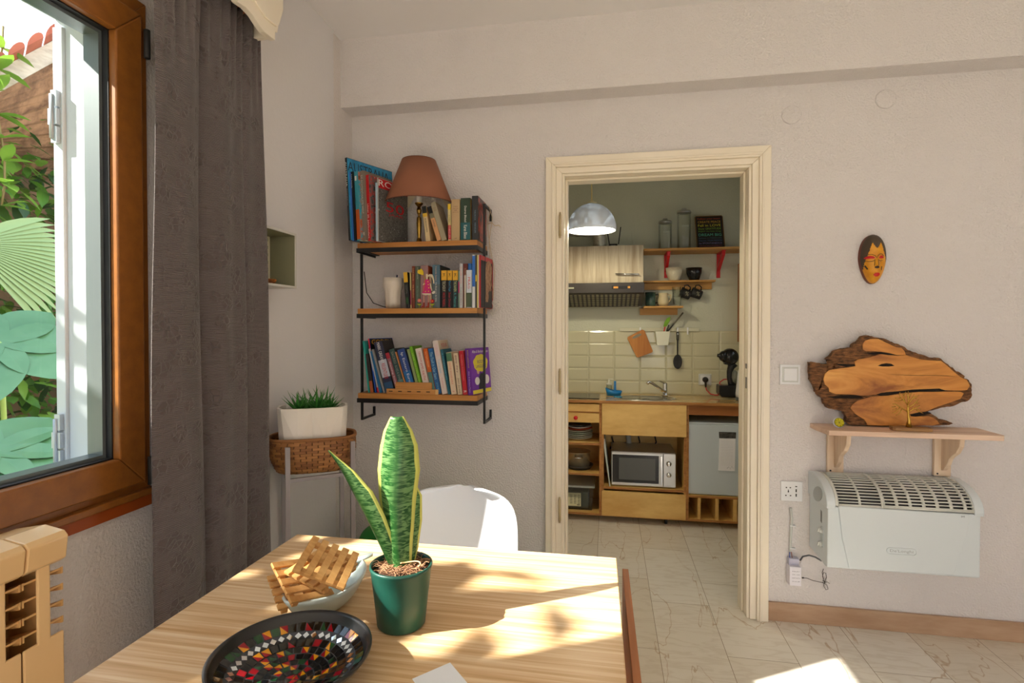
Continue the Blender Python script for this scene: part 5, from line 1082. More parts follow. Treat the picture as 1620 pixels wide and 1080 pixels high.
FACE = [(470,300),(500,280),(600,262),(700,232),(770,226),(860,246),(940,238),(1010,262),(1080,280),(1160,288),(1262,292),(1320,338),(1380,392),(1440,440),(1500,468),(1525,520),(1500,560),(1440,565),(1300,562),(1200,552),(1060,552),(900,572),(760,578),(680,600),(590,608),(540,612),(480,604),(400,600),(300,598),(240,575),(235,540),(200,510),(186,460),(200,410),(240,376),(330,362),(420,352),(480,340)]
FACE2 = [(545,190),(545,140),(570,108),(620,92),(690,92),(740,115),(790,140),(850,168),(900,172),(930,205),(940,238),(860,240),(790,222),(720,210),(650,206),(580,206)]
FACE3 = [(500,655),(620,620),(700,614),(800,606),(920,590),(1060,576),(1200,576),(1300,572),(1440,576),(1470,590),(1440,640),(1330,680),(1230,712),(1150,745),(1080,775),(1000,800),(1060,800),(1150,796),(1210,822),(1250,866),(1180,884),(900,886),(700,884),(590,880),(560,830),(480,780),(430,725),(450,690)]
SFM = slabface()
for k, F3 in enumerate((FACE, FACE2, FACE3)):
    q = [clampz(s7(x, y, YS-.0005)) for x, y in F3]; MB().prism(q[::-1] , (0, -.004, 0)).build('sawn_face', SFM, sl, bevel=.0015, fixn=True)
CRK = mat('dark_crack', S(26, 16, 10), .95)
def crack(pts): q = [clampz(s7(x, y, YS-.0046)) for x, y in pts]; MB().prism(q[::-1], (0, -.0006, 0)).build('crack', CRK, sl)
crack([(685,338),(720,322),(765,314),(810,320),(840,338),(790,345),(730,345)])
crack([(672,600),(720,585),(800,578),(900,568),(1000,556),(1100,552),(1200,548),(1250,546),(1300,562),(1350,570),(1250,574),(1100,574),(950,580),(860,592),(780,610),(710,612)])
crack([(560,226),(640,216),(720,214),(800,224),(862,243),(780,240),(700,228),(640,232)])
crack([(300,320),(400,324),(470,326),(480,340),(400,346),(340,336)]); crack([(230,622),(330,612),(440,606),(520,612),(560,634),(500,640),(400,636),(300,636)])
crack([(760,418),(900,420),(1060,426),(1200,424),(1320,428),(1420,440),(1320,432),(1200,427),(1060,429),(900,423)]); crack([(980,782),(1060,764),(1140,756),(1180,772),(1120,786),(1040,802),(990,800)])
# brass tree on a wood base
tx, ty_ = P(1438, 676, Y=2.435).x, 2.425
bt = empty('tree_figurine', 'small brass tree figurine on a wood block in front of the slab', 'figurine', (tx, ty_, zs))
c0, c1 = s7(805, 880, 2.42).x, s7(1158, 880, 2.42).x
MB().prism([(c0, 2.405, zs+.0008), (c0+.008, 2.395, zs+.0008), (c1, 2.395, zs+.0008), (c1, 2.432, zs+.0008), (c1-.012, 2.44, zs+.0008), (c0+.004, 2.44, zs+.0008)], (0, 0, .014)).build('base', wood('rustic_block', S(132, 94, 60), S(176, 138, 92), 'X', 5, .7), bt, bevel=.002)
GOLD = mat('polished_brass', S(196, 158, 70), .25, metal=.9)
def s7y(x, y): return P(1270+x/5.786, 520+y/5.786, Y=2.42)
m = MB()
def br(*q, r=.0018): m.tube([s7y(*p) for p in q], [r*(1-.35*i/(len(q)-1)) for i in range(len(q))], 8)
z_b = zs+.0148; p0 = s7y(970, 860); m.tube([Vector((p0.x, 2.42, z_b)), s7y(972, 840), s7y(966, 790), s7y(962, 740), s7y(962, 690)], [.011, .006, .0038, .0034, .003], 10)
br((962,760),(930,740),(890,715),(850,692),(825,688), r=.0026); br((890,715),(870,740),(840,765),(820,770)); br((905,735),(890,770),(850,795)); br((850,710),(815,715)); br((860,730),(820,742))
br((962,700),(935,665),(900,630),(885,600),(890,580), r=.0024); br((900,630),(870,640),(845,632)); br((915,648),(880,662),(840,658)); br((935,665),(925,620),(915,590)); br((925,620),(935,590),(945,575))
br((962,700),(965,650),(962,610),(965,570), r=.0022); br((965,650),(985,610),(1000,580)); br((964,620),(950,595)); br((962,690),(1000,640),(1020,610),(1020,595), r=.0022); br((1000,640),(1035,625),(1062,605)); br((1010,625),(1040,640))
br((964,720),(1010,695),(1045,660),(1060,645), r=.0022); br((1030,675),(1068,680)); br((1040,668),(1050,690)); br((964,760),(1000,740),(1050,715),(1072,700), r=.0026); br((1020,730),(1060,740),(1085,735)); br((1040,742),(1075,760),(1103,775)); br((1000,742),(1010,710))
m.build('brass_tree', GOLD, bt)
# lemon slice stone
lc = s7(328, 838, 2.44); lz_ = zs
lem = empty('painted_stone', 'round white stone painted as a yellow lemon slice, left end of the pine shelf', 'ornament', (lc.x, 2.44, lz_))
LT = Matrix.Translation((lc.x, 2.44, lz_+.0210)) @ Matrix.Rotation(radians(-14), 4, 'X')
m = MB(); m.T = LT; m.lathe([(.0001, -.010), (.014, -.009), (.0205, -.005), (.0222, 0), (.0205, .005), (.0185, .0065), (.0001, .0068)], (0,0,0), 32, axis=(0,-1,0)); m.build('stone', WHT, lem)
m = MB(); m.T = LT; m.lathe([(.0185, .0064), (.0185, .0078), (.0001, .0078)], (0,0,.0005), 32, axis=(0,-1,0)); m.build('lemon_face', plain(214, 200, 30), lem)
m = MB(); m.T = LT
for k in range(8): a = 2*pi*k/8+.2; m.bar((0, -.0081, 0), (.0175*cos(a), -.0081, .0175*sin(a)+.0005), .0008)
m.tube([(.0185*cos(a), -.0078, .0185*sin(a)+.0005) for a in [2*pi*k/32 for k in range(32)]], .0007, 5, closed=True); m.build('segment_lines', plain(60, 60, 20), lem)

# ------------------------------------------------------------------ convector heater
HT = mat('heater_white_blue_lit', S(214, 223, 229), .32, spec=.5); HT2 = mat('heater_grille', S(214, 216, 210), .35); DK = mat('heater_inside', (.05, .05, .055), .7)  # body white is tinted with the blue of the ambient light
X0, X1, YF, ZF0, ZF1 = .873, 1.414, 2.34, .328, .583
h_ = empty('convector_heater', 'white wall-mounted convector heater with curved grille top', 'heater', ((X0+X1)/2, YW, ZF0))
def top(t): # quarter-ish curve from front upper edge to the back
    a = t*radians(96); return (YF+.150-.150*cos(a)*1.0, ZF1+.092*sin(a))
prof = [(YW-.002, ZF0+.012), (YF+.012, ZF0), (YF, ZF0+.004), (YF, ZF1-.002)]
body = [(YW-.002, ZF0+.012), (YF+.012, ZF0), (YF, ZF0+.006), (YF, ZF1-.004), (YW-.002, ZF1-.004)]
MB().prism([(X0, y, z) for y, z in body], (X1-X0, 0, 0)).build('body', HT, h_, bevel=.004)
# pressed front panel: slightly raised trapezoid with slanted sides
pf = [P(1326, 800, Y=YF-.003), P(1534, 813, Y=YF-.003), P(1531, 838, Y=YF-.003), P(1524, 865, Y=YF-.003), P(1508, 909, Y=YF-.003), P(1343, 899, Y=YF-.003), P(1332, 850, Y=YF-.003)]
MB().prism([p+Vector((0,-.004,0)) for p in pf], (0, .008, 0)).build('front_panel', HT, h_, bevel=.003)
lc0 = P(1426, 872, Y=YF-.006)
m = MB(); rrr = []
for k in range(40): a = 2*pi*k/40; rrr.append(Vector((lc0.x+(.040 if cos(a) > 0 else -.040)+.0125*cos(a), YF-.0078, lc0.z+.0125*sin(a))))
m.tube(rrr, .0014, 6, closed=True); m.build('logo_border', HT, h_)
text("De'Longhi", mat('logo_grey', S(160, 168, 174), .4), h_, basis((lc0.x, YF-.0076, lc0.z), (1,0,0), (0,0,1)), w=.082, h=.0145, name='logo')
l2 = P(1522.5, 816.5, Y=YF-.004); m = MB(); m.bar((l2.x-.005, YF-.0076, l2.z-.003), (l2.x+.005, YF-.0076, l2.z+.003), .0008); m.bar((l2.x-.005, YF-.0076, l2.z+.003), (l2.x+.005, YF-.0076, l2.z-.003), .0008); m.bar((l2.x-.005, YF-.0076, l2.z-.003), (l2.x-.005, YF-.0076, l2.z+.003), .0008); m.bar((l2.x+.005, YF-.0076, l2.z-.003), (l2.x+.005, YF-.0076, l2.z+.003), .0008); m.build('emblem', plain(120, 130, 140), h_)
# dark cavity under the grille
N = 22; cav = [(top(t/N)[0]+.012, top(t/N)[1]-.012) for t in range(N+1)]
MB().prism([(X0+.012, y, z) for y, z in cav+[(YW-.01, ZF1-.003), (YF+.014, ZF1-.003)]], (X1-X0-.03, 0, 0)).build('heater_cavity', DK, h_)
def strip(m, xa, xb, t0, t1, r=.0): 
    k = max(2, int((t1-t0)*24)); a = [top(t0+(t1-t0)*i/k) for i in range(k+1)]
    rows = [[(xa, y, z) for y, z in a], [(xb, y, z) for y, z in a]]; m.grid(rows)
# left third: long slats, raised; rest: slot grid
m = MB(); xa, xb = X0+.040, X0+.195
for k in range(12): t = .10+k*.073; strip(m, xa, xb, t, t+.024)
strip(m, xa-.012, xa, 0, 1); strip(m, xb, xb+.008, 0, 1); strip(m, xa, xb, 0, .06); strip(m, xa, xb, .97, 1.0)
strip(m, (xa+xb)/2-.004, (xa+xb)/2+.004, .06, 1)
m.build('outlet_grille', HT2, h_, solid=.005, off=0, fixn=False)
m = MB(); xa, xb = X0+.203, X1-.022; nx = 6; xe = X1-.052
for k in range(13): t = .05+k*.075; strip(m, xa, xb, t, min(1, t+.030))
for k in range(nx+1): x = xa+(xe-xa)*k/nx; strip(m, x-.0055, x+.0055, 0, 1)
strip(m, xb-.006, xb, 0, 1); strip(m, xa, xb, 0, .05); strip(m, xb-.014, xb, 0, 1) if False else None
m.build('slot_grille', HT2, h_, solid=.004, off=0, fixn=False)
for (xc0, xc1, nm) in ((X0-.006, X0+.028, 'left_cap'), (X1-.022, X1+.010, 'right_cap')):
    pts = [(top(t/N)[0]-.006*(1-t/N), top(t/N)[1]+.003) for t in range(N+1)]; pts = [(YF-.004, ZF1-.012)] + pts + [(YW-.002, ZF1+.088), (YW-.002, ZF1-.012)]
    MB().prism([(xc0, y, z) for y, z in pts], (xc1-xc0, 0, 0)).build('end_cap', HT, h_, bevel=.004)
MB().prism([(X0-.0065, YF+.085+.045*cos(a)-.018*sin(a), ZF1+.020+.034*sin(a)) for a in [2*pi*k/32 for k in range(32)]], (-.002, 0, 0)).build('cap_recess_shade', mat('recess_shade_grey', S(176, 182, 186), .5), h_, bevel=.001)  # grey disc stands in for the shade of a side recess
m = MB(); 
for k in range(9): m.cbox((X0-.0004, YW-.135+.003*0, ZF1-.045-k*.0055), (.001, .014, .0025), rx=.35)
m.build('side_vent', plain(90, 96, 100), h_)
# side controls
m = MB(); yy = YW-.145; m.prism([(X0-.0002, yy+.016*cos(a), .435+(.028 if sin(a) > 0 else -.028)+.016*sin(a)) for a in [2*pi*k/32 for k in range(32)]], (-.003, 0, 0)); m.build('control_panel', plain(196, 206, 210), h_, bevel=.001)
for z in (.463, .407): m = MB(); m.lathe([(.0125, 0), (.011, .009), (.0001, .0095)], (X0-.003, yy, z), 24, axis=(-1,0,0)); m.cbox((X0-.014, yy, z), (.006, .005, .020), rx=.5); m.build('knob', WHT2, h_)
m = MB(); q = P(1322, 903, Y=YF+.05); m.tube([(q.x-.01, YF+.07, ZF0-.003), (q.x+.012, YF+.07, ZF0-.006), (q.x+.034, YF+.07, ZF0-.003)], .0035, 8); m.build('bottom_clip', plain(130, 100, 80), h_)
# ================================================================== KITCHEN
KF = 3.62; KZ = .813
def K(x, y, Y=KF): return P(x, y, Y=Y)
PLY = wood('birch_ply', S(208, 162, 88), S(226, 188, 114), 'X', 2.2, .45, stretch=.35)
PLYE = wood('ply_edge', S(150, 96, 46), S(184, 130, 70), 'X', 12, .6)
PLYD = wood('brown_rail_wood', S(140, 82, 34), S(172, 110, 54), 'X', 3, .55)
KX0, KX1 = -.62, 1.20
wt = empty('kitchen_worktop', 'glossy birch plywood kitchen worktop with sink and hob', 'worktop', (.3, 3.8, KZ-.018))
MB().box(KX0, KX1, KF-.012, YK-.008, KZ-.018, KZ).build('worktop_board', wood('varnished_birch', S(198, 160, 96), S(220, 186, 124), 'X', 2, .18, stretch=.3, coat=.5), wt)
MB().box(KX0, KX1, KF-.014, KF-.012, KZ-.018, KZ-.0005).build('ply_edge', PLYE, wt)
xa = K(948.3, 700).x; xb = K(951.8, 700).x; xc = K(1082.2, 700).x; xd = K(1086, 700).x
zbt, zbb = K(1000, 816).z, .040
def board(m, x0, x1, z0, z1, y0=KF, y1=YK-.03): m.box(x0, x1, y0, y1, z0, z1)
def bay(name, label, x0, x1, fn):
    e = empty(name, label, 'cabinet', ((x0+x1)/2, 3.8, zbb)); fn(e, x0, x1); return e
TH_ = .0148
def common(e, x0, x1, extra=()):
    m = MB(); z1 = KZ-.019
    for x in (x0, x1-TH_): m.box(x, x+TH_, KF+.001, YK-.03, zbb, z1)
    m.box(x0+TH_, x1-TH_, KF+.001, YK-.03, zbb, zbb+.014); m.box(x0+TH_, x1-TH_, YK-.042, YK-.03, zbb+.014, z1)
    for z in extra: m.box(x0+TH_, x1-TH_, KF+.001, YK-.042, z-.014, z)
    m.build('carcass', PLY, e)
    m = MB()
    for x in (x0, x1-TH_): m.box(x, x+TH_, KF, KF+.001, zbb, z1)
    for z in (zbb+.014,)+tuple(extra): m.box(x0+TH_, x1-TH_, KF, KF+.001, z-.014, z)
    m.build('ply_edging', PLYE, e)
zA_, zB_ = K(920, 700).z, K(920, 748).z
zM = K(1000, 771.5).z; zR = K(1130, 785).z
def left(e, x0, x1):
    common(e, x0, x1, (zA_, zB_))
    MB().box(x0+TH_, x1-TH_, KF+.002, YK-.05, K(920,652.7).z+.001, K(920,650.8).z+.004).build('drawer_rail', PLYE, e)
    MB().box(x0+.004, x1-TH_-.001, KF-.001, KF+.014, K(920,650.5).z, K(920,638.5).z).build('drawer', PLY, e, bevel=.001)
    d = MB(); d.box(x0+.004, x1-TH_-.001, KF-.012, KF+.003, K(920,667.5).z, K(920,653).z); d = d.build('drawer', PLY, e, bevel=.001)
    q = K(911, 660, KF-.012); MB().lathe([(.006, 0), (.006, .008), (.013, .013), (.014, .018), (.010, .022), (.0001, .023)], (q.x, KF-.012, q.z), 24, axis=(0,-1,0)).build('knob', RED, d)
def mid(e, x0, x1):
    common(e, x0, x1, (zM,))
    MB().box(x0+.002, x1-.002, KF-.016, KF-.001, K(1000,688).z, K(1000,638.8).z).build('sink_front_panel', PLY, e, bevel=.001)
    MB().box(x0+.002, x1-.004, KF-.016, KF-.001, K(1000,816.5).z, K(1000,777.5).z).build('drawer', PLY, e, bevel=.001)
def right(e, x0, x1):
    common(e, x0, x1, (zR,))
    MB().box(x0+TH_, x1-TH_, KF, KF+.018, K(1130,657).z, K(1130,641.5).z).build('front_rail', PLYD, e)
    for (a, b) in ((1103.6, 1108.5), (1132, 1137), (1160, 1166)):
        MB().box(K(a, 800).x, K(b, 800).x, KF+.001, YK-.045, zbb+.014, zR-.014).build('bottle_divider', PLY, e)
bay('kitchen_cabinet', 'left birch cabinet with red-knobbed drawer and open shelves', KX0+.05, xb-.0005, left)
bay('kitchen_cabinet', 'middle birch cabinet holding the microwave under the sink', xb, xd-.0005, mid)
rc_ = bay('kitchen_cabinet', 'right birch cabinet with the small fridge above wine cubbies', xd, KX1-.02, right)
for i, (px, lab) in enumerate(((1054, ''),)):
    q = P(1054, 831, Z=0); m = MB(); m.lathe([(.0001, -.008), (.017, -.008), (.018, -.006), (.018, .006), (.017, .008), (.0001, .008)], (q.x, KF+.035, .0185), 24, axis=(1,0,0)); m.box(q.x-.012, q.x+.012, KF+.02, KF+.05, .030, .0395)
    m.build('caster_wheel', BLKR, [o for o in COL.objects if o.get('label', '').startswith('middle birch')][0])
m = MB()
for x, lab in ((KX0+.12, 'left'), (1.05, 'right')):
    par = [o for o in COL.objects if o.get('label', '').startswith(lab+' birch')][0]
    m = MB(); m.lathe([(.0001, -.008), (.017, -.008), (.018, -.006), (.018, .006), (.017, .008), (.0001, .008)], (x, KF+.035, .0185), 24, axis=(1,0,0)); m.box(x-.012, x+.012, KF+.02, KF+.05, .030, .0395); m.build('caster_wheel', BLKR, par)
    m = MB(); m.lathe([(.0001, -.008), (.017, -.008), (.018, -.006), (.018, .006), (.017, .008), (.0001, .008)], (x, YK-.09, .0185), 24, axis=(1,0,0)); m.box(x-.012, x+.012, YK-.10, YK-.08, .030, .0395); m.build('caster_wheel', BLKR, par)
# hob
tag(MB().box(KX0+.1, P(949, 625, Z=KZ).x, 3.66, 3.93, KZ+.0002, KZ+.006).build('hob', mat('hob_glass', (.02, .02, .022), .12), bevel=.001), 'black glass induction hob at the left end of the worktop', 'hob')
# sink and tap
sk = empty('kitchen_sink', 'oval stainless steel sink set in the birch worktop', 'sink', (.250, 3.765, KZ))
m = MB(); m.lathe([(1.0, .0005), (1.0, .003), (.95, .004), (.90, .002), (.84, -.006), (.80, -.014)], (.250, 3.770, KZ), 64, sx=.208, sy=.130, caps=False); m.build('basin_rim', STEEL, sk, fixn=True)
m = MB(); m.lathe([(.82, .0015), (.80, .0019), (.3, .0012), (.0001, .001)], (.250, 3.775, KZ), 64, sx=.208, sy=.118, caps=False); m.build('basin', mat('basin_steel', (.32, .32, .28), .25, metal=1), sk)
m = MB()
for k in range(6): x = .232+k*.008; m.box(x, x+.004, 3.70, 3.715, KZ+.003, KZ+.0045)
m.build('overflow_slots', BLKR, sk)
fc = empty('kitchen_tap', 'chrome single-lever tap standing behind the sink', 'tap', (P(1052, 626, Y=3.92).x, 3.92, KZ))
fx = fc.location.x
MB().lathe([(.022, 0.001), (.022, .01), (.017, .014), (.016, .085), (.014, .092), (.0001, .093)], (fx, 3.92, KZ), 24).build('tap_body', CHROME, fc)
MB().tube([(fx, 3.905, KZ+.03), K(1047, 617, 3.88), K(1032, 606, 3.82), K(1026, 604, 3.80), K(1024, 607, 3.795)], [.012, .011, .010, .010, .010], 12).build('spout', CHROME, fc)
m = MB(); m.bar((fx, 3.92, KZ+.088), K(1042, 602.5, 3.86), .016, .007); m.build('lever', CHROME, fc)
# washing-up caddy, soap, cloth
def kk(x, y, Y): return P(x, y, Y=Y)
c = kk(971, 618, 3.90); cad = empty('sink_caddy', 'bright blue plastic washing-up caddy beside the sink', 'caddy', (c.x, 3.90, KZ)); BL = mat('bright_blue_plastic', S(0, 120, 190), .35)
rows = [[(c.x+a_*cos(t), 3.90+b_*sin(t), KZ+z+.0005+(.02*max(0, -cos(t)) if z > .02 else 0)) for t in [2*pi*k/40 for k in range(40)]] for a_, b_, z in ((.0001, .0001, 0), (.048, .035, 0), (.060, .042, .032), (.057, .039, .032), (.046, .033, .004), (.0001, .0001, .004))]
MB().grid(rows, True, True).build('caddy_tray', BL, cad)
q = kk(973, 610, 3.91); MB().bar((q.x, 3.91, KZ+.004), (q.x, 3.91, KZ+.100), .016).build('caddy_post', BL, cad, bevel=.002)
c = kk(965, 610, 3.915); sd_ = empty('soap_dispenser', 'small clear soap pump bottle in the blue caddy', 'soap dispenser', (c.x, 3.925, KZ+.006)); y_ = 3.925
MB().lathe([(.0001, 0), (.019, .001), (.020, .004), (.020, .055), (.012, .066), (.011, .07)], (c.x-.006, y_, KZ+.006), 24).build('bottle', glassy('soap_bottle', (.85, .92, .85), .2), sd_)
m = MB(); m.lathe([(.021, .064), (.021, .078), (.007, .081), (.006, .105)], (c.x-.006, y_, KZ+.006), 20); m.bar((c.x-.012, y_, KZ+.112), (c.x+.024, y_-.005, KZ+.110), .010, .008); m.build('pump', plain(210, 208, 190), sd_)
c = P(977, 628, Z=KZ); tag(MB().cbox((c.x, c.y, KZ+.003), (.05, .035, .005), rz=.2).build('dish_cloth', mat('blue_cloth', S(40, 140, 190), .9)), 'folded blue dish cloth at the left rim of the sink', 'cloth')
# socket, plug, cable
c = kk(1115, 600, YK-.012); e = empty('kitchen_socket', 'white kitchen wall socket with a black plug in it', 'socket', (c.x, YK-.012, c.z))
MB().box(c.x-.043, c.x+.043, YK-.022, YK-.0118, c.z-.040, c.z+.040).build('face_plate', WHT2, e, bevel=.002); MB().box(c.x-.032, c.x+.032, YK-.024, YK-.022, c.z-.030, c.z+.030).build('inner_frame', WHT, e, bevel=.001)
pg = empty('power_plug', 'black round plug with red cable in the kitchen socket', 'plug', (c.x, YK-.03, c.z))
MB().lathe([(.019, 0), (.020, .012), (.014, .028), (.0001, .030)], (c.x, YK-.0242, c.z), 24, axis=(0,-1,0)).build('plug_body', BLKR, pg)
m = MB(); m.tube([(c.x, YK-.040, c.z-.005), (c.x+.002, YK-.038, c.z-.055)], [.009, .005], 10); m.build('strain_relief', BLKR, pg)
m = MB(); m.tube([(c.x+.002, YK-.038, c.z-.052), kk(1118, 617, 3.95), kk(1124, 623, 3.93), kk(1132, 624.8, 3.90), kk(1140, 624.5, 3.90)], .004, 8); m.tube([kk(1137.5, 611, 3.93), kk(1139, 604, 3.93), kk(1145, 600, 3.93), kk(1152, 599.5, 3.93)], .004, 8); m.build('red_cable', mat('red_cable', S(190, 20, 36), .5), pg)
# capsule coffee machine
cm = empty('coffee_machine', 'glossy black capsule coffee machine with curved neck on the worktop', 'coffee machine', (kk(1155, 628, 3.82).x, 3.82, KZ))
def cmx(pts, Y): return [P(1090+x/9, 530+y/9, Y=Y) for x, y in pts]
def profile(name, pts, Y, t, m_, par, bevel=.004): MB().prism(cmx(pts, Y), (0, t, 0)).build(name, m_, par, bevel=bevel)
m = MB(); b_ = cmx([(432,715),(640,715),(720,730),(720,880),(640,895),(470,885),(430,840)], 3.78)
b_ = [Vector((p.x, p.y, max(p.z, KZ+.001))) for p in b_]; m.prism(b_, (0, .11, 0)); m.build('drip_base', BLK, cm, bevel=.006)
hc = cmx([(585, 310)], 3.82)[0]
m = MB(); m.lathe([(.0001, -.052), (.030, -.048), (.052, -.028), (.058, .0), (.052, .028), (.030, .048), (.0001, .052)], (hc.x, 3.83, hc.z), 36, axis=(0,-1,0)); m.build('head', BLK, cm)
m = MB(); nz0 = cmx([(410, 290)], 3.80)[0]; m.lathe([(.0001, 0), (.012, .001), (.012, .01), (.030, .022), (.044, .05)], (nz0.x, 3.82, nz0.z), 28, axis=(1,0,-.12)); m.build('nozzle', BLK, cm)
m = MB(); q = cmx([(500, 400), (600, 425)], 3.81); m.cbox(((q[0].x+q[1].x)/2, 3.82, q[0].z+.004), (.045, .05, .025)); m.build('capsule_holder', BLK, cm, bevel=.004)
nk = cmx([(640,400),(600,450),(575,520),(572,600),(590,680),(630,730)], 3.83); MB().tube(nk, [.030, .024, .018, .016, .018, .026], 16).build('neck', BLK, cm)
m = MB(); tk = cmx([(640, 600)], 3.84)[0]; m.lathe([(1, 0), (1, .03)], (tk.x, 3.86, tk.z), 32, sx=.028, sy=.050, axis=(0,-1,0), rz=0); m.build('water_tank', mat('grey_tank', S(150, 150, 130), .2), cm)
# kettle
kt = empty('electric_kettle', 'white electric kettle at the right end of the worktop', 'kettle', (kk(1176, 630, 3.74).x+.01, 3.74, KZ)); kx = kk(1164, 630, 3.74).x+.075
MB().lathe([(.0001, .0005), (.070, .0005), (.073, .010), (.072, .022), (.0001, .024)], (kx, 3.75, KZ), 32).build('kettle_base', mat('grey_base', S(100, 108, 108), .4), kt)
MB().lathe([(.072, .026), (.073, .05), (.066, .12), (.060, .19), (.055, .205), (.0001, .207)], (kx, 3.75, KZ), 36).build('kettle_body', WHT, kt)
m = MB(); m.lathe([(1, 0), (1, .004), (.9, .006)], (kx-.030, 3.686, KZ+.125), 24, sx=.009, sy=.055, axis=(-.35,-1,.1)); m.build('water_window', mat('gauge_grey', S(140, 138, 120), .3), kt)
text('BKC', plain(150, 150, 140), kt, basis((kx-.035, 3.675, KZ+.048), (.93, -.37, 0), (0, 0, 1)), w=.028, h=.008, name='logo')

# plates, pot, storage box
py_ = 3.76; px_ = kk(915, 694, py_).x
rr = random.Random(8)
pc = [S(226, 226, 212), S(224, 224, 210), S(216, 222, 206), S(196, 206, 190), S(222, 222, 204), S(196, 90, 60), S(224, 220, 206), S(70, 74, 76)]
pl_lab = ['white plate at the bottom of the stack on the cabinet shelf', 'white plate second from the bottom of the stack', 'off-white plate third from the bottom of the stack', 'pale green plate in the middle of the stack', 'cream plate just under the orange-rimmed one', 'orange-rimmed plate in the upper part of the stack', 'cream plate directly under the dark patterned one', 'dark patterned plate on top of the stack']
for k in range(8):
    R_p = .098 if k < 6 else .090; z = zA_+.001+k*.0125
    tag(MB().lathe([(.0001, 0), (.05, 0), (.06, .003), (R_p, .0145), (R_p, .0165), (.058, .006), (.0001, .004)], (px_+rr.uniform(-.004, .004), py_, z), 40).build('plate', mat('plate_%d' % k, pc[k], .25)), pl_lab[k], 'plate', 'plates stacked on the cabinet shelf')
pz = zB_+.001; fpx = px_+.004
fp = empty('frying_pan', 'dark grey pan under the steel cooking pot', 'pan', (fpx, 3.76, pz))
MB().lathe([(.0001, 0), (.080, 0), (.096, .018), (.100, .026), (.097, .026), (.092, .018), (.078, .004), (.0001, .004)], (fpx, 3.76, pz), 40).build('pan_body', mat('dark_pan', (.05, .05, .052), .4, metal=.4), fp)
cp_ = empty('cooking_pot', 'shiny steel cooking pot standing in the dark pan', 'pot', (fpx, 3.76, pz+.006))
MB().lathe([(.0001, .0), (.076, 0), (.080, .004), (.080, .105), (.085, .107), (.085, .110), (.078, .110), (.077, .01), (.0001, .008)], (fpx-.004, 3.76, pz+.006), 44).build('pot_body', mat('warm_steel', (.72, .62, .42), .22, metal=.75), cp_)
m = MB(); hq = fpx+.02; m.tube([(fpx-.025, 3.76-.076, pz+.088), (fpx-.018, 3.66, pz+.089), (fpx+.018, 3.66, pz+.089), (fpx+.028, 3.76-.074, pz+.088)], .005, 8); m.build('handle', CHROME, cp_)
sx0, sx1 = kk(880, 800, 3.66).x, kk(939, 800, 3.66).x; sz = zbb+.0152
sb_ = empty('storage_box', 'clear plastic storage box with grey contents and a printed label', 'box', ((sx0+sx1)/2, 3.78, sz)); CP = glassy('clear_plastic_box', (.82, .84, .82), .25, .15)
m = MB(); z1 = sz+.155; t_ = .012
m.prism([(sx0+t_, 3.66+t_, sz), (sx1-t_, 3.66+t_, sz), (sx1-t_, 3.92, sz), (sx0+t_, 3.92, sz)], (0,0,.002))
m.add([(sx0+t_,3.66+t_,sz),(sx1-t_,3.66+t_,sz),(sx1,3.66,z1),(sx0,3.66,z1)], [(0,1,2,3)]); m.add([(sx1-t_,3.66+t_,sz),(sx1-t_,3.92,sz),(sx1,3.93,z1),(sx1,3.66,z1)], [(0,1,2,3)]); m.add([(sx0+t_,3.66+t_,sz),(sx0+t_,3.92,sz),(sx0,3.93,z1),(sx0,3.66,z1)], [(0,1,2,3)])
m.build('box_shell', CP, sb_, fixn=False)
MB().box(sx0-.008, sx1+.008, 3.652, 3.935, z1, z1+.014).build('lid', mat('hazy_lid', S(170, 176, 168), .3), sb_, bevel=.003)
MB().box(sx0+.016, sx1-.035, 3.685, 3.90, sz+.004, sz+.115).build('contents', mat('grey_green_contents', S(84, 94, 84), .8, bump=(20, .6, .01)), sb_, bevel=.01)
lx0, lx1 = kk(890, 790, 3.665).x, kk(919, 790, 3.665).x; m = MB(); m.box(lx0, lx1, 3.6655, 3.6665, sz+.025, sz+.115); lbl = m.build('paper_label', plain(222, 218, 176), sb_)
m = MB()
for k in range(3):
    for j in range(12):
        x = lx0+.050+k*.026; m.box(x, x+.018, 3.6648, 3.6654, sz+.102-j*.0055, sz+.1035-j*.0055)
for j in range(8): m.box(lx1-.026+j*.0025, lx1-.0245+j*.0025, 3.6648, 3.6654, sz+.030, sz+.039)
m.build('label_print', plain(70, 70, 56), lbl)
# microwave
mx0, mx1, my = K(967, 740, 3.66).x, K(1069, 740, 3.66).x, 3.655
mz1, mz0 = K(1000, 714.5, my).z, zM+.006
mw = empty('microwave', 'silver microwave with dark glass door in the middle cabinet', 'microwave', ((mx0+mx1)/2, 3.8, zM))
MB().box(mx0, mx1, my, 3.955, mz0, mz1).build('housing', mat('silver_housing', (.42, .42, .42), .3, metal=.8), mw, bevel=.004)
m = MB()
for x in (mx0+.02, mx1-.03):
    for y in (my+.02, 3.93): m.box(x, x+.014, y, y+.014, zM+.0005, mz0)
m.build('foot', BLKR, mw)
dx1 = K(1049, 740, my).x; MB().box(mx0+.002, dx1, my-.012, my-.0002, mz0+.002, mz1-.003).build('door', mat('silver_door', (.60, .60, .59), .3, metal=.7), mw, bevel=.003)
dw = MB().box(mx0+.008, dx1-.028, my-.0135, my-.012, mz0+.022, mz1-.018).build('door_glass', BLK, mw)
MB().box(mx0+.050, dx1-.050, my-.0142, my-.0135, mz0+.042, mz1-.038).build('door_mesh', mat('grey_mesh', S(84, 86, 84), .3), mw)
m = MB(); m.bar((dx1-.014, my-.030, mz0+.018), (dx1-.014, my-.030, mz1-.016), .008, .008)
for z in (mz0+.024, mz1-.022): m.bar((dx1-.014, my-.030, z), (dx1-.014, my-.011, z), .007)
m.build('handle', CHROME, mw)
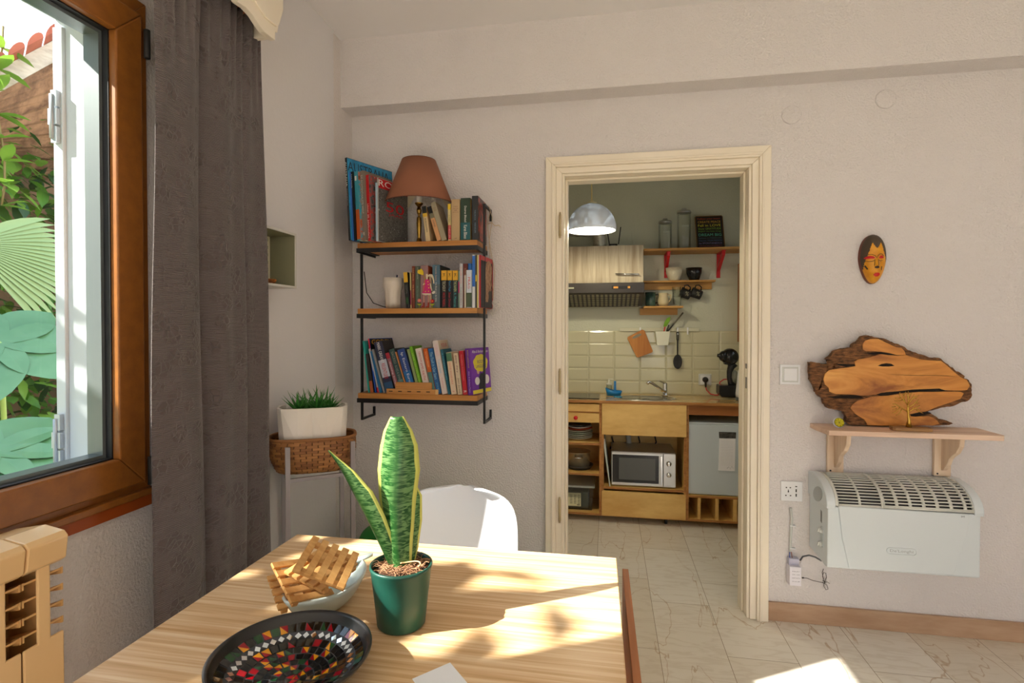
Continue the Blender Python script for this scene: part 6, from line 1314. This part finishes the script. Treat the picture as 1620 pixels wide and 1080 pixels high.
MB().box(dx1+.001, mx1-.002, my-.012, my-.0002, mz0+.002, mz1-.003).build('control_panel', mat('silver_door', (0,)*3), mw, bevel=.002)
for py2 in (733.5, 751): q = K(1058, py2, my-.012); m = MB(); m.lathe([(.0175, 0), (.017, .004), (.013, .006), (.012, .016), (.0001, .017)], (q.x, my-.012, q.z), 28, axis=(0,-1,0)); m.cbox((q.x, my-.030, q.z), (.004, .005, .024)); m.build('knob', CHROME, mw)
text('inventum', plain(50, 50, 50), mw, basis((K(1058, 765, my-.012).x, my-.0124, mz0+.012), (1,0,0), (0,0,1)), w=.024, h=.004, name='logo')
# oven plates standing beside the microwave, cables behind
tr_ = empty('baking_tray', 'thin pale tray standing upright left of the microwave', 'tray', (K(957, 768, 3.64).x, 3.72, zM))
ta, tb_ = K(954, 769, 3.63), K(962, 769, 3.63); MB().prism([(K(953.5, 700, 3.63).x, 3.628, K(957, 695).z), (K(957, 700, 3.63).x, 3.628, K(957, 694).z), (mx0-.006, 3.628, zM+.001), (mx0-.012, 3.628, zM+.001)], (0, .28, 0)).build('tray_sheet', mat('pale_tray', S(190, 196, 192), .3), tr_, bevel=.001)
m = MB()
for a in ((968, 688), (1010, 688), (1036, 688)): q = K(a[0], a[1]+2, 3.94); m.tube([q, q+Vector((.01, .0, -.04)), q+Vector((-.012, .0, -.09))], .005, 6)
tag(m.build('cable', BLKR), 'black appliance cables hanging behind the microwave', 'cable')
tag(MB().tube([K(994, 688, 3.93), K(995, 700, 3.93), K(994, 716, 3.93)], .018, 14).build('drain_pipe', plain(190, 190, 180)), 'pale sink drain pipe behind the microwave', 'pipe')
# fridge with notepad
fx0 = K(1087, 700, 3.64).x; fy = 3.632; fz0, fz1 = zR+.004, K(1130, 668.5, fy).z
fr = empty('mini_fridge', 'small white fridge in the right cabinet with a notepad on its door', 'fridge', (fx0+.25, 3.8, zR))
MB().box(fx0, KX1-.04, fy+.045, 3.95, fz0, fz1).build('fridge_body', mat('fridge_white', S(196, 206, 214), .35), fr, bevel=.003)
MB().box(fx0, KX1-.04, fy, fy+.042, fz0, fz1-.012).build('door', mat('fridge_white', (0,)*3), fr, bevel=.006)
MB().box(fx0, KX1-.04, fy+.002, fy+.043, fz1-.011, fz1).build('top_trim', mat('fridge_white', (0,)*3), fr, bevel=.002)
m = MB(); m.box(fx0+.03, fx0+.06, fy+.06, fy+.09, zR+.0003, fz0); m.box(KX1-.1, KX1-.07, fy+.06, fy+.09, zR+.0003, fz0); m.box(fx0+.03, fx0+.06, 3.9, 3.93, zR+.0003, fz0); m.box(KX1-.1, KX1-.07, 3.9, 3.93, zR+.0003, fz0); m.build('foot', BLKR, fr)
npd = empty('notepad', 'lined white notepad with a dark header stuck on the fridge door', 'notepad', K(1149, 745, fy))
q = [K(1138, 693.5, fy-.006), K(1164, 694, fy-.006), K(1162.5, 745, fy-.006), K(1136.5, 744, fy-.006)]; MB().prism(q, (0, .0055, 0)).build('paper', plain(240, 240, 246), npd)
q = [K(1137.5, 683, fy-.006), K(1164.5, 684, fy-.006), K(1164, 693.3, fy-.006), K(1138, 692.8, fy-.006)]; MB().prism(q, (0, .0055, 0)).build('header_strip', mat('header_print', S(36, 34, 34), .6, var=(60, S(90, 88, 84))), npd)
m = MB()
for k in range(16): y = 697.5+k*2.5; m.bar(K(1141, y, fy-.0063), K(1160, y+.3, fy-.0063), .0006, .0004)
m.tube([K(1150, 741, fy-.0065), K(1153, 738, fy-.0065), K(1155, 742, fy-.0065), K(1158, 737, fy-.0065), K(1160, 741, fy-.0065)], .0008, 5); m.build('ruled_lines', plain(130, 132, 146), npd)

# upper cabinet and cooker hood
ux1 = K(1018, 420, 3.75).x; uz0, uz1 = K(980, 447.5, 3.75).z, K(1000, 387.5, 3.75).z; UX0 = -.42
uc = empty('upper_cabinet', 'wall cabinet with pale streaky wood door above the cooker hood', 'cabinet', ((UX0+ux1)/2, 3.88, uz0))
MB().box(UX0, ux1, 3.768, YK-.001, uz0, uz1).build('cabinet_body', mat('light_carcass', S(200, 194, 170), .5), uc)
dr = MB().box(UX0, ux1-.001, 3.75, 3.7675, uz0+.002, uz1-.001).build('door', wood('streaky_ash', S(166, 146, 120), S(206, 194, 170), 'Z', 7, .5, stretch=.05), uc, bevel=.0008)
m = MB(); a, b = K(973.5, 433, 3.725), K(1011, 433.5, 3.725); m.tube([a, b], .0045, 10)
for px3 in (979, 1007): q = K(px3, 433.3, 3.725); m.tube([q, Vector((q.x, 3.7505, q.z))], .004, 8)
m.build('handle', CHROME, dr)
hd = empty('cooker_hood', 'dark brown cooker hood under the pale upper cabinet', 'cooker hood', ((UX0+ux1)/2, 3.85, K(980, 488, 3.95).z))
HB = mat('dark_brown_hood', S(38, 30, 24), .35); hz1, hz0 = uz0-.001, K(980, 463, 3.70).z; hy = 3.70; hzb = K(980, 487, 3.93).z
m = MB(); m.prism([(UX0, hy, hz1), (UX0, hy, hz0), (UX0, hy+.012, hz0-.006), (UX0, 3.93, hzb+.012), (UX0, YK-.013, hzb+.012), (UX0, YK-.013, hz1)][::-1], (ux1-UX0+.003, 0, 0)); m.build('hood_body', HB, hd, bevel=.002)
n0 = Vector((0, 3.93-hy-.012, hzb+.012-hz0+.006)); 
m = MB(); gl = n0.length; gd = n0.normalized(); gp = Vector((0, -gd.z, gd.y))*-1
for k in range(21): x = UX0+.02+k*.030; m.bar(Vector((x, hy+.012, hz0-.006))+gd*.012-Vector((0,0,.002)), Vector((x, hy+.012, hz0-.006))+gd*(gl-.008)-Vector((0,0,.002)), .0165, .003)
m.build('filter_grille', mat('grille_metal', (.36, .33, .20), .35, metal=.8), hd)
m = MB()
for k in range(7): c_ = Vector((0, hy+.012, hz0-.009))+gd*(.02+k*(gl-.03)/6)-Vector((0,0,.002)); m.bar((UX0+.01, c_.y, c_.z), (ux1-.02, c_.y, c_.z), .004, .003)
m.build('filter_bars', HB, hd)
m = MB(); m.box(UX0+.01, ux1-.015, 3.93, 3.985, hzb+.006, hzb+.011); m.build('lamp_cover', mat('hood_lamp_cover', S(170, 164, 130), .3), hd)
q = K(930, 455, hy); m = MB(); 
for (xa_, xb_) in ((970.5, 978), (993, 997)): m.box(K(xa_, 455, hy).x, K(xb_, 455, hy).x, hy-.004, hy+.0, q.z-.007, q.z+.007)
m.build('switch', mat('amber_switch', S(216, 150, 50), .4), hd)
m = MB(); m.box(K(968, 455, hy).x, K(999, 455, hy).x, hy-.0015, hy, q.z-.010, q.z+.010); m.build('switch_panel', BLK, hd)
m = MB(); m.box(K(890, 455, hy).x, K(908, 455, hy).x, hy-.0015, hy, q.z-.006, q.z+.004); m.build('name_badge', plain(176, 176, 150), hd)
# exhaust duct and router on the cabinet
m = MB(); pts = []; bx_ = K(949, 386, 3.88)
for k in range(60):
    t = k/59
    if t < .4: p = Vector((bx_.x, 3.89, uz1+.001+.06*t/.4))
    else: a = (t-.4)/.6*pi/2; p = Vector((bx_.x-.085*(1-cos(a))-.35*max(0, (t-.75)/.25)**1, 3.89, uz1+.061+.085*sin(a)))
    pts.append(p)
m.tube(pts, [.046+.003*sin(k*2.2) for k in range(60)], 20, caps=False)
tag(m.build('exhaust_duct', mat('duct_foil', (.55, .53, .45), .35, metal=.7)), 'ribbed silver exhaust duct rising from the upper cabinet', 'duct')
ro = empty('router', 'black router with two antennas on top of the upper cabinet', 'router', K(970, 386, 3.86)); q = K(970, 386, 3.86)
MB().box(q.x-.030, q.x+.030, 3.84, 3.88, uz1+.0005, uz1+.026).build('router_body', BLKR, ro, bevel=.003)
MB().box(q.x-.016, q.x+.016, 3.838, 3.8405, uz1+.008, uz1+.016).build('display', plain(130, 140, 130), ro)
for (a, b) in (((964, 386), (960.5, 364)), ((978.5, 386), (982, 359))): m = MB(); u_, v_ = K(*a, 3.87), K(*b, 3.87); u_.z = max(u_.z, uz1+.006); m.bar(u_, v_, .007); m.build('antenna', BLKR, ro)

# upper shelf with red brackets
SF = wood('amber_shelf', S(170, 120, 56), S(200, 152, 84), 'X', 3, .5)
zsh = P(1100, 402, Y=YK).z; yfs = 3.77; us = empty('kitchen_shelf', 'long upper kitchen shelf on red steel brackets', 'shelf', (.7, YK, zsh))
MB().box(ux1+.004, 1.245, yfs, YK-.001, zsh, zsh+.014).build('shelf_board', SF, us)
for (pa, lab) in ((1053.5, 0), (1136.5, 1)):
    q = P(pa, 420, Y=YK-.004); m = MB(); zb = P(pa, 439.5, Y=YK-.004).z
    m.box(q.x-.012, q.x+.012, YK-.008, YK-.001, zb, zsh-.0005); m.box(q.x-.012, q.x+.012, yfs+.05, YK-.001, zsh-.007, zsh-.0005)
    m.prism([(q.x-.010, YK-.008, zsh-.095), (q.x-.010, YK-.008, zsh-.125), (q.x-.010, yfs+.06, zsh-.030), (q.x-.010, yfs+.06, zsh-.007), (q.x-.010, yfs+.085, zsh-.007)], (.020, 0, 0)); m.build('bracket', RED, us)
zt = zsh+.0145
def jar(label, x0p, x1p, topp, Yj=3.88):
    a, b = P(x0p, 370, Y=Yj).x, P(x1p, 370, Y=Yj).x; r = (b-a)/2; cx = (a+b)/2; h = P(x0p, topp, Y=Yj).z-zt
    e = empty('glass_jar', label, 'jar', (cx, Yj, zt), 'glass jars on the kitchen shelf')
    MB().lathe([(.0001, .0003), (r*.97, .0003), (r, .004), (r, h-.045), (r*.94, h-.036), (r*.90, h-.032), (r*.88, h-.034), (r*.95, h-.05), (r*.95, .006), (.0001, .005)], (cx, Yj, zt), 36).build('jar_body', glassy('jar_glass', (.975, .985, .975), .14, .03), e)
    MB().lathe([(r*1.02, h-.034), (r*1.02, h-.026), (r*.9, h-.018), (r*.35, h-.010), (.013, h-.010), (.016, h-.002), (.012, h), (.0001, h)], (cx, Yj, zt), 32).build('lid', STEEL, e)
    MB().cbox((cx+.004, Yj-r*.985, zt+h*.55), (r*1.0, .002, .012)).build('label_plate', plain(170, 176, 160), e)
jar('short glass jar with steel lid, left on the kitchen shelf', 1041.5, 1063, 346)
jar('tall glass jar with steel lid, next to the motto sign', 1071, 1093, 330)
sg = empty('motto_sign', 'black sign with rainbow coloured mottos leaning on the kitchen wall', 'sign', P(1125, 391, Y=3.93)); 
A_, B_2, D_ = P(1104, 390, Y=3.91), P(1146.3, 390, Y=3.91), P(1100.2, 343, Y=3.955); A_.z = B_2.z = zt+.001
xv = (B_2-A_); wS = xv.length; xv.normalize(); yv = (D_-A_); hS = yv.length; yv = (yv - xv*yv.dot(xv)*.0).normalized(); nv = xv.cross(yv).normalized()
MB().prism([A_, A_+xv*wS, A_+xv*wS+yv*hS, A_+yv*hS], -nv*.010).build('sign_board', plain(28, 18, 16), sg, bevel=.001)
m = MB(); bt_ = .0045
for a_, b_ in ((A_, A_+xv*wS), (A_+xv*wS, A_+xv*wS+yv*hS), (A_+xv*wS+yv*hS, A_+yv*hS), (A_+yv*hS, A_)): m.bar(a_-nv*.004, b_-nv*.004, .004, .012)
m.build('sign_border', plain(120, 84, 30), sg)
LN = [('Follow your heart', (214, 84, 40), .06), ('CREATE PEACE', (206, 160, 60), .075), ('Fall in LOVE', (214, 206, 60), .085), ('Show GRATITUDE', (140, 180, 60), .065), ('ENJOY the little things', (110, 170, 70), .055), ('DREAM BIG', (90, 180, 150), .095), ('Believe in MIRACLES', (70, 110, 120), .05), ('Discover YOUR PASSION', (80, 110, 150), .05), ('be SPONTANEOUS', (130, 120, 170), .062), ('embrace every POSSIBILITY', (160, 80, 100), .052), ('BELIEVE in yourself', (220, 80, 110), .068)]
zz = .955
for s, c_, hh in LN:
    zz -= hh/2+.0; T = basis(A_+xv*(wS*.5)+yv*(hS*zz)+nv*.0006, xv, yv); text(s, plain(*c_), sg, T, w=wS*.86, h=hS*hh*.85, name='motto_line'); zz -= hh/2+.024
# second and third shelves
z2 = P(1080, 447.5, Y=YK-.002).z; a, b = ux1+.006, P(1132, 445, Y=3.92).x
s2 = empty('kitchen_shelf', 'short middle kitchen shelf holding two bowls, mugs hanging beneath', 'shelf', ((a+b)/2, YK, z2))
MB().box(a, b, 3.915, YK-.001, z2, z2+.012).build('shelf_board', SF, s2); MB().box(a, b-.012, YK-.018, YK-.001, P(1080, 457.8, Y=YK-.018).z, z2-.0003).build('back_rail', SF, s2)
m = MB()
for x in (1086, 1103.5): q = P(x, 452, Y=YK-.02); m.tube([q+Vector((0,.003,.004)), q+Vector((0,-.022,.002)), q+Vector((0,-.026,.010))], .002, 6)
m.build('hook', CHROME, s2)
z3 = P(1040, 488, Y=YK-.002).z; a3, b3 = K(1014, 486, 3.86).x, P(1081, 484, Y=3.85).x
s3 = empty('kitchen_shelf', 'lowest small kitchen shelf holding mug, jug and glasses', 'shelf', ((a3+b3)/2, YK, z3))
MB().box(a3+.02, b3, 3.85, YK-.001, z3, z3+.013).build('shelf_board', SF, s3); MB().box(a3, b3-.02, YK-.018, YK-.001, P(1040, 498, Y=YK-.018).z, z3-.0003).build('back_rail', SF, s3)
def bowl(label, x0p, x1p, y0p, m_, Yb, zb):
    a, b = P(x0p, y0p, Y=Yb).x, P(x1p, y0p, Y=Yb).x; r = (b-a)/2; h = P(x0p, y0p, Y=Yb).z-zb
    tag(MB().lathe([(.0001, .0005), (r*.55, .0005), (r*.62, .004), (r*.92, h*.55), (r, h), (r*.96, h), (r*.86, h*.55), (r*.5, .008), (.0001, .007)], ((a+b)/2, Yb, zb), 36).build('bowl', m_), label, 'bowl')
bowl('cream dimpled bowl on the middle kitchen shelf', 1053, 1080, 424, mat('cream_dimpled', S(216, 208, 184), .4, bump=(160, 1, .003)), 3.955, z2+.0122)
bowl('glossy black bowl on the middle kitchen shelf', 1085, 1111, 424, BLK, 3.955, z2+.0122)
def mug(e, T, r, h, body, handle, hx=1, flare=1.0):
    m = MB(); m.T = T; m.lathe([(.0001, .0005), (r*.85, .0005), (r*.95, .005), (r*.96, h*.5), (r*flare, h), (r*flare-.003, h), (r*.90, h*.5), (r*.86, .006), (.0001, .005)], (0,0,0), 28); m.build('mug_body', body, e)
    m = MB(); m.T = T; m.tube([(hx*r*.93, 0, h*.82), (hx*(r+.018), 0, h*.86), (hx*(r+.028), 0, h*.60), (hx*(r+.020), 0, h*.30), (hx*r*.93, 0, h*.22)], .0042, 8); m.build('handle', handle, e)
z3t = z3+.0135
q = P(1029, 480, Y=3.91); e = empty('mug', 'dark teal glazed mug, left on the lowest kitchen shelf', 'mug', (q.x, 3.91, z3t)); mug(e, Matrix.Translation((q.x, 3.91, z3t)), .036, .098, mat('teal_glaze', S(40, 66, 62), .15, var=(12, S(90, 120, 100))), BLK)
q = P(1049, 480, Y=3.91); e = empty('jug', 'cream stoneware jug beside the dark teal mug', 'jug', (q.x, 3.91, z3t)); CRM = mat('cream_stoneware', S(200, 184, 146), .3)
MB().lathe([(.0001, .0005), (.030, .0005), (.038, .02), (.038, .045), (.030, .075), (.034, .092), (.031, .092), (.027, .075), (.034, .045), (.0001, .006)], (q.x, 3.91, z3t), 28).build('jug_body', CRM, e)
MB().tube([(q.x+.030, 3.91, z3t+.080), (q.x+.052, 3.905, z3t+.078), (q.x+.050, 3.905, z3t+.045), (q.x+.034, 3.91, z3t+.022)], .005, 8).build('handle', CRM, e)
GLS = glassy('tumbler_glass', (.95, .97, .95), .25, .04)
for (x, dz, lab) in ((1071, 0, 'lower clear drinking glass at the right of the lowest kitchen shelf'), (1070, .062, 'upper clear drinking glass stacked in the lower one')):
    q = P(x, 480, Y=3.90); tag(MB().lathe([(.0001, .0005), (.022, .0005), (.024, .003), (.031, .072), (.029, .072), (.021, .008), (.0001, .007)], (q.x, 3.90, z3t+dz+.0), 10, smooth=False).build('drinking_glass', GLS), lab, 'glass', 'stacked glasses')
for (x, y, lab) in ((1086, 464, 'black patterned mug hanging from the middle shelf, left of two'), (1103.5, 464, 'black patterned mug hanging from the middle shelf, right of two')):
    q = P(x, 453, Y=YK-.045); e = empty('mug', lab, 'mug', q, 'black mugs hanging under the middle kitchen shelf')
    T = Matrix.Translation(P(x-1.5, 464.5, Y=YK-.05)) @ Matrix.Rotation(radians(-68), 4, 'Y') @ Matrix.Translation((0, 0, -.035))
    mug(e, T, .034, .072, BLKR, BLK, hx=1, flare=1.08)
    text('%', plain(150, 146, 120), e, basis(P(x+1, 464.5, Y=YK-.088), (1, 0, -.25), (.25, 0, 1)), w=.024, h=.030, name='mug_print')
# utensil rail with holder, board, ladle
zr0, zr1 = P(1040, 524, Y=YK-.02).z, P(1040, 518.5, Y=YK-.02).z; ra, rb_ = P(980, 520, Y=YK-.02).x, P(1106, 520, Y=YK-.02).x
rl = empty('utensil_rail', 'white wall rail with hooks above the tiles', 'rail', ((ra+rb_)/2, YK, zr0))
MB().box(ra, rb_, YK-.022, YK-.0005, zr0, zr1).build('rail_strip', plain(206, 204, 180), rl, bevel=.002)
for x in (1013, 1072, 1088): q = P(x, 521, Y=YK-.03); m = MB(); m.box(q.x-.005, q.x+.005, YK-.030, YK-.0225, zr0-.022, zr1+.003); m.box(q.x-.005, q.x+.005, YK-.040, YK-.030, zr0-.022, zr0-.016); m.build('hook', WHT, rl)
ph = empty('utensil_holder', 'white plastic utensil holder hanging on the rail', 'utensil holder', P(1048, 546, Y=YK-.07)); q0, q1 = P(1037, 524, Y=YK-.09), P(1060, 524, Y=YK-.09); zb = P(1048, 546, Y=YK-.09).z
m = MB(); cxp = (q0.x+q1.x)/2; hw_ = (q1.x-q0.x)/2; hb = hw_*.76
rows = [[(cxp+sx*w_, yc+sy*d_, z) for sx, sy in ((-1,-1),(1,-1),(1,1),(-1,1))] for w_, d_, z, yc in ((hb, .022, zb, YK-.062), (hw_, .030, q0.z, YK-.058), (hw_-.003, .027, q0.z, YK-.058), (hb-.003, .019, zb+.004, YK-.062))]
m.grid(rows, False, True); m.add(rows[0], [(0,1,2,3)]); m.add(rows[3], [(0,1,2,3)]); m.build('holder_body', plain(222, 222, 204), ph, bevel=.002)
def util(name, label, cat, a, b, fn): e = empty(name, label, cat, P(a[0], a[1], Y=YK-.06)); fn(e)
ut = lambda x, y, Y=YK-.062: P(1010+x/10.8, 440+y/10.8, Y=Y)
e = empty('spatula', 'green silicone spatula standing in the white utensil holder', 'spatula', ut(440, 980)); MB().prism([ut(*p) for p in ((425,828),(445,750),(490,680),(548,655),(540,720),(510,780),(480,825))][::-1], (0, .006, 0)).build('blade', plain(110, 160, 20), e, bevel=.002); m = MB(); m.bar(ut(455,826), ut(420,980), .008); m.build('handle', plain(196, 30, 24), e)
e = empty('whisk_handle_utensil', 'long dark-handled kitchen utensil leaning right in the white holder', 'utensil', ut(500, 980, YK-.068)); m = MB(); m.bar(ut(765,585,YK-.068), ut(600,785,YK-.068), .017, .010); m.build('handle', plain(84, 78, 60), e, bevel=.003); m = MB(); m.tube([ut(600,785,YK-.068), ut(480,930,YK-.068)], .0045, 8); m.build('shaft', BLKR, e)
tag(MB().bar(ut(520,795,YK-.055), ut(460,980,YK-.055), .015, .008).build('knife_handle', BLKR, bevel=.002), 'short black handle sticking out of the white utensil holder', 'utensil')
cb = empty('cutting_board', 'small wooden cutting board hanging tilted from the rail', 'cutting board', P(1013, 560, Y=YK-.05)); CBM = wood('bamboo_board', S(170, 102, 40), S(196, 132, 62), 'Z', 4, .5)
q = [P(x, y, Y=YK-.045) for x, y in ((993, 533), (1016, 521.2), (1019.5, 522.5), (1033, 555), (1031.5, 557.5), (1009.5, 565.5), (1007, 564.5), (992.6, 536))]
MB().prism(q, (0, .012, 0)).build('board', CBM, cb, bevel=.002)
c = P(1007.5, 531.5, Y=YK-.046); m = MB(); m.prism([c+Vector((.036*cos(a)*cos(.45)-.010*sin(a)*sin(.45), 0, .036*cos(a)*sin(.45)+.010*sin(a)*cos(.45))) for a in [2*pi*k/24 for k in range(24)]], (0, .0008, 0)); m.build('grip_slot', plain(140, 134, 112), cb)
ld = empty('serving_spoon', 'black plastic serving spoon hanging from the rail over the tiles', 'spoon', P(1072, 583, Y=YK-.04)); q = lambda x, y: P(x, y, Y=YK-.036)
m = MB(); m.tube([q(1070.7, 526), q(1071, 538)], .004, 8); m.tube([q(1073.3, 526), q(1073, 538)], .004, 8); m.tube([q(1070.7, 526), q(1072, 525), q(1073.3, 526)], .0035, 8); m.tube([q(1072, 537), q(1072, 563)], [.006, .0045], 8); m.build('handle', BLKR, ld)
c = q(1072, 572); m = MB(); m.lathe([(.0001, 0), (.6, .002), (1, .009), (.97, .010), (.55, .004), (.0001, .003)], (c.x, c.y+.006, c.z), 28, sx=.031, sy=.052, axis=(0,-1,0)); m.build('bowl', BLKR, ld)
# wooden rack at the right end
c = P(1172.3, 480, Y=3.9); rk = empty('hanging_board', 'brown wooden frame on the wall at the right edge of the doorway view', 'frame', (c.x+.06, YK, P(1172, 541, Y=3.9).z))
m = MB(); zt0, zt1 = P(1172, 541, Y=3.9).z, P(1172, 415, Y=3.9).z
for x in (c.x, c.x+.10): m.box(x, x+.012, 3.90, YK-.0125, zt0, zt1)
for z in (zt0, (zt0+zt1)/2, zt1-.012): m.box(c.x+.012, c.x+.10, 3.90, YK-.0125, z, z+.012)
m.build('frame_body', PLYD, rk)
# pendant lamp
pc_ = Vector((P(936, 343, Y=3.1).x, 3.1, 0)); pn = empty('pendant_lamp', 'white glass dome pendant lamp hanging lit in the kitchen', 'lamp', (pc_.x, 3.1, 1.84))
MB().tube([(pc_.x, 3.1, 2.012), (pc_.x, 3.1, 2.679)], .0025, 8).build('cord', plain(214, 190, 110), pn)
MB().lathe([(.034, 1.998), (.028, 2.006), (.010, 2.014), (.004, 2.022)], (pc_.x, 3.1, 0), 24).build('cord_cap', plain(226, 216, 176), pn)
def opal():
    m = bpy.data.materials.new('opal_marbled_glass'); m.use_nodes = True; n = m.node_tree.nodes; l = m.node_tree.links; b = n['Principled BSDF']; b.inputs['Base Color'].default_value = (.62, .65, .70, 1); b.inputs['Roughness'].default_value = .2
    b.inputs['Emission Color'].default_value = (.90, .94, 1, 1); b.inputs['Emission Strength'].default_value = .02
    tr = n.new('ShaderNodeBsdfTranslucent'); tr.inputs[0].default_value = (.40, .45, .54, 1); mx = n.new('ShaderNodeMixShader')
    t = n.new('ShaderNodeTexCoord'); z = n.new('ShaderNodeTexNoise'); z.inputs['Scale'].default_value = 9; z.inputs['Detail'].default_value = 4; z.inputs['Distortion'].default_value = 2.5; l.new(t.outputs['Object'], z.inputs['Vector'])
    r = n.new('ShaderNodeMapRange'); r.inputs[1].default_value = .4; r.inputs[2].default_value = .6; r.inputs[3].default_value = .05; r.inputs[4].default_value = .22; l.new(z.outputs['Fac'], r.inputs[0]); l.new(r.outputs[0], mx.inputs[0])
    l.new(b.outputs[0], mx.inputs[1]); l.new(tr.outputs[0], mx.inputs[2]); l.new(mx.outputs[0], n['Material Output'].inputs[0]); return m
prof = [(.137*cos(a), 1.855+.145*sin(a)) for a in [pi/2*k/16*.88 for k in range(17)]]
MB().lathe([(.134, 1.846)]+prof, (pc_.x, 3.1, 0), 56, caps=False).build('glass_shade', opal(), pn, solid=.003, off=0)
MB().lathe([(.0001, 1.885), (.020, 1.89), (.028, 1.91), (.024, 1.935), (.013, 1.96), (.013, 1.995)], (pc_.x, 3.1, 0), 24).build('bulb', mat('lit_bulb', (1, 1, 1), emit=((1, .97, .88), 5)), pn)
pd = bpy.data.lights.new('pendant_light', 'POINT'); pd.energy = 9; pd.color = (1, .87, .58); pd.shadow_soft_size = .03; po = bpy.data.objects.new('pendant_light', pd); COL.objects.link(po); po.location = (pc_.x, 3.1, 1.875)
